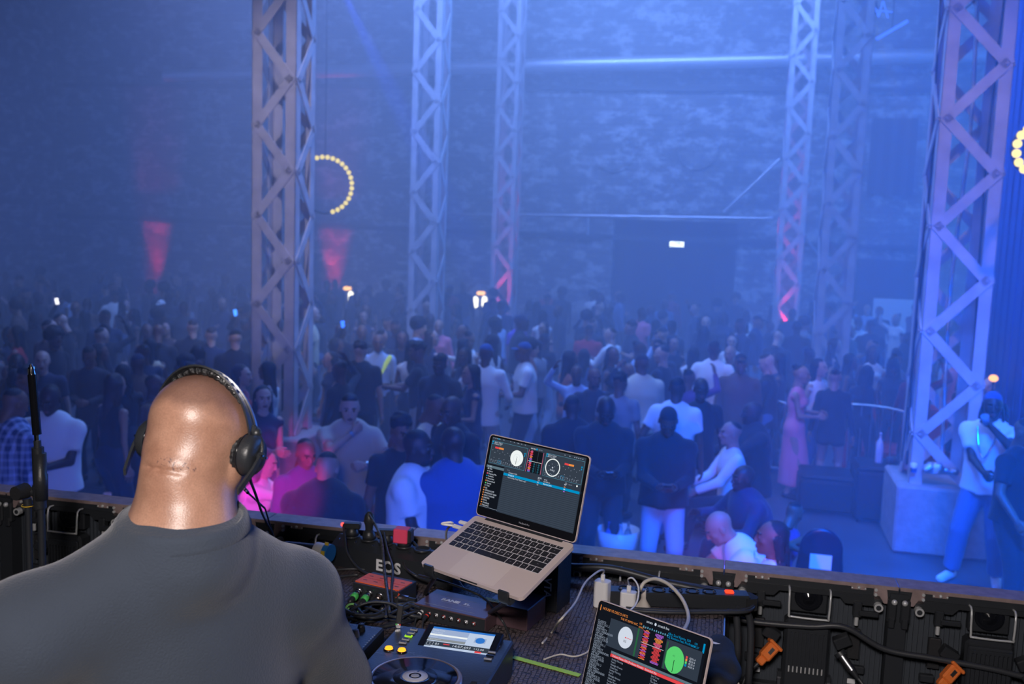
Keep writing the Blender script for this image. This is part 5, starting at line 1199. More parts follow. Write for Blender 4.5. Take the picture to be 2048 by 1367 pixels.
# ------------------------------------------------------------------ LED panel wall seen from behind (the booth front)
LEDM = emis('lit_led_face', (.004, .10, 1.0), 14.0)
WB = 2.95; WT = 2.40; PW = .490
rib = mat('ribbed_black_alu', (.055, .065, .082), .45, .1, bump=.05)
hu0 = .262
def led_panel(k):
    u = hu0+PW*k; nmz = ['first', 'second', 'third', 'fourth', 'fifth', 'sixth', 'seventh', 'eighth', 'ninth', 'tenth']
    T = ROOM @ Matrix.Translation((u, WB, WT))       # local: x along wall, -y toward us, z down from the rail
    root = empty('led_screen', T, LEDL[k], 'led panel', 'LED panels of the booth front')
    H_ = PW/2
    b = MB(); b.box((0, .055, -.5), (PW-.004, .02, .985), LEDM); b.build('pixel_face', root)
    b = MB(); n = 34
    b.box((0, .035, -.5), (PW-.006, .016, .98), rib)
    for i in range(n):
        x = -H_+.014+(PW-.028)*i/(n-1); b.box((x, .024, -.5), (.0045, .010, .93), rib)
    b.build('ribbed_back', root)
    b = MB(); b.box((0, .02, -.006), (PW-.002, .085, .012), M['copper_alu'], bev=.002)      # top rail
    b.box((0, -.018, -.020), (PW-.002, .008, .030), M['black_metal'])
    for s in (-1, 1): b.box((s*(H_-.012), .0, -.505), (.024, .06, .975), M['black_metal'])
    b.box((0, 0, -.99), (PW-.004, .06, .02), M['black_metal'])
    # shaped lip under the rail
    b.prism([(-H_+.03, -.03), (-H_+.055, -.062), (-.10, -.062), (-.085, -.045), (.085, -.045), (.10, -.062), (H_-.055, -.062), (H_-.03, -.03)], 0, .014, M['black_plastic'], Matrix.Translation((0, -.012, 0)) @ Matrix.Rotation(PI/2, 4, 'X'))
    b.box((0, -.012, -.345), (PW-.03, .03, .022), M['black_metal'], bev=.003); b.box((0, -.010, -.395), (PW-.03, .02, .012), M['black_metal'])
    b.build('frame', root)
    for s in (-1, 1):
        b = MB(); b.box((s*(H_-.052), -.022, -.022), (.034, .008, .040), M['copper_alu'], bev=.002)
        b.add([(s*(H_-.069), -.027, -.002), (s*(H_-.035), -.027, -.002), (s*(H_-.028), -.027, -.05), (s*(H_-.04), -.027, -.05)], [(0, 1, 2, 3)] if s < 0 else [(3, 2, 1, 0)], M['copper_alu']); b.build('corner_plate', root)
        b = MB(); b.cyl((s*(H_-.055), -.022, -.060), (s*(H_-.055), -.042, -.060), .0125, M['bolt_white'], 18); b.cyl((s*(H_-.055), -.042, -.060), (s*(H_-.055), -.0425, -.060), .0075, M['black_metal'], 12); b.build('locking_bolt', root)
        for dz in (-.012, -.026):
            b = MB(); b.cyl((s*(H_-.064), -.026, dz), (s*(H_-.064), -.031, dz), .0045, M['bolt_white'], 10); b.build('screw', root)
        # joint latch
        b = MB(); b.box((s*(H_-.018), -.028, -.066), (.026, .024, .070), M['black_plastic'], T=Matrix.Translation((0, 0, 0)), bev=.004); b.box((s*(H_-.018), -.038, -.10), (.018, .014, .03), M['black_plastic'], bev=.003)
        b.sphere((s*(H_-.014), -.042, -.038), .0085, M['bolt_white'], 12); b.build('joint_latch', root)
        for dx in (-.014, .0, .014):
            pass
        b = MB(); x = s*.135; b.box((x, -.020, -.013), (.044, .006, .014), M['copper_alu'], bev=.002); b.sphere((x, -.025, -.012), .005, M['bolt_white'], 10)
        for dx in (-.018, .018): b.sphere((x+dx, -.024, -.014), .003, M['bolt_white'], 8)
        b.build('rail_clip', root)
        # lever and plunger under each clip
        b = MB(); b.box((x, -.022, -.075), (.024, .026, .045), M['black_plastic'], bev=.003); b.cyl((x, -.022, -.098), (x, -.022, -.125), .006, M['bolt_white'], 10); b.box((x+.03, -.035, -.083), (.055, .012, .016), M['black_plastic'], T=None, bev=.003)
        b.box((x, .0, -.19), (.034, .014, .09), M['black_matte'], bev=.002); b.box((x, -.008, -.145), (.026, .003, .004), M['steel']); b.build('plunger', root)
        b = MB(); b.box((s*.15, -.004, -.265), (.04, .02, .022), M['black_metal'], T=None, bev=.003); b.build('bracket', root)
    # wire handle and the dished recess behind it
    b = MB(); q = [(-.057, -.02, -.030), (-.057, -.050, -.034), (-.055, -.056, -.100), (-.047, -.057, -.108), (.047, -.057, -.108), (.055, -.056, -.100), (.057, -.050, -.034), (.057, -.02, -.030)]
    b.tube(catmull(q, 3), .0032, M['bolt_white'], 8); b.build('handle', root)
    b = MB(); b.box((0, .004, -.066), (.108, .035, .085), M['black_plastic'], bev=.004)
    b.lathe([(.040, 0), (.038, .006), (.030, .002), (.018, .004), (.008, .012), (0, .013)], M['black_gloss'], 30, Matrix.Translation((0, -.013, -.062)) @ Matrix.Rotation(PI/2, 4, 'X'))
    for i in range(11): b.box((-.036+.0072*i, -.0145, -.026), (.004, .003, .004), M['black_gloss'])
    b.build('dished_recess', root)
    # receiver box with cooling fins
    b = MB(); b.box((0, -.020, -.50), (.128, .060, .76), M['black_plastic'], bev=.010)
    b.box((0, -.052, -.235), (.118, .012, .20), M['black_metal'], bev=.004)
    for i in range(9):
        x = -.046+.0115*i; b.box((x, -.060, -.205), (.0042, .010, .105), M['black_metal'])
        b.box((x, -.064, -.262), (.0035, .004, .018), M['bolt_white'])
    b.box((0, -.058, -.145), (.11, .006, .006), M['black_metal']); b.add([(-.03, -.0515, -.37), (.02, -.0515, -.385), (-.022, -.0515, -.375), (-.03, -.0515, -.33)], [(0, 1, 2, 3), (3, 2, 1, 0)], mat('scuff', (.10, .10, .11), .6))
    b.build('receiver_box', root)
    for s in (-1, 1):
        b = MB(); b.box((s*.068, -.03, -.31), (.014, .02, .05), M['black_metal']); b.box((s*.070, -.040, -.325), (.012, .008, .045), M['steel'], bev=.002); b.build('side_catch', root)
        b = MB(); b.box((s*.10, -.028, -.175), (.048, .035, .032), M['black_plastic'], Matrix.Translation((s*.10, 0, -.175)) @ Matrix.Rotation(-s*.5, 4, 'Y') @ Matrix.Translation((-s*.10, 0, .175)), bev=.003); b.build('socket_hood', root)
        b = MB(); b.box((s*.135, -.012, -.300), (.022, .003, .014), M['white_ink']); b.build('sticker', root)
    return root, T
LEDL = {}
names = {3: 'led panel at the right edge of the booth front, beyond the second handle', 2: 'led panel partly cut off by the right edge of the picture', 1: 'led panel with orange connector at far right, under the black trousers', 0: 'led panel with orange connector beside the table corner',
         -1: 'led panel behind the white power adapters', -2: 'led panel behind the open laptop', -3: 'led panel behind the speaker-cable box and orange connector unit', -4: 'led panel behind the grey shoulder of the bald man', -5: 'led panel at left with a wire handle beside the grey shoulder', -6: 'led panel at the far left behind the black stand', -7: 'led panel cut off by the left edge of the picture'}
LEDL.update(names)
panels = {k: led_panel(k) for k in (2, 1, 0, -1, -2, -3, -4, -5, -6)}
# power plugs in the panels, with their leads
def led_plug(k, col, label):
    T = panels[k][1]; root = empty('power_plug', T, label, 'plug', 'orange power plugs' if col == 'orange' else 'black data plugs')
    s = -1 if col == 'orange' else 1; m_ = M['orange'] if col == 'orange' else M['black_metal']
    a = Vector((s*.088, -.075, -.190)); d = Vector((-.62 if s < 0 else .62, -.35, -.70)).normalized()
    b = MB()
    X = frame(a, d, d.cross(Vector((0, -1, 0))).normalized(), d.cross(d.cross(Vector((0, -1, 0))).normalized()).normalized())
    if col == 'orange':
        b.box((.002, 0, 0), (.010, .046, .034), m_, X, bev=.003); b.box((.028, 0, 0), (.05, .034, .030), m_, X, bev=.005); b.box((.062, 0, 0), (.024, .024, .024), m_, X, bev=.004); b.box((.024, .0, .015), (.020, .010, .003), M['steel'], X); b.box((.024, .0, -.015), (.020, .010, .003), M['steel'], X)
    else:
        b.cyl((0, 0, 0), (.012, 0, 0), .017, M['black_metal'], 14, T=X); b.cyl((.010, 0, 0), (.058, 0, 0), .012, M['steel'], 14, T=X); b.cyl((.055, 0, 0), (.085, 0, 0), .011, M['black_plastic'], 14, r2=.006, T=X)
    b.build('plug_body', root)
    b = MB(); e = X @ Vector((.075, 0, 0)); pts = [e, e+d*.05, e+d*.10+Vector((0, -.01, -.04)), Vector((e.x+s*.12, -.07, -.42)), Vector((e.x+s*.14, -.06, -.62)), Vector((e.x+s*.12, -.05, -.9))]
    b.tube(catmull(pts, 6), .0058, M['cable'], 8); b.build('lead', root); return root
led_plug(0, 'orange', 'orange power plug in the panel beside the table corner'); led_plug(1, 'orange', 'orange power plug in the panel at the far right')
led_plug(0, 'black', 'silver tipped black plug right of the first orange plug'); led_plug(1, 'black', 'silver tipped black plug cut off by the right edge of the picture')
# cable hung along the panels
b = MB(); pts = [R(u, WB-.075, WT-z) for u, z in ((-.62, .10), (-.4, .085), (-.2, .10), (.02, .115), (.1, .13), (.26, .125), (.36, .115), (.47, .165), (.6, .175), (.75, .185), (.9, .20), (1.2, .19))]
b.tube(catmull(pts, 8), .0085, M['cable'], 10); tag(b.build('thick_cable'), 'thick black cable draped along the back of the led panels', 'cable')
for i, (dz, x1) in enumerate(((.055, .03), (.075, .0))):
    b = MB(); pts = [R(u, WB-.10-.012*i, z) for u, z in ((-.72, TZ+.012), (-.55, TZ+.018+dz*.2), (-.42, TZ+.02+dz*.3), (-.30, TZ+.02+dz*.4), (-.15, TZ+.012+dz*.2), (x1, TZ+.012))]
    b.tube(catmull(pts, 8), .011, M['cable'], 10); tag(b.build('thick_cable'), ['upper', 'lower'][i]+' of two thick grey cables lying along the table foot of the panels', 'cable')
for i, du in enumerate((0, .035)):
    b = MB(); pts = [R(uR+.015+du*.3, 2.78-du, TZ+.012), R(uR+.035+du, 2.77, TZ-.02), R(uR+.045+du, 2.76, TZ-.15), R(uR+.04+du, 2.74, TZ-.4), R(uR+.05+du, 2.72, SZ+.02)]
    b.tube(catmull(pts, 8), .010, M['cable'], 10); tag(b.build('hanging_cable'), ['left', 'right'][i]+' of two black cables dropping past the table corner', 'cable')
# ------------------------------------------------------------------ stands at the left
SX = P(72, 1000, 2.62)
mroot = empty('microphone_stand', Matrix.Translation((SX.x, SX.y, SZ)), 'tall black microphone stand with silver tip at the far left before the panels', 'stand')
def mp_(px, py, Y=2.62): return P(px, py, Y)-Vector((SX.x, SX.y, SZ))
b = MB(); b.cyl(mp_(64, 748), mp_(74, 868), .0115, M['black_gloss'], 18); b.build('upper_tube', mroot)
b = MB(); b.cyl(mp_(62, 727), mp_(62.5, 733), .003, M['chrome'], 10, r2=.006); b.cyl(mp_(62.5, 733), mp_(64, 749), .0085, M['chrome'], 14, r2=.0105)
for i in range(6):
    a = i*PI/3; c_ = mp_(63.5, 742); b.box(c_+Vector((.009*math.cos(a), .009*math.sin(a), 0)), (.003, .003, .014), M['black_metal'])
b.build('silver_tip', mroot)
b = MB(); b.cyl(mp_(73.5, 866), mp_(74.5, 880), .0075, M['chrome'], 14); b.cyl(mp_(74.5, 880), mp_(75.5, 894), .0095, M['black_metal'], 14); b.build('threaded_joint', mroot)
b = MB(); b.lathe([(0, 0), (.018, .002), (.019, .07), (.0165, .074), (.0165, .13), (.0, .13)], M['black_plastic'], 24, Matrix.Translation(mp_(82, 1000))); 
b.cyl(mp_(78, 958), mp_(75.5, 894), .0155, M['black_plastic'], 20); b.build('grip_sleeve', mroot)
b = MB(); k0 = mp_(52, 980); b.cyl(k0, k0+Vector((-.012, -.035, 0)), .0215, M['black_matte'], 12, r2=.019); b.cyl(k0, mp_(78, 985), .012, M['black_plastic'], 12); b.cyl(mp_(78, 970), mp_(80, 1015), .017, M['black_plastic'], 16); b.build('clamp_knob', mroot)
b = MB(); q = mp_(82, 1010); b.cyl(q, (q.x, q.y, .03), .010, M['black_metal'], 14); b.build('lower_tube', mroot)
b = MB(); b.lathe([(0, 0), (.13, 0), (.13, .012), (.05, .028), (.014, .034), (0, .034)], M['black_metal'], 32, Matrix.Translation((q.x, q.y, 0))); b.build('round_base', mroot)
b = MB(); q2 = mp_(56, 1010); b.cyl(q2, (q2.x, q2.y, .25), .009, M['black_metal'], 12); b.cyl(q2, mp_(54, 996), .012, M['black_plastic'], 12); b.tube([q2+Vector((.0165*math.cos(t*PI/8), .0165*math.sin(t*PI/8), 0)) for t in range(16)], .0012, M['yellow_tape'], 6, close=True); b.cyl((q2.x, q2.y, .25), (q.x, q.y, .25), .009, M['black_metal'], 8); b.build('side_rod', mroot)
# thin rod with a pale banded tip standing before the magenta figure
b = MB(); b.cyl(P(480, 966, 2.72), P(496, 985, 2.74), .0050, M['black_gloss'], 10); b.cyl(P(496, 985, 2.74), P(530, 1016, 2.8), .0028, M['cable'], 8); b.cyl(P(530, 1016, 2.8), P(548, 1075, 2.84), .0024, M['cable'], 8); b.cyl(P(548, 1075, 2.84), R(*toR(P(548, 1075, 2.84)), TZ), .0024, M['cable'], 8)
for i in range(4):
    q = P(481+i*4, 967+i*4.6, 2.72); b.sphere(q+Vector((0, -.004, 0)), .0035, M['dim_ink'], 8)
tag(b.build('antenna'), 'thin black antenna with a pale banded tip beside the headphone cable', 'antenna')
# ------------------------------------------------------------------ laptops
def rounded(w, d, r, n=5, x0=0, y0=0):
    out = []
    for cx_, cy_, a0 in ((w/2-r, d/2-r, 0), (-w/2+r, d/2-r, PI/2), (-w/2+r, -d/2+r, PI), (w/2-r, -d/2+r, 1.5*PI)):
        for i in range(n+1):
            a = a0+PI/2*i/n; out.append((x0+cx_+r*math.cos(a), y0+cy_+r*math.sin(a)))
    return out
def rot_zxy(x, y, z): return Matrix.Rotation(z, 4, 'Z') @ Matrix.Rotation(x, 4, 'X') @ Matrix.Rotation(y, 4, 'Y')
scr_bg = emis('screen_dark', (.030, .042, .062), 1.0); scr = {}
def sc(name, col, s=1.0):
    if name not in scr: scr[name] = emis('screen_'+name, col, s)
    return scr[name]
sc('panel', (.035, .048, .07)); sc('line', (.10, .30, .42)); sc('white', (.62, .68, .78)); sc('dim', (.28, .33, .42)); sc('cyan', (.0, .27, .55)); sc('row', (.042, .058, .085)); sc('sel', (.11, .17, .21))
sc('red', (.75, .06, .07)); sc('orange', (.85, .28, .06)); sc('pink', (.8, .12, .25)); sc('violet', (.4, .12, .6)); sc('green', (.10, .62, .16)); sc('teal', (.02, .14, .20)); sc('bright', (.85, .9, .9)); sc('black', (.006, .008, .013)); sc('dgreen', (.02, .12, .05))
def make_laptop(W, D, Hh, T, lid_ang, label, keys=True):
    root = empty('laptop', T, label, 'laptop')
    b = MB(); b.prism(rounded(W, D, .011, y0=-D/2), -.009, 0, M['space_grey']); b.prism(rounded(W-.012, D-.012, .009, y0=-D/2), -.012, -.009, M['black_plastic']); base = b.build('base', root)
    b = MB(); b.box((0, -.002, -.002), (W*.78, .010, .006), M['black_plastic'], bev=.0015); b.build('hinge', root)
    if keys:
        kb = MB(); kw = W*.895; ky0 = -.021; kd = .105
        kb.prism(rounded(kw, kd, .003, y0=ky0-kd/2), .0001, .0004, M['legend']); kbo = kb.build('keyboard', root)
        rows = [(['esc']+['']*13, [1.55]+[1]*12+[1], .55), (['§']+list('1234567890+\'')+['del'], [1]*13+[1.5], 1), (['tab']+list('QWERTYUIOPÅ¨')+['ret'], [1.5]+[1]*13, 1), (['caps']+list('ASDFGHJKLÆØ\'')+[''], [1.75]+[1]*12+[.75], 1),
                (['shift', '<']+list('ZXCVBNM,.-')+['shift'], [1.25, 1]+[1]*10+[2.25], 1), (['fn', 'ctrl', 'alt', 'cmd', '', 'cmd', 'alt', '', '', ''], [1, 1, 1, 1.25, 5, 1.25, 1, 1, 1, 1], 1)]
        tot = sum(r_[2] for r_ in rows); y = ky0; lg = MB()
        for lab, ws, hh in rows:
            hgt = kd*hh/tot; sx_ = kw/sum(ws); x = -kw/2
            for t_, w_ in zip(lab, ws):
                ww = w_*sx_; k_ = MB(); k_.box((x+ww/2, y-hgt/2, .0009), (ww-.0022, hgt-.0022, .0012), M['key'], bev=.0004); k_.build('key', kbo)
                if t_: text_into(lg, t_, .0055 if len(t_) == 1 else .0030, M['legend'], Tm((x+ww/2, y-hgt/2, .0017)), 'CENTER')
                else: lg.box((x+ww/2, y-hgt/2, .0017), (.0020, .0012, .0001), M['legend'])
                x += ww
            y -= hgt
        lg.build('key_legends', kbo)
        tp = MB(); tp.prism(rounded(W*.44, .082, .003, y0=-D+.047), .0001, .0003, mat('trackpad_glass', (.70, .60, .59), .4, .05)); tp.build('trackpad', root)
        nb = MB(); nb.box((0, -D+.0005, -.003), (.05, .002, .004), M['black_plastic']); nb.build('opening_notch', root)
    # lid: local z up, screen faces -y
    L_ = Matrix.Rotation(-lid_ang, 4, 'X')
    lid = MB(); PR = Matrix.Translation((0, 0, Hh/2+.002)) @ Matrix.Rotation(PI/2, 4, 'X')
    lid.prism(rounded(W, Hh, .010), -.005, 0, M['space_grey'], PR); lid.prism(rounded(W-.004, Hh-.004, .009), 0, .0006, M['black_gloss'], PR)
    lo_ = lid.build('lid', root, T=L_)
    return root, lo_
# 1: open laptop on the raised stand
T1 = Matrix.Translation((.0432, 2.3441, 2.6606)) @ rot_zxy(.3615, .0186, -.6712)
lap, lid = make_laptop(.304, .212, .205, T1, .5779, 'open grey laptop on the raised stand, showing dj software')
SW, SHh = .284, .178
class Scr:
    """flat ui drawn on a lid: x to the right 0..1, y down 0..1"""
    def __init__(s, w, h, zc): s.w = w; s.h = h; s.zc = zc; s.mb = MB(); s.lay = 0
    def T(s, x, y): s.lay += 1; return Matrix.Translation((-s.w/2+s.w*x, -.0010-.000012*s.lay, s.zc+s.h/2-s.h*y)) @ Matrix.Rotation(PI/2, 4, 'X')
    def rect(s, x0, y0, x1, y1, c):
        T = s.T(x0, y0); w = (x1-x0)*s.w; h = (y1-y0)*s.h; s.mb.add([(0, 0, 0), (w, 0, 0), (w, -h, 0), (0, -h, 0)], [(0, 3, 2, 1)], scr[c], T)
    def box(s, x0, y0, x1, y1, c, t=.0022):
        ty = t*s.w/s.h
        s.rect(x0, y0, x1, y0+ty, c); s.rect(x0, y1-ty, x1, y1, c); s.rect(x0, y0, x0+t, y1, c); s.rect(x1-t, y0, x1, y1, c)
    def text(s, x, y, t, size, c, ax='LEFT'): text_into(s.mb, t, size, scr[c], s.T(x, y), ax)
    def disc(s, x, y, r, c, r0=0, n=40, sx=1):
        T = s.T(x, y)
        if r0: s.mb.add([(q*math.cos(2*PI*i/n), q*math.sin(2*PI*i/n), 0) for i in range(n) for q in (r0, r)], [(2*i, 2*i+1, (2*i+3) % (2*n), (2*i+2) % (2*n)) for i in range(n)], scr[c], T)
        else: s.mb.add([(r*math.cos(2*PI*i/n), r*math.sin(2*PI*i/n), 0) for i in range(n)], [tuple(range(n))], scr[c], T)
scr['bg'] = scr_bg
u = Scr(SW, SHh, .112); ur = random.Random(3)
u.rect(0, 0, 1, 1, 'bg'); u.rect(0, 0, 1, .025, 'panel')
for x in (.01, .03, .05, .075, .12, .2, .24, .28, .32, .36): u.rect(x, .008, x+ur.uniform(.008, .02), .017, 'dim')
u.rect(.065, .006, .08, .02, 'cyan'); u.text(.43, .035, 'serato', .0062, 'white'); u.disc(.495, .035, .0025, 'cyan'); u.text(.51, .035, 'DJ Pro', .0045, 'dim')
for x in (.78, .83, .88, .9, .92, .94, .96): u.rect(x, .02, x+.012, .03, 'dim')
for x0, x1, dx in ((.005, .40, 0), (.60, .995, 1)):
    u.rect(x0, .05, x1, .36, 'panel'); u.box(x0, .05, x1, .36, 'line'); u.rect(x0+.004, .055, x0+.02, .075, 'cyan'); u.rect(x0+.004, .085, x0+.018, .10, 'cyan'); u.text(x0+.03 if not dx else x0+.02, .068, 'Intro Chop', .0055, 'white'); u.text(x0+.03 if not dx else x0+.02, .09, 'Bounce 102', .0045, 'white')
    xx = x0+.045 if not dx else x0+.20
    u.rect(xx, .125, xx+.045, .150, 'red'); u.rect(xx+.045, .125, xx+.095, .150, 'orange')
    for i in range(26): u.rect(x0+.02+(i % 13)*.028, .175+.03*(i//13)+.1*(i % 2), x0+.02+(i % 13)*.028+.006, .182+.03*(i//13)+.1*(i % 2), 'dim')
    for i in range(15): u.rect(x0+.02+i*.023, .315, x0+.028+i*.023, .322, 'dim'); u.rect(x0+.02+i*.023, .335, x0+.028+i*.023, .341, 'dim')
    xk = x0+.10 if not dx else x0+.185; u.box(xk, .30, xk+.035, .345, 'cyan'); u.text(xk+.017, .322, '1', .005, 'cyan', 'CENTER')
    u.rect(x1-.025, .12, x1-.012, .14, 'cyan'); u.rect(x1-.024, .15, x1-.014, .17, 'cyan')
u.disc(.305, .215, .0195, 'bright'); u.disc(.305, .215, .0100, 'white', .0094); u.rect(.302, .215, .306, .30, 'black'); u.text(.305, .20, '4.2', .004, 'dim', 'CENTER')
u.disc(.69, .225, .0215, 'bright', .0190); u.disc(.69, .225, .0018, 'white'); u.text(.69, .262, 'THRU', .0055, 'white', 'CENTER')
u.rect(.43, .06, .475, .36, 'black'); u.rect(.475, .06, .52, .36, 'black'); u.rect(.525, .06, .57, .36, 'black')
for i in range(34):
    y = .064+i*.0087; w_ = .012+.018*abs(math.sin(i*.9)+.3*math.sin(i*2.3))/1.3; u.rect(.452-w_/2*1.2, y, .452+w_/2*1.2, y+.006, ['pink', 'red', 'pink', 'orange', 'violet', 'cyan'][(i//3) % 6])
for i in range(20): y = .22+i*.007; w_ = .02*abs(math.sin(i*.7)); u.rect(.50-w_/2, y, .50+w_/2, y+.004, 'teal'); u.rect(.548-w_/2, y, .548+w_/2, y+.004, 'teal')
u.rect(.43, .205, .575, .209, 'bright'); u.rect(.422, .06, .425, .36, 'pink'); u.rect(.578, .06, .581, .36, 'pink')
u.rect(0, .375, .195, 1, 'black'); u.rect(0, .395, .195, .43, 'sel')
side = ['All', 'Vibe', 'Stems', 'Rapping Mix', 'Soulbars', 'Recorded', 'Soundcloud', 'Spotify', 'Tidal', 'Set', 'AFROHOUSE', 'AMAPIANO 2024', 'DISCO HOUSE', 'RNB 90S', 'SOUL', 'Weddings', 'Dancehall']
sc_c = ['dim', 'white', 'dim', 'pink', 'cyan', 'dim', 'orange', 'green', 'dim']+['orange']*8
for i, (t_, c_) in enumerate(zip(side, sc_c)):
    y = .41+i*.034; u.disc(.022 if i < 9 else .015, y, .0017, c_); u.text(.035 if i < 9 else .028, y, t_, .0052, 'white')
u.rect(0, .975, .2, .98, 'dim')
for i in range(19): u.rect(.205, .50+i*.026, 1, .50+i*.026+.013, 'row')
u.text(.23, .40, 'name', .004, 'dim'); u.text(.25, .432, 'Chopped Edit', .0048, 'white'); u.rect(.20, .448, 1, .482, 'cyan'); u.text(.25, .465, 'Chopped', .0048, 'bright'); u.text(.25, .497, 'Intro chops Final Master.mp3', .0048, 'white')
u.text(.565, .405, 'BPM', .006, 'white'); u.text(.63, .405, 'artist', .0045, 'white'); u.text(.565, .432, '102', .0045, 'white'); u.text(.63, .432, 'DJ Deluxe', .0045, 'white'); u.text(.565, .465, '98', .0045, 'white'); u.text(.63, .465, 'Bouncer Jams', .0045, 'bright'); u.text(.565, .497, '98', .0045, 'white')
for i, c_ in enumerate(('white', 'orange', 'white', 'violet')): u.rect(.84, .40+.03*i, .855, .412+.03*i, c_)
u.disc(.855, .39, .0028, 'white', .0022); u.disc(.965, .385, .0022, 'bright'); u.text(.88, .39, 'search', .004, 'dim')
u.mb.build('screen_image', lid)
text_mesh('MacBook Pro', .0058, M['dim_ink'], Matrix.Translation((0, -.0009, .0125)) @ Matrix.Rotation(PI/2, 4, 'X'), lid, 'lettering')
# usb-c plugs and white cable at its left side
mb = MB(); mb.box((-.152-.012, -.035, -.004), (.026, .010, .007), M['white_plastic'], T1, bev=.0015); mb.box((-.152-.014, -.055, -.004), (.030, .011, .007), M['white_plastic'], T1, bev=.0015)
s_ = T1 @ Vector((-.18, -.055, -.004)); mb.tube(catmull([s_, s_+Vector((-.03, .0, .004)), P(905, 1045, 2.42), P(893, 1062, 2.50), P(895, 1095, 2.62), P(905, 1140, 2.70), P(930, 1180, 2.68)], 8), .0030, M['white_plastic'], 8)
tag(mb.build('charging_cable'), 'white cable plugged into the left side of the laptop on the stand', 'cable')
# 2: lower laptop at the bottom edge
T2 = Matrix.Translation((.2719, 1.9624, 2.366)) @ rot_zxy(.0461, -.0965, -.9411)
lap2, lid2 = make_laptop(.34, .235, .225, T2, .3507, 'second laptop at the bottom edge with a green turntable disc on its screen', keys=True)
w2 = Scr(.322, .203, .1215); w2.rect(0, 0, 1, 1, 'black'); w2.text(.03, .06, 'HOUSE VS DISCO HITS', .008, 'orange'); w2.text(.22, .10, 'THE FT REMIX INC.', .0065, 'orange'); w2.text(.40, .08, '105', .006, 'orange'); w2.text(.40, .115, '05:42.23', .006, 'orange')
w2.rect(.005, .03, .012, .09, 'orange'); w2.text(.46, .035, 'serato', .0075, 'white'); w2.disc(.545, .035, .003, 'white'); w2.text(.565, .035, 'scratch live', .0075, 'white')
w2.rect(.13, .13, .45, .42, 'bg'); w2.disc(.30, .27, .0225, 'white'); w2.disc(.30, .27, .0016, 'red'); w2.rect(.30, .267, .36, .272, 'red'); w2.text(.30, .31, '105', .007, 'black', 'CENTER'); w2.rect(.40, .13, .415, .42, 'dgreen')
for i in range(12): w2.rect(.44+i*.02, .085+.005*(i % 2), .45+i*.02, .105, 'line')
w2.rect(.45, .11, .66, .42, 'black')
for i in range(26):
    y = .12+i*.0115; a_ = .018+.02*abs(math.sin(i*1.3)); w2.rect(.49-a_, y, .49+a_*.6, y+.007, ['red', 'pink', 'violet', 'red'][i % 4] if i % 5 else 'orange'); 
    a_ = .015+.025*abs(math.sin(i*.8+1)); w2.rect(.60-a_, y, .60+a_, y+.007, ['violet', 'orange', 'pink', 'red', 'red', 'red'][(i//4) % 6])
w2.rect(.45, .25, .66, .254, 'white')
w2.text(.67, .075, 'Afro Soul Remix 104', .0075, 'cyan'); w2.text(.67, .105, 'DJ Bounce Feat Professor', .0075, 'cyan'); w2.rect(.975, .05, .99, .14, 'cyan'); w2.text(.90, .08, '120', .006, 'cyan'); w2.text(.88, .11, '07:03.27', .006, 'cyan')
w2.rect(.67, .13, .98, .42, 'bg'); w2.disc(.765, .30, .0265, 'green'); w2.rect(.762, .30, .767, .42, 'black'); w2.text(.755, .265, '4.2', .005, 'dgreen', 'CENTER'); w2.rect(.68, .15, .69, .42, 'dgreen')
for i, c_ in enumerate(('red', 'orange', 'green', 'cyan')): w2.rect(.855, .22+.026*i, .87, .242+.026*i, c_); w2.text(.885, .232+.026*i, '02:31.4', .0055, 'white')
for i in range(30): w2.text(.01+.004*(i % 2), .20+.026*i, ['CLASSICS', 'DISCO VOL 2', 'GARAGE', 'RNB PARTY', 'SOUL WEEKENDER', 'HIP HOP', 'AFROBEATS 23', 'FUNKY HOUSE'][i % 8], .0065, 'dim')
w2.rect(.20, .45, 1, .475, 'sel'); w2.rect(.20, .478, 1, .51, 'red'); w2.text(.22, .494, 'Deluxe Master Edit (Professor Remix) - Extended Mix', .0062, 'white')
for i in range(16):
    y = .53+.028*i; w2.text(.22, y, ['Sunday Morning', 'Feel It', 'Midnight Groove', 'Classic Jam'][i % 4], .0055, 'dim'); w2.text(.60, y, ['Soul Crew', 'DJ Vibes', 'The Band'][i % 3], .0055, 'dim')
w2.mb.build('screen_image', lid2)
# ------------------------------------------------------------------ laptop stand
bc = (T1 @ Vector((0, -.10, -.012)))
sroot = empty('laptop_stand', Matrix.Translation((bc.x, bc.y, TZ)) @ Matrix.Rotation(-.6712, 4, 'Z'), 'black metal laptop stand with two curled hooks', 'stand')
si = sroot.matrix_world.inverted()
def sl(x, y, z): return si @ (T1 @ Vector((x, y, z)))
for s in (-1, 1):
    b = MB(); x = s*.112; b.tube(catmull([sl(x, -.02, -.020), sl(x, -.15, -.020), sl(x, -.214, -.020)], 4), .007, M['black_plastic'], 8)
    b.build('arm', sroot)
    b = MB(); pts = [sl(x, -.205, -.020), sl(x, -.222, -.018), sl(x, -.226, -.004), sl(x, -.221, .014)]; q = strip(catmull(pts, 5), .026, .006, M['black_plastic'], (si.to_3x3() @ (T1.to_3x3() @ Vector((1, 0, 0)))))
    q.build('hook', sroot)
b = MB(); b.cyl(sl(-.112, -.03, -.026), sl(.112, -.03, -.026), .007, M['black_metal'], 10); b.cyl(sl(-.112, -.19, -.026), sl(.112, -.19, -.026), .007, M['black_metal'], 10); b.build('cross_bar', sroot)
fl_ = si @ Pz(850, 1186, TZ+.007); dl_ = fl_-sl(-.112, -.20, -.024)
for s in (-1, 1):
    b = MB(); a_ = sl(s*.112, -.20, -.024); e_ = a_+dl_; e_.z = .007; b.cyl(a_, e_, .006, M['black_metal'], 10); b.build('leg', sroot)
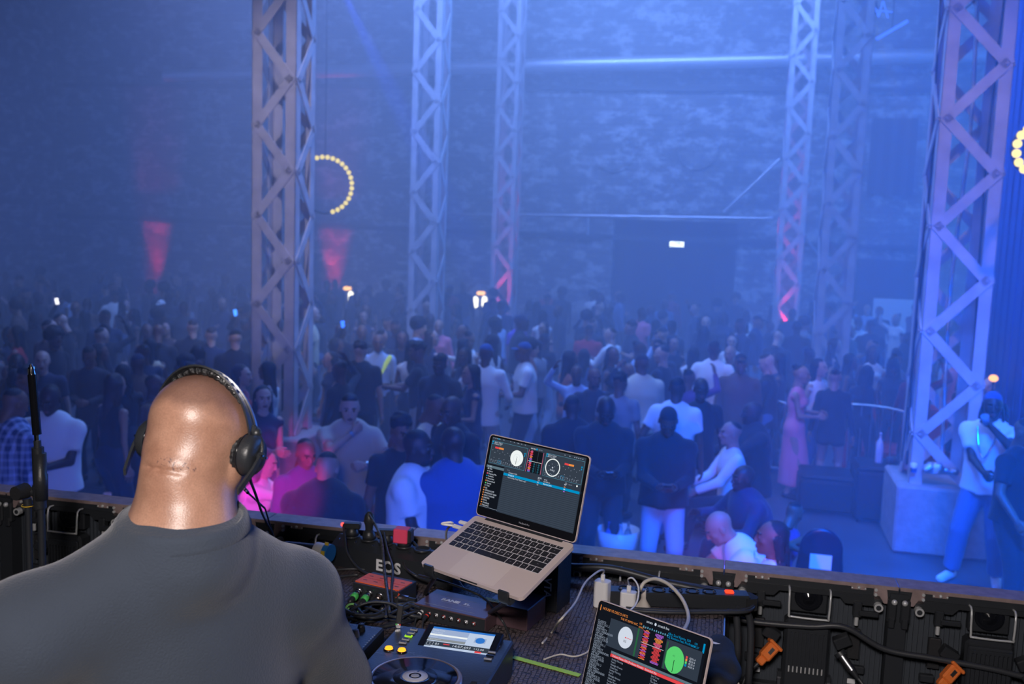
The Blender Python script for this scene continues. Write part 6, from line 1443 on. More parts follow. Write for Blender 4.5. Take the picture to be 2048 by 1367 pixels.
b = MB(); e_ = sl(-.112, -.20, -.024)+dl_; e2_ = sl(.112, -.20, -.024)+dl_; e_.z = e2_.z = .007; b.cyl(e_, e2_, .006, M['black_metal'], 10); b.build('foot_bar', sroot)
# black upright case under the right of the laptop
q0 = Pz(1094, 1225, TZ); cse = empty('equipment_case', Matrix.Translation((q0.x, q0.y+.03, TZ)) @ Matrix.Rotation(-.42, 4, 'Z'), 'tall black case with white lettering under the right side of the stand laptop', 'case')
b = MB(); b.box((-.035, .03, .095), (.14, .10, .19), M['black_plastic'], bev=.004); b.box((.0355, .03, .095), (.003, .10, .19), M['black_matte']); b.build('case_body', cse)
text_mesh('VTA', .030, M['white_ink'], Matrix.Translation((.008, -.0215, .068)) @ Matrix.Rotation(PI/2, 4, 'X') @ Matrix.Rotation(-PI/2, 4, 'Z'), cse, 'lettering', bold=.0006)
# ------------------------------------------------------------------ power box with sockets (front lettering)
e0 = Pz(661, 1128, TZ); e1 = Pz(905, 1180, TZ); ex_ = (e1-e0).normalized(); ey_ = Vector((0, 0, 1)).cross(ex_)
TE = frame(e0, ex_, ey_, (0, 0, 1)); LE = (e1-e0).length
er = empty('power_box', TE, 'long black steel power box with round sockets and white lettering', 'power distributor')
b = MB(); b.prism([(0, 0), (.085, 0), (.085, .075), (.045, .085), (0, .062)], 0, LE, M['black_metal'], Matrix(((0, 0, 1, 0), (1, 0, 0, 0), (0, 1, 0, 0), (0, 0, 0, 1)))); b.build('housing', er)
text_mesh('EOS', .046, M['white_ink'], Matrix.Translation((.205, -.0008, .028)) @ Matrix.Rotation(PI/2, 4, 'X'), er, 'lettering', bold=.0015, sx=1.05)
for i in range(5):
    x = .045+i*.062; Ts = Matrix.Translation((x, .045, .081))
    b = MB(); b.lathe([(0, 0), (.025, 0), (.026, .006), (.023, .008), (.021, .002), (0, .001)], M['black_plastic'], 26, Ts); b.build('socket', er)
    for s in (-1, 1):
        b = MB(); b.cyl((x+s*.028, .022, .074), (x+s*.028, .022, .079), .002, M['chrome'], 8); b.build('screw', er)
for i, (x, hh) in enumerate(((.045, .055), (.107, .10), (.169, .05), (.231, .045))):
    P0_ = TE @ Vector((x, .045, .085)); pr = empty('power_plug', Matrix.Translation(P0_) @ Matrix.Rotation(-.2, 4, 'Z'), ['black plug with a red light at the left end of the power box', 'tall black plug in the second socket of the power box', 'angled black plug in the third socket of the power box', 'black plug wrapped in pink tape on the power box'][i], 'plug', 'plugs in the power box')
    b = MB(); b.lathe([(0, 0), (.019, 0), (.020, .012), (.016, .022), (.011, .030), (0.0, .031)], M['black_plastic'], 20, Matrix.Translation((0, 0, 0)))
    if i == 1: b.lathe([(.011, .028), (.013, .045), (.017, .055), (.014, .075), (.006, .085), (0, .086)], M['black_plastic'], 16)
    elif i == 3: b.box((0, -.004, .034), (.052, .036, .040), M['black_plastic'], bev=.004)
    else: b.box((.0, .0, .032), (.055, .028, .018), M['black_plastic'], Matrix.Rotation(.2, 4, 'Z'), bev=.004)
    b.build('plug_body', pr)
    if i == 3:
        b = MB(); b.box((-.006, -.005, .035), (.044, .040, .043), M['pink_tape'], bev=.003); o = b.build('tape_wrap', pr); o['label'] = 'pink tape'
    if i == 0:
        b = MB(); b.sphere((-.026, -.010, .036), .006, emis('red_pilot', (1, .04, .03), 5), 10); o = b.build('pilot_light', pr); o['label'] = 'glowing red light'
def cable(name, pts, r, m_, label, cat='cable', k=8):
    b = MB(); b.tube(catmull(pts, k), r, m_, 8); return tag(b.build(name), label, cat)
def tb(px, py, dz=.006): return Pz(px, py, TZ+dz)
a_ = TE @ Vector((.025, .03, .115)); cable('power_cable', [a_, P(690, 1075, 2.9), P(695, 1105, 2.86), P(716, 1135, 2.82), tb(752, 1160, .03), tb(770, 1200, .02), tb(772, 1232, .05)], .004, M['cable'], 'black cable falling from the leftmost plug across the power box')
a_ = TE @ Vector((.107, .04, .165)); cable('power_cable', [a_, P(752, 1052, 2.86), P(762, 1075, 2.8), P(766, 1110, 2.74), P(770, 1150, 2.66), P(776, 1195, 2.55), tb(779, 1222, .05)], .0042, mat('striped_cable', (.06, .06, .065), .4, var=.9, vscale=120), 'striped cable dropping from the tall plug across the orange topped unit')
cable('power_cable', [TE @ Vector((.169, .03, .12)), P(775, 1100, 2.8), P(785, 1135, 2.7), P(783, 1180, 2.6), tb(785, 1215, .03)], .0035, M['cable'], 'black cable beside the striped one, over the orange topped unit')
cable('power_cable', [TE @ Vector((.231, .06, .11)), P(835, 1095, 2.9), P(812, 1108, 2.86), P(808, 1130, 2.8), P(830, 1150, 2.7), tb(870, 1168, .01)], .004, M['cable'], 'black cable looping right from the pink taped plug')
# taped cable bundle left of the power box
q = Pz(650, 1112, TZ+.05); b = MB(); X = frame(q, ex_, ey_, (0, 0, 1))
b.cyl((-.045, .02, .004), (-.012, .02, .004), .026, M['white_plastic'], 22, T=X); b.cyl((-.012, .02, .004), (.006, .02, .004), .0275, M['blue_tape'], 22, T=X)
for a_ in (0.2, 1.3): b.box((-.003, .02-.0275*math.cos(a_), .004+.0275*math.sin(a_)), (.012, .004, .016), M['yellow_tape'], X)
b.cyl((-.16, .02, -.006), (-.045, .02, .004), .019, M['cable'], 14, T=X); tag(b.build('cable_bundle'), 'cable bundle wrapped in white, blue and yellow tape at the end of the power box', 'cable')
# ------------------------------------------------------------------ orange topped connector unit
o0 = Pz(705, 1199, TZ); TO = frame(o0, ex_*1.0, ey_, (0, 0, 1)); orr = empty('connector_box', TO, 'small black box with orange taped top and four round connectors', 'audio box')
WO = .145
b = MB(); b.box((WO/2, .05, .025), (WO, .10, .050), M['black_metal'], bev=.002); b.build('housing', orr)
b = MB(); b.box((WO/2, .044, .0515), (WO-.004, .070, .003), M['orange_tape']); b.box((WO/2, .044, .0533), (WO-.004, .001, .0005), M['red_plastic'])
for i in range(4): b.box((.022+i*.034, .028, .0534), (.012, .003, .0004), M['key']); b.box((.022+i*.034, .060, .0534), (.012, .003, .0004), M['key'])
b.add([(WO-.012, .006, .0532), (WO+.006, .002, .045), (WO-.006, -.001, .033)], [(0, 1, 2), (2, 1, 0)], M['orange_tape']); o = b.build('orange_tape', orr)
for i in range(4):
    x = .022+i*.034; Ts = Matrix.Translation((x, -.001, .030)) @ Matrix.Rotation(PI/2+.35, 4, 'X')
    b = MB(); b.lathe([(.0115, 0), (.0115, .003), (.009, .004)], M['steel'], 20, Ts); b.lathe([(0, .002), (.0085, .002), (.0085, .018), (0, .018)], M['chrome'] if i < 2 else mat('nickel', (.6, .45, .38), .3, 1), 18, Ts)
    if i < 2: b.lathe([(.0090, .016), (.0105, .017), (.0105, .030), (.008, .031)], M['green_ring'], 18, Ts)
    b.lathe([(.0080, .030 if i < 2 else .017), (.0075, .044), (.004, .052), (0, .052)], M['black_plastic'], 14, Ts); o = b.build('connector', orr)
    b = MB(); 
    for sx in (-1, 1): b.cyl((x+sx*.0125, -.0005, .030+sx*.012), (x+sx*.0125, -.003, .030+sx*.012), .0018, M['chrome'], 8)
    b.build('screw', orr)
    e = TO @ (Ts @ Vector((0, 0, .05))); cable('signal_cable', [e, e+Vector((-.01, -.02, -.012)), tb(700+i*22, 1225, .006), tb(690+i*8, 1245+i*5, .006), tb(720+i*30, 1262-i*6, .012), tb(790+i*20, 1243-i*6, .01)], .0032, M['cable'], ['first', 'second', 'third', 'fourth'][i]+' cable from the left leaving the orange topped box')
b = MB(); b.cyl(TO @ Vector((WO, .02, .026)), TO @ Vector((WO+.022, .02, .026)), .011, M['steel'], 14); b.cyl(TO @ Vector((WO+.02, .02, .026)), TO @ Vector((WO+.045, .02, .026)), .009, M['black_plastic'], 14); tag(b.build('side_plug'), 'silver jack plug in the right side of the orange topped box', 'plug')
# ------------------------------------------------------------------ maroon sound interfaces
r0_ = Pz(828, 1236, TZ+.0); TRn = frame(r0_, ex_, ey_, (0, 0, 1)); rr0 = empty('sound_interface', TRn, 'flat dark maroon sound interface with white RANE SL lettering', 'audio interface')
b = MB(); b.box((.105, .06, .022), (.21, .12, .040), M['maroon_metal'], bev=.002); b.box((.105, .0005, .021), (.208, .003, .036), M['black_metal']); b.build('housing', rr0)
text_mesh('RANE', .019, M['white_ink'], Matrix.Translation((.075, .062, .0422)), rr0, 'lettering', bold=.0009, sx=1.1); text_mesh('SL', .016, M['white_ink'], Matrix.Translation((.125, .062, .0422)), rr0, 'lettering', sx=1.3)
for x0, x1, yy in ((.055, .095, .048), (.105, .15, .048), (.02, .17, .018), (.02, .14, .085)):
    b = MB(); b.box(((x0+x1)/2, yy, .0422), (x1-x0, .0012, .0003), M['dim_ink']); b.build('printed_line', rr0)
for i in range(8):
    b = MB(); x = .025+i*.022; m_ = M['white_plastic'] if i % 2 == 0 else M['red_plastic']; Ts = Matrix.Translation((x, -.001, .024)) @ Matrix.Rotation(PI/2, 4, 'X'); b.lathe([(0, 0), (.0062, 0), (.0062, .003), (.0045, .003), (.0045, .009), (0, .009)], M['steel'], 14, Ts); b.lathe([(.0046, .001), (.0056, .004), (.0046, .005)], m_, 12, Ts); b.build('phono_socket', rr0)
for i in range(2):
    b = MB(); x = .025+i*.022; b.cyl((x, -.008, .024), (x, -.034, .016), .0058, M['black_plastic'], 12, r2=.0045, T=TRn); b.lathe([(.0062, 0), (.0062, .004), (.006, .004)], M['red_plastic'] if i else M['white_plastic'], 12, TRn @ Matrix.Translation((x, -.014, .0222)) @ Matrix.Rotation(PI/2+.3, 4, 'X'))
    q = TRn @ Vector((x, -.034, .016)); b.tube(catmull([q, q+Vector((0, -.02, -.012)), tb(835+i*8, 1262, .006), tb(790, 1240, .008), tb(720, 1236+i*4, .008)], 6), .0026, M['cable'], 8); tag(b.build('phono_lead'), ['white', 'red'][i]+' ringed phono lead in the front of the maroon interface', 'cable')
k0 = Pz(985, 1199, TZ+.061)-ex_*.012-ey_*.014; k0.z = TZ; TK = frame(k0, ex_, ey_, (0, 0, 1)); kr = empty('sound_interface', TK, 'dark maroon box with a yellow 107 tape label under the front of the laptop stand', 'audio interface')
b = MB(); b.box((.06, .06, .030), (.12, .12, .058), M['maroon_metal'], bev=.002); b.build('housing', kr)
b = MB(); b.box((.012, .014, .0600), (.046, .020, .0016), M['yellow_tape']); o = b.build('yellow_label', kr); text_mesh('107', .013, M['key'], Matrix.Translation((.012, .014, .0610)), o, 'lettering')
# ------------------------------------------------------------------ media player with screen and jog wheel
g0 = Pz(797, 1247, 2.43); cx_ = (U*.995+V*-.02).normalized(); cy_ = Vector((0, 0, 1)).cross(cx_)
TC = frame(Vector((g0.x, g0.y, TZ)), cx_, cy_, (0, 0, 1)); WC = .285; DC = .42; HC_ = .085
cr = empty('media_player', TC, 'black media player with lit track screen and big jog wheel beside the grey sleeve', 'dj player')
b = MB(); b.box((WC/2, -DC/2, HC_/2), (WC, DC, HC_-.004), M['black_plastic'], bev=.004); b.build('housing', cr)
b = MB(); Tscr = Matrix.Translation((WC*.60, -.058, HC_+.006)) @ Matrix.Rotation(.22, 4, 'X'); b.box((0, 0, -.008), (.185, .10, .016), M['black_gloss'], Tscr, bev=.003); so = b.build('screen_housing', cr)
class Flat(Scr):
    def T(s, x, y): s.lay += 1; return s.base @ Matrix.Translation((-s.w/2+s.w*x, s.h/2-s.h*y, .0004+.00002*s.lay))
c = Flat(.150, .078, 0); c.base = Tscr; sc('lav', (.33, .42, .62)); sc('blu', (.03, .18, .6)); sc('grey', (.25, .28, .3)); sc('cloud', (.50, .60, .78))
c.rect(0, 0, 1, 1, 'cloud'); c.rect(0, 0, 1, .09, 'blu'); c.rect(0, .09, .60, .66, 'lav'); c.rect(0, .34, .60, .42, 'bright'); c.rect(0, .55, .60, .66, 'grey')
for i in range(5): c.text(.03, .16+.11*i, ['Deep Inside', 'Feel Good', 'One More Time', 'Bounce', 'Soul Heaven'][i], .0055, 'white')
c.rect(0, .70, 1, .93, 'panel'); c.box(.02, .73, .12, .90, 'white', .004); c.text(.07, .81, '1', .009, 'white', 'CENTER'); c.text(.15, .81, '01', .011, 'white'); c.rect(.28, .76, .38, .80, 'red'); c.text(.42, .81, '14:57.693', .0115, 'white'); c.text(.76, .81, '+12.00', .009, 'white'); c.rect(.10, .90, .80, .99, 'cloud'); c.rect(.80, .90, .9, .98, 'red')
c.rect(.72, .28, .90, .52, 'lav'); c.disc(.81, .40, .011, 'blu'); c.mb.build('screen_image', so)
for i in range(5):
    b = MB(); y = -.022-.019*i; b.box((WC*.165+.006*0, y, HC_+.001), (.018, .009, .004), M['led_green'] if i == 2 else M['dim_ink'], bev=.001); b.box((WC*.165, y, HC_+.0035), (.012, .005, .001), M['black_plastic']); b.build('mode_button', cr)
b = MB(); b.box((WC*.36, -.006, HC_), (.030, .007, .004), M['led_green'], bev=.001); b.build('tag_button', cr)
for i in range(2):
    b = MB(); b.lathe([(0, .006), (.008, .0055), (.0095, .002), (.0095, 0)], M['led_amber'], 20, Matrix.Translation((.028+i*.031, -.138, HC_-.001))); b.lathe([(.0095, 0), (.0095, .003), (.012, .003), (.012, 0)], M['black_gloss'], 20, Matrix.Translation((.028+i*.031, -.138, HC_-.002))); b.build('loop_button', cr)
tx = MB()
for t_, x, y, s_ in (('LOOP', .075, -.142, .006), ('IN / OUT ADJUST', .09, -.150, .004), ('RELOOP/EXIT', .028, -.152, .0045), ('USB', .008, -.015, .005), ('SD', .03, -.125, .0045), ('BROWSE', WC*.165-.01, -.016, .003), ('USB STOP', .03, -.105, .004), ('HOT CUE', .006, -.165, .004)): text_into(tx, t_, s_, M['dim_ink'], Tm((x, y, HC_+.0002)))
tx.build('printed_text', cr)
JC = (WC*.50-.004, -.275, HC_)
b = MB(); b.lathe([(0.100, 0), (.100, .010), (.094, .014), (.090, .014), (.089, .010)], mat('champagne_ring', (.50, .38, .33), .3, .8), 72, Matrix.Translation(JC)); j = b.build('jog_ring', cr)
b = MB(); b.lathe([(0, .012), (.030, .012), (.088, .014), (.089, .008)], M['black_gloss'], 72, Matrix.Translation(JC)); j = b.build('jog_wheel', cr)
b = MB(); b.lathe([(.026, .0135), (.034, .0145), (.035, .0135), (.046, .0148), (.0465, .0130)], M['black_gloss'], 60, Matrix.Translation(JC)); b.lathe([(.013, .0150), (.026, .0152), (.027, .0135)], mat('pale_disc', (.42, .42, .48), .4), 60, Matrix.Translation(JC)); b.lathe([(0, .0156), (.008, .0156), (.009, .0150)], M['dim_ink'], 40, Matrix.Translation(JC)); b.box((JC[0], JC[1]+.022, JC[2]+.0155), (.004, .012, .0005), M['black_gloss']); b.build('jog_display', cr)
b = MB(); b.box((WC-.028, -.30, HC_), (.012, .13, .003), M['black_matte']); b.box((WC-.028, -.28, HC_+.006), (.022, .014, .012), M['black_plastic'], bev=.002); b.build('tempo_slider', cr)
for i in range(6):
    b = MB(); b.box((WC-.03, -.03-.018*i, HC_+.001), (.018, .007, .003), M['dim_ink'] if i % 2 else M['black_gloss'], bev=.001); b.build('side_button', cr)
# usb stick
q = TC @ Vector((.006, -.020, HC_)); b = MB(); X = Matrix.Translation(q) @ Matrix.Rotation(.1, 4, 'Y'); b.box((0, 0, .032), (.014, .009, .048), M['black_plastic'], X, bev=.002); b.box((0, 0, .004), (.012, .006, .008), M['chrome'], X)
for i, m_ in enumerate((M['green_ring'], M['white_plastic'], M['red_plastic'])): b.box((-.0045+.0045*i, -.0047, .0095), (.004, .001, .003), m_, X)
tag(b.build('usb_stick'), 'black usb stick standing in the slot of the media player', 'usb stick')
# ------------------------------------------------------------------ mixer at the man's elbow
m0 = Pz(672, 1238, 2.44); TMx = frame(Vector((m0.x, m0.y, TZ)), cx_, cy_, (0, 0, 1)); mr0 = empty('dj_mixer', TMx, 'black mixer with dotted fader scales, half hidden by the grey sleeve', 'mixer')
wx = (TC.translation-TMx.translation).dot(cx_)-.018
b = MB(); b.box((wx-.15, -.19, .046), (.30, .38, .092), M['black_plastic'], bev=.004); b.build('housing', mr0)
for i in range(3):
    for jx in range(5):
        b = MB(); x = wx-.045-.05*i; y = -.035-.034*jx
        b.lathe([(0, .016), (.007, .016), (.0085, .010), (.0100, 0)], M['dim_ink'] if (i == 0 and jx == 1) else M['black_plastic'], 18, Matrix.Translation((x, y, .092))); b.box((x, y+.004, .1085), (.0012, .006, .0006), M['white_ink']); b.build('knob', mr0)
for i in range(3):
    b = MB(); x = wx-.045-.05*i; b.box((x, -.26, .0925), (.004, .065, .001), M['black_gloss']); b.box((x, -.25, .099), (.016, .010, .012), M['black_plastic'], bev=.002)
    for d in range(9): 
        for s in (-1, 1): b.box((x+s*.013, -.229-.0078*d, .0925), (.0032, .0010, .0006), M['white_ink'])
    b.build('channel_fader', mr0)
tx = MB()
for t_, x, y, s_ in (('LOW', wx-.06, -.195, .004), ('MID', wx-.06, -.16, .004), ('CH 4', wx-.03, -.012, .005), ('ON AIR', wx-.085, -.012, .005), ('BEAT FX', wx-.03, -.21, .005), ('QUANTIZE', wx-.09, -.21, .004)): text_into(tx, t_, s_, M['white_ink'], Tm((x, y, .0925)))
for d in range(12): tx.box((wx-.006, -.05-.011*d, .0925), (.003, .0012, .0006), M['white_ink']); tx.box((wx-.012, -.20-.011*d, .0925), (.0025, .0012, .0006), M['white_ink'])
tx.build('printed_text', mr0)
b = MB(); 
for i in range(3): b.box((wx-.09+.012*i, -.222, .093), (.006, .003, .001), emis('cyan_led', (.1, .8, 1), 1.2) if i == 0 else M['dim_ink'])
b.build('indicator_lights', mr0)
# green loop of tape with a 07 mark and cable nest behind the players
b = MB(); q = tb(705, 1222, .016); b.lathe([(.016, -.008), (.021, -.009), (.021, .009), (.016, .008)], mat('pale_green_tape', (.22, .55, .18), .5), 26, Matrix.Translation(q) @ Matrix.Rotation(-.3, 4, 'Z') @ Matrix.Rotation(PI/2-.5, 4, 'X')); tag(b.build('tape_roll'), 'pale green ring of tape standing beside the grey sleeve', 'tape')
cr_ = random.Random(8)
for i in range(9):
    a0 = (690+cr_.uniform(-10, 20), 1212+cr_.uniform(-6, 22)); pts = [tb(a0[0], a0[1], .008+.004*i)]
    n_ = 5
    for j in range(1, n_): pts.append(tb(a0[0]+j*34+cr_.uniform(-8, 8), 1222+16*math.sin(j*1.1+i)+cr_.uniform(-5, 5), .008+.003*i+cr_.uniform(0, .01)))
    if i in (1, 4): pts = [tb(685, 1235, .01), tb(715, 1212, .05), tb(750, 1203, .06), tb(790, 1210, .05), tb(822, 1240, .01)] if i == 1 else [tb(686, 1215, .01), tb(735, 1208, .045), tb(775, 1206, .05), tb(812, 1225, .02)]
    cable('signal_cable', pts, .0036 if i % 3 else .005, M['cable'], ['black cable in the tangle behind the players, lying lowest by the sleeve', 'black cable arching highest over the tangle behind the players', 'thin black cable snaking just behind the media player', 'thick black cable lying in the tangle left of the maroon interface', 'second arching black cable in front of the orange topped box', 'black cable crossing the tangle beside the green tape ring', 'thick black cable on top of the tangle behind the mixer', 'thin black cable at the back of the tangle', 'black cable topmost in the tangle beside the usb stick'][i])
for i, (p_, lb) in enumerate((([(642, 1142), (700, 1137), (760, 1140)], 'black cable lying along the foot of the power box'), ([(648, 1157), (700, 1150), (715, 1149)], 'black cable running to the back of the orange topped box'))):
    cable('signal_cable', [tb(x, y, .006) for x, y in p_], .004, M['cable'], lb)
cable('signal_cable', [P(838, 1150, 2.55), P(880, 1160, 2.45), P(960, 1190, 2.36), tb(990, 1222, .05), tb(1010, 1250, .01), tb(1025, 1290, .006)], .0032, M['cable'], 'thin black cable hanging under the front of the laptop stand')
# lime strip and spare leads on the table
b = MB(); a_, c2_ = tb(1026, 1313, .002), tb(1160, 1350, .002); d = (c2_-a_).normalized(); s_ = d.cross(Vector((0, 0, 1)))*.0085; n_ = Vector((0, 0, .0006))
b.add([a_-s_, a_+s_, c2_+s_, c2_-s_, a_-s_+n_, a_+s_+n_, c2_+s_+n_, c2_-s_+n_], [(3, 2, 1, 0), (4, 5, 6, 7), (0, 1, 5, 4), (2, 3, 7, 6), (1, 2, 6, 5), (3, 0, 4, 7)], M['lime_tape']); tag(b.build('lime_tape'), 'lime green strip of tape stuck across the table beside the media player', 'tape')
cable('signal_cable', [tb(1088, 1318), tb(1120, 1308), tb(1150, 1312), tb(1178, 1300), tb(1182, 1275)], .0022, M['cream_cable'], 'thin pale lead curling on the table beside the lower laptop')
# ------------------------------------------------------------------ power strip, adapters
s0 = Pz(1215, 1212, TZ); s1 = Pz(1500, 1222, TZ); d = (s1-s0).normalized(); n_ = Vector((0, 0, 1)).cross(d); TS = frame(s0, d, n_, (0, 0, 1)); LS = (s1-s0).length
sr = empty('power_strip', TS, 'long black power strip with a lit red switch at the back of the table', 'power strip')
b = MB(); b.box((LS/2, .025, .022), (LS, .05, .042), M['black_plastic'], bev=.004); b.build('housing', sr)
for i in range(6):
    b = MB(); x = .05+i*.047; b.lathe([(.018, 0), (.020, .0015), (.0185, .001), (.017, -.004), (0, -.004)], M['black_gloss'], 24, Matrix.Translation((x, .025, .0445)))
    for s in (-1, 1): b.box((x+s*.012, .025, .0455), (.004, .003, .003), mat('brass_pin', (.7, .5, .3), .3, 1) if 'brass_pin' not in bpy.data.materials else bpy.data.materials['brass_pin'])
    b.build('socket', sr)
b = MB(); b.box((LS-.055, .025, .0455), (.024, .018, .006), M['led_red'], bev=.002); o = b.build('switch', sr); o['label'] = 'glowing red rocker switch'
b = MB(); b.prism([(LS-.012, -.006), (LS+.02, .006), (LS+.026, .022), (LS+.01, .055), (LS-.012, .055)], 0, .035, M['black_matte']); b.build('end_cap', sr)
for i in range(2):
    cable('power_cable', [TS @ Vector((LS+.018, .02, .02-.008*i)), TS @ Vector((LS-.02, -.02-.012*i, .012)), TS @ Vector((LS*.7, -.03-.012*i, .01)), TS @ Vector((LS*.4, -.035-.014*i, .008)), TS @ Vector((LS*.12, -.03-.012*i, .008))], .0055, M['cable'], ['nearer', 'farther'][1-i]+' black cable lying along the front of the power strip')
def adapter(x, y, w_, d_, h_, label, rz=0):
    q = Pz(x, y, TZ); root = empty('power_adapter', Matrix.Translation(q) @ Matrix.Rotation(rz, 4, 'Z'), label, 'charger')
    b = MB(); b.prism(rounded(w_, d_, min(w_, d_)*.28), 0, h_, M['white_plastic']); o = b.build('adapter_body', root); md = o.modifiers.new('bevel', 'BEVEL'); md.width = .003; md.segments = 3; md.angle_limit = .9
    b = MB(); b.box((0, 0, h_+.009), (.012, .008, .018), M['white_plastic'], bev=.002); b.build('cable_plug', root); return q+Vector((0, 0, h_+.018))
c0 = adapter(1203, 1212, .042, .038, .075, 'tall white square power adapter beside the case lettering', -.5)
c1_ = adapter(1256, 1214, .044, .030, .046, 'smaller white oval power adapter right of the tall one', -.3)
cable('charging_cable', [c0, P(1207, 1140, 2.65), P(1195, 1143, 2.6), P(1170, 1165, 2.5), P(1150, 1205, 2.35), P(1120, 1240, 2.2), tb(1105, 1262), tb(1085, 1285)], .0028, M['cream_cable'], 'pale cable looping left from the tall white adapter')
cable('charging_cable', [c1_, P(1256, 1158, 2.60), P(1266, 1156, 2.58), P(1277, 1175, 2.55), P(1273, 1205, 2.5), P(1258, 1222, 2.45)], .0024, M['white_plastic'], 'thin white cable looping from the oval adapter behind the lower laptop')
q = Pz(1286, 1214, TZ); b = MB(); b.lathe([(0, 0), (.020, 0), (.021, .004), (.010, .020), (.007, .028), (.0065, .052), (0, .052)], mat('cream_plastic', (.62, .56, .50), .5), 24, Matrix.Translation(q)); 
b.tube(catmull([q+Vector((0, 0, .05)), P(1281, 1178, 2.62), P(1290, 1163, 2.62), P(1312, 1157, 2.60), P(1340, 1170, 2.56), P(1366, 1200, 2.5), P(1377, 1235, 2.42), P(1366, 1262, 2.30)], 8), .0048, M['cream_cable'], 10); tag(b.build('power_plug'), 'cream round plug with a thick arching cream cable beside the lower laptop', 'plug')
cable('charging_cable', [P(1400, 1322, 2.2), tb(1432, 1328, .006), tb(1455, 1345, .006), tb(1475, 1367, .006)], .0048, M['cream_cable'], 'cream cable leaving the right side of the lower laptop')
# dark jacket dropped on the table corner and a paper scrap
cl = Field(Pz(1420, 1360, TZ)-Vector((.14, .30, .02)), Pz(1420, 1300, TZ)+Vector((.12, .12, .12)), .007)
for a_, c_, r_ in (((1385, 1300), (1440, 1300), .030), ((1400, 1340), (1455, 1345), .034), ((1440, 1285), (1452, 1330), .028), ((1420, 1320), (1440, 1365), .034)): cl.cap(Pz(*a_, TZ+.02), Pz(*c_, TZ+.02), r_, r_, .03, ((0, 0, 1), .8))
cl.noise(.006, 45, 3); cl.plane((0, 0, TZ+.001), (0, 0, -1)); v, q = cl.mesh(); o = bpy.data.objects.new('cloth', np_mesh('cloth', [(v, q, 0)], [M['black_matte']])); COL.objects.link(o); tag(o, 'dark grey cloth bunched on the table corner right of the lower laptop', 'cloth')
b = MB(); q = Pz(1424, 1284, TZ+.062); X = Matrix.Translation(q) @ Matrix.Rotation(-.35, 4, 'Z'); b.prism([(-.020, -.004), (.010, -.006), (.020, 0), (.0, .006), (-.020, .005)], 0, .0006, M['white_plastic'], X); tag(b.build('paper_scrap'), 'small white paper scrap on the dark cloth at the table corner', 'paper')
# ------------------------------------------------------------------ props on the dance floor
def at_floor(px, py): q = Pz(px, py, 0); return q
# crowd barriers
def barrier(pa, pb, label):
    a, b_ = pa, pb; d = (b_-a).normalized(); L = (b_-a).length; T = frame(a, d, Vector((0, 0, 1)).cross(d), (0, 0, 1)); root = empty('crowd_barrier', T, label, 'barrier', 'steel crowd barriers')
    m = MB(); m.tube(catmull([(.03, 0, .2), (0, 0, .3), (0, 0, 1.0), (.06, 0, 1.1), (L-.06, 0, 1.1), (L, 0, 1.0), (L, 0, .3), (L-.03, 0, .2), (.03, 0, .2)], 4), .019, M['galv'], 8); m.build('frame', root)
    n = int(L/.13)
    for i in range(1, n): 
        m = MB(); m.cyl((L*i/n, 0, .2), (L*i/n, 0, 1.1), .008, M['galv'], 6); m.build('upright_bar', root)
    for x in (.3, L-.3):
        m = MB(); m.box((x, 0, .02), (.05, .55, .02), M['galv']); m.cyl((x, 0, .02), (x, 0, .2), .016, M['galv'], 8); m.build('foot', root)
w1 = P(1470, 700, 14.6); w2_ = P(1590, 700, 14.2); z0 = lambda q: Vector((q.x, q.y, 0))
barrier(z0(P(1478, 700, 13.6)), z0(P(1578, 700, 13.2)), 'steel crowd barrier left of the long pink dress')
barrier(z0(P(1712, 700, 13.3)), z0(P(1818, 700, 12.9)), 'steel crowd barrier between the black shorts and the big right column')
# black seating cubes and low tables
M['black_fabric'] = mat('black_upholstery', (.012, .013, .02), .6, bump=.2, bscale=80)
def cube_seat(px, py, w, d, h, label, rz=-TH, m=None):
    q = at_floor(px, py); mb = MB(); mb.box((0, 0, h/2+.02), (w, d, h-.04), m or M['black_fabric'], bev=.03)
    for sx in (-1, 1):
        for sy in (-1, 1): mb.cyl((sx*(w/2-.06), sy*(d/2-.06), 0), (sx*(w/2-.06), sy*(d/2-.06), .04), .02, M['black_metal'], 8)
    mb.box((0, 0, h+.03), (w-.02, d-.02, .06), m or M['black_fabric'], bev=.025)
    o = mb.build('seat_cube', T=Matrix.Translation(q) @ Matrix.Rotation(rz, 4, 'Z')); return tag(o, label, 'seat')
cube_seat(1655, 1018, .75, .6, .42, 'low black seat block in front of the black shorts'); cube_seat(1748, 1035, .55, .6, .62, 'taller black block left of the concrete block')
cube_seat(650, 1040, .9, .5, .40, 'low black seat behind the broad black jacket'); cube_seat(175, 1075, .8, .5, .42, 'low dark bench beyond the left panels')
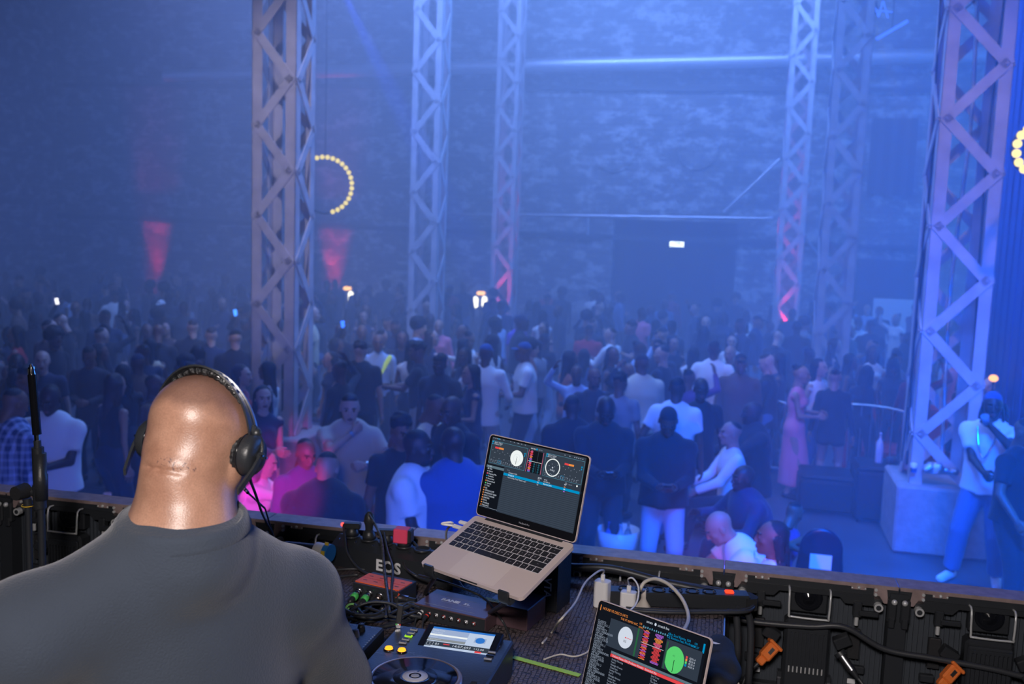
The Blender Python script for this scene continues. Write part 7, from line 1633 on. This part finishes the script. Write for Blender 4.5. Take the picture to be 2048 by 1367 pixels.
# bottles and glasses on the taller block
q = at_floor(1748, 1035)+Vector((0, 0, .68))
M['glass_clear'] = mat('clear_glass', (.75, .85, .95), .08, trans=.85); M['bottle_pale'] = mat('frosted_bottle', (.6, .66, .8), .25, trans=.2)
def bottle(p, s, m_, label, neck=.3):
    mb = MB(); mb.lathe([(0, 0), (.037*s, 0), (.039*s, .01), (.039*s, .19*s), (.028*s, .225*s), (.014*s, .25*s), (.013*s, .30*s), (.0155*s, .302*s), (.0155*s, .315*s), (0, .315*s)], m_, 18, Matrix.Translation(p)); return tag(mb.build('bottle'), label, 'bottle')
bottle(q+Vector((.0, 0, 0)), 1.15, M['bottle_pale'], 'tall frosted bottle on the black block left of the concrete block')
for i in range(3):
    mb = MB(); mb.lathe([(0, 0), (.026, 0), (.033, .09), (.031, .09), (.024, .006), (0, .006)], M['glass_clear'], 16, Matrix.Translation(q+Vector((.09+.075*i, .03*(i % 2)-.08, 0)))); tag(mb.build('drinking_glass'), ['drinking glass nearest the frosted bottle', 'middle drinking glass of three on the black block', 'drinking glass farthest right on the black block'][i], 'glass')
# cup and sequin bag on the concrete block
tp = Matrix.Translation((PEDX, PEDY, .88)) @ Matrix.Rotation(-TH, 4, 'Z')
mb = MB(); mb.lathe([(0, 0), (.028, 0), (.038, .10), (.036, .10), (.026, .006), (0, .006)], M['white_plastic'], 18, tp @ Matrix.Translation((-.30, -.38, 0))); mb.lathe([(.029, .002), (.0335, .05), (.0338, .05)], M['blue_tape'], 18, tp @ Matrix.Translation((-.30, -.38, 0))); tag(mb.build('paper_cup'), 'white and blue cup on the corner of the concrete block', 'cup')
sq = mat('silver_sequins', (.7, .75, .85), .12, 1, bump=1, bscale=60); f = Field(tp @ Vector((-.05, -.35, .04))-Vector((.35, .3, .1)), tp @ Vector((-.05, -.35, .04))+Vector((.35, .3, .2)), .012)
f.cap(tp @ Vector((-.16, -.36, .04)), tp @ Vector((.12, -.36, .03)), .06, .04, .03); f.ell(tp @ Vector((-.10, -.34, .07)), (.10, .07, .06), .03); f.noise(.012, 60, 2); f.plane(tp @ Vector((0, 0, .001)), (0, 0, -1)); v, q_ = f.mesh()
o = bpy.data.objects.new('sequin_bag', np_mesh('sequin_bag', [(v, q_, 0)], [sq])); COL.objects.link(o); tag(o, 'heap of glittering silver sequin cloth on the concrete block', 'bag')
# red sofa behind the big column
M['red_fabric'] = mat('red_upholstery', (.45, .02, .03), .7, bump=.2, bscale=60)
q = Pz(1878, 960, .30); root = empty('sofa', Matrix.Translation((q.x+.1, q.y+1.4, 0)) @ Matrix.Rotation(-TH, 4, 'Z'), 'red sofa seen through the foot of the biggest right column', 'sofa')
for nm, c_, d_ in (('seat', (0, 0, .24), (1.5, .8, .40)), ('backrest', (0, .38, .60), (1.5, .22, .75)), ('armrest', (-.80, 0, .38), (.18, .85, .62)), ('armrest', (.80, 0, .38), (.18, .85, .62))):
    mb = MB(); mb.box(c_, d_, M['red_fabric'], bev=.05); mb.build(nm, root)
for sx in (-1, 1):
    for sy in (-1, 1): mb = MB(); mb.cyl((sx*.6, sy*.3, 0), (sx*.6, sy*.3, .05), .025, M['black_metal'], 8); mb.build('leg', root)
# black office chair just below the panel edge, with white label on its back
q = at_floor(1624, 1262); T = Matrix.Translation(q) @ Matrix.Rotation(2.9, 4, 'Z'); root = empty('office_chair', T, 'black padded chair with a white patch on its back, just above the panel rail', 'chair')
f = Field((-.35, -.45, .3), (.35, .35, 1.15), .014); f.cap((0, -.02, .47), (0, .08, .47), .24, .24, .03, ((0, 0, 1), .22)); v, q_ = f.mesh(); o = bpy.data.objects.new('seat', np_mesh('seat', [(v, q_, 0)], [M['black_gloss']])); COL.objects.link(o); o.parent = root
f = Field((-.35, -.45, .3), (.35, .35, 1.15), .014); f.cap((0, .27, .62), (0, .33, .84), .19, .17, .03, ((0, 1, 0), .25)); v, q_ = f.mesh(); o = bpy.data.objects.new('backrest', np_mesh('backrest', [(v, q_, 0)], [mat('blue_black_leather', (.012, .016, .035), .25)])); COL.objects.link(o); o.parent = root
mb = MB(); mb.box((0, .375, .74), (.17, .012, .12), M['white_plastic'], bev=.02); mb.build('label_patch', root); mb = MB(); mb.cyl((0, .03, .05), (0, .03, .42), .03, M['black_metal'], 12); mb.build('post', root)
for i in range(5): a = i*2*PI/5; mb = MB(); mb.cyl((0, .03, .09), (.28*math.cos(a), .03+.28*math.sin(a), .05), .018, M['black_metal'], 8); mb.sphere((.28*math.cos(a), .03+.28*math.sin(a), .03), .03, M['black_plastic'], 10); mb.build('leg', root)
# white bag of bottles at the foot of the pale jeans
q = Pz(1235, 1100, .35); q = Vector((q.x, q.y, 0)); root = empty('ice_tub', Matrix.Translation(q), 'white tub of bottles and cups left of the pale jeans, just above the panel rail', 'tub')
mb = MB(); mb.lathe([(0, .30), (.17, .30), (.20, .56), (.19, .56), (.16, .31), (0, .31)], M['white_plastic'], 28); mb.build('tub', root)
mb = MB(); mb.cyl((0, 0, 0), (0, 0, .30), .03, M['black_metal'], 10); mb.lathe([(0, .28), (.22, .28), (.22, .30), (0, .30)], M['black_metal'], 24); mb.cyl((0, 0, 0), (0, 0, .02), .18, M['black_metal'], 20); mb.build('small_table', root)
for i in range(4): bottle(q+Vector((.09*math.cos(i*1.6), .09*math.sin(i*1.6), .33)), .95, [M['glass_clear'], M['bottle_pale'], mat('blue_bottle', (.05, .2, .7), .2, trans=.3), M['bottle_pale']][i], ['clear bottle leaning in the white tub', 'pale bottle at the back of the white tub', 'blue bottle in the white tub', 'pale bottle nearest the pale jeans in the white tub'][i])
# champagne and glasses on a small table by the white tee
q = Pz(752, 1062, .72); root = empty('bar_table', Matrix.Translation((q.x, q.y, 0)), 'small round table with drinks left of the oversized white tee', 'table')
mb = MB(); mb.lathe([(0, .70), (.30, .70), (.30, .73), (0, .73)], M['black_gloss'], 28); mb.build('tabletop', root); mb = MB(); mb.cyl((0, 0, .02), (0, 0, .70), .03, M['black_metal'], 10); mb.lathe([(0, 0), (.2, 0), (.2, .02), (0, .025)], M['black_metal'], 24); mb.build('pedestal', root)
bottle(Vector((q.x, q.y, .73)), 1.0, mat('gold_foil_bottle', (.55, .28, .08), .3, .5), 'gold necked bottle on the small round table'); 
for i, (dx, dy) in enumerate(((-.12, .05), (.12, -.04), (.04, -.14))):
    mb = MB(); mb.lathe([(0, 0), (.03, 0), (.03, .004), (.004, .008), (.004, .08), (.025, .12), (.028, .17), (.026, .17), (.022, .12), (0, .085)], M['glass_clear'], 16, Matrix.Translation((q.x+dx, q.y+dy, .73))); tag(mb.build('champagne_glass'), ['glass left of the gold necked bottle', 'glass right of the gold necked bottle', 'glass nearest us by the gold necked bottle'][i], 'glass')
# pale tray and cup on the bench at left
q = Pz(165, 1000, .55); mb = MB(); mb.box((q.x, q.y, .52), (.42, .28, .10), mat('pale_plastic_tray', (.55, .55, .65), .3, trans=.1), bev=.02); mb.box((q.x, q.y, .235), (.40, .26, .47), M['black_fabric'], bev=.02); tag(mb.build('storage_box'), 'pale plastic box on a dark stand just above the left panel rail', 'box')
q = Pz(215, 1008, .57); mb = MB(); mb.lathe([(0, 0), (.03, 0), (.038, .11), (.036, .11), (.028, .006), (0, .006)], mat('red_print_cup', (.75, .4, .45), .5), 16, Matrix.Translation((q.x, q.y, .57))); mb.cyl((q.x, q.y, 0), (q.x, q.y, .57), .05, M['black_fabric'], 12); tag(mb.build('paper_cup'), 'pale cup with a red mark right of the pale plastic box', 'cup')
# small yellow lamps on stands by the drape
for px, py, Y, c_, lb in ((1957, 705, 12.6, (1, .7, .05), 'upper yellow lamp on a thin stand by the blue drape'), (1953, 742, 12.3, (1, .65, .05), 'middle yellow lamp on a thin stand by the blue drape'), (1987, 756, 12.0, (1, .45, .05), 'amber lamp on a thin stand, lowest by the blue drape')):
    q = P(px, py, Y); root = empty('stand_lamp', Matrix.Translation(q), lb, 'lamp'); mb = MB(); mb.sphere((0, 0, 0), .055, emis('yellow_lamp', c_, 2.2), 12, sc=(1, 1, .8)); mb.build('lamp_bulb', root)
    mb = MB(); mb.cyl((0, 0, -.04), (0, 0, -q.z+.02), .012, M['black_metal'], 8); mb.cyl((0, 0, -q.z+.02), (0, 0, -q.z), .12, M['black_metal'], 16); mb.build('stand', root)
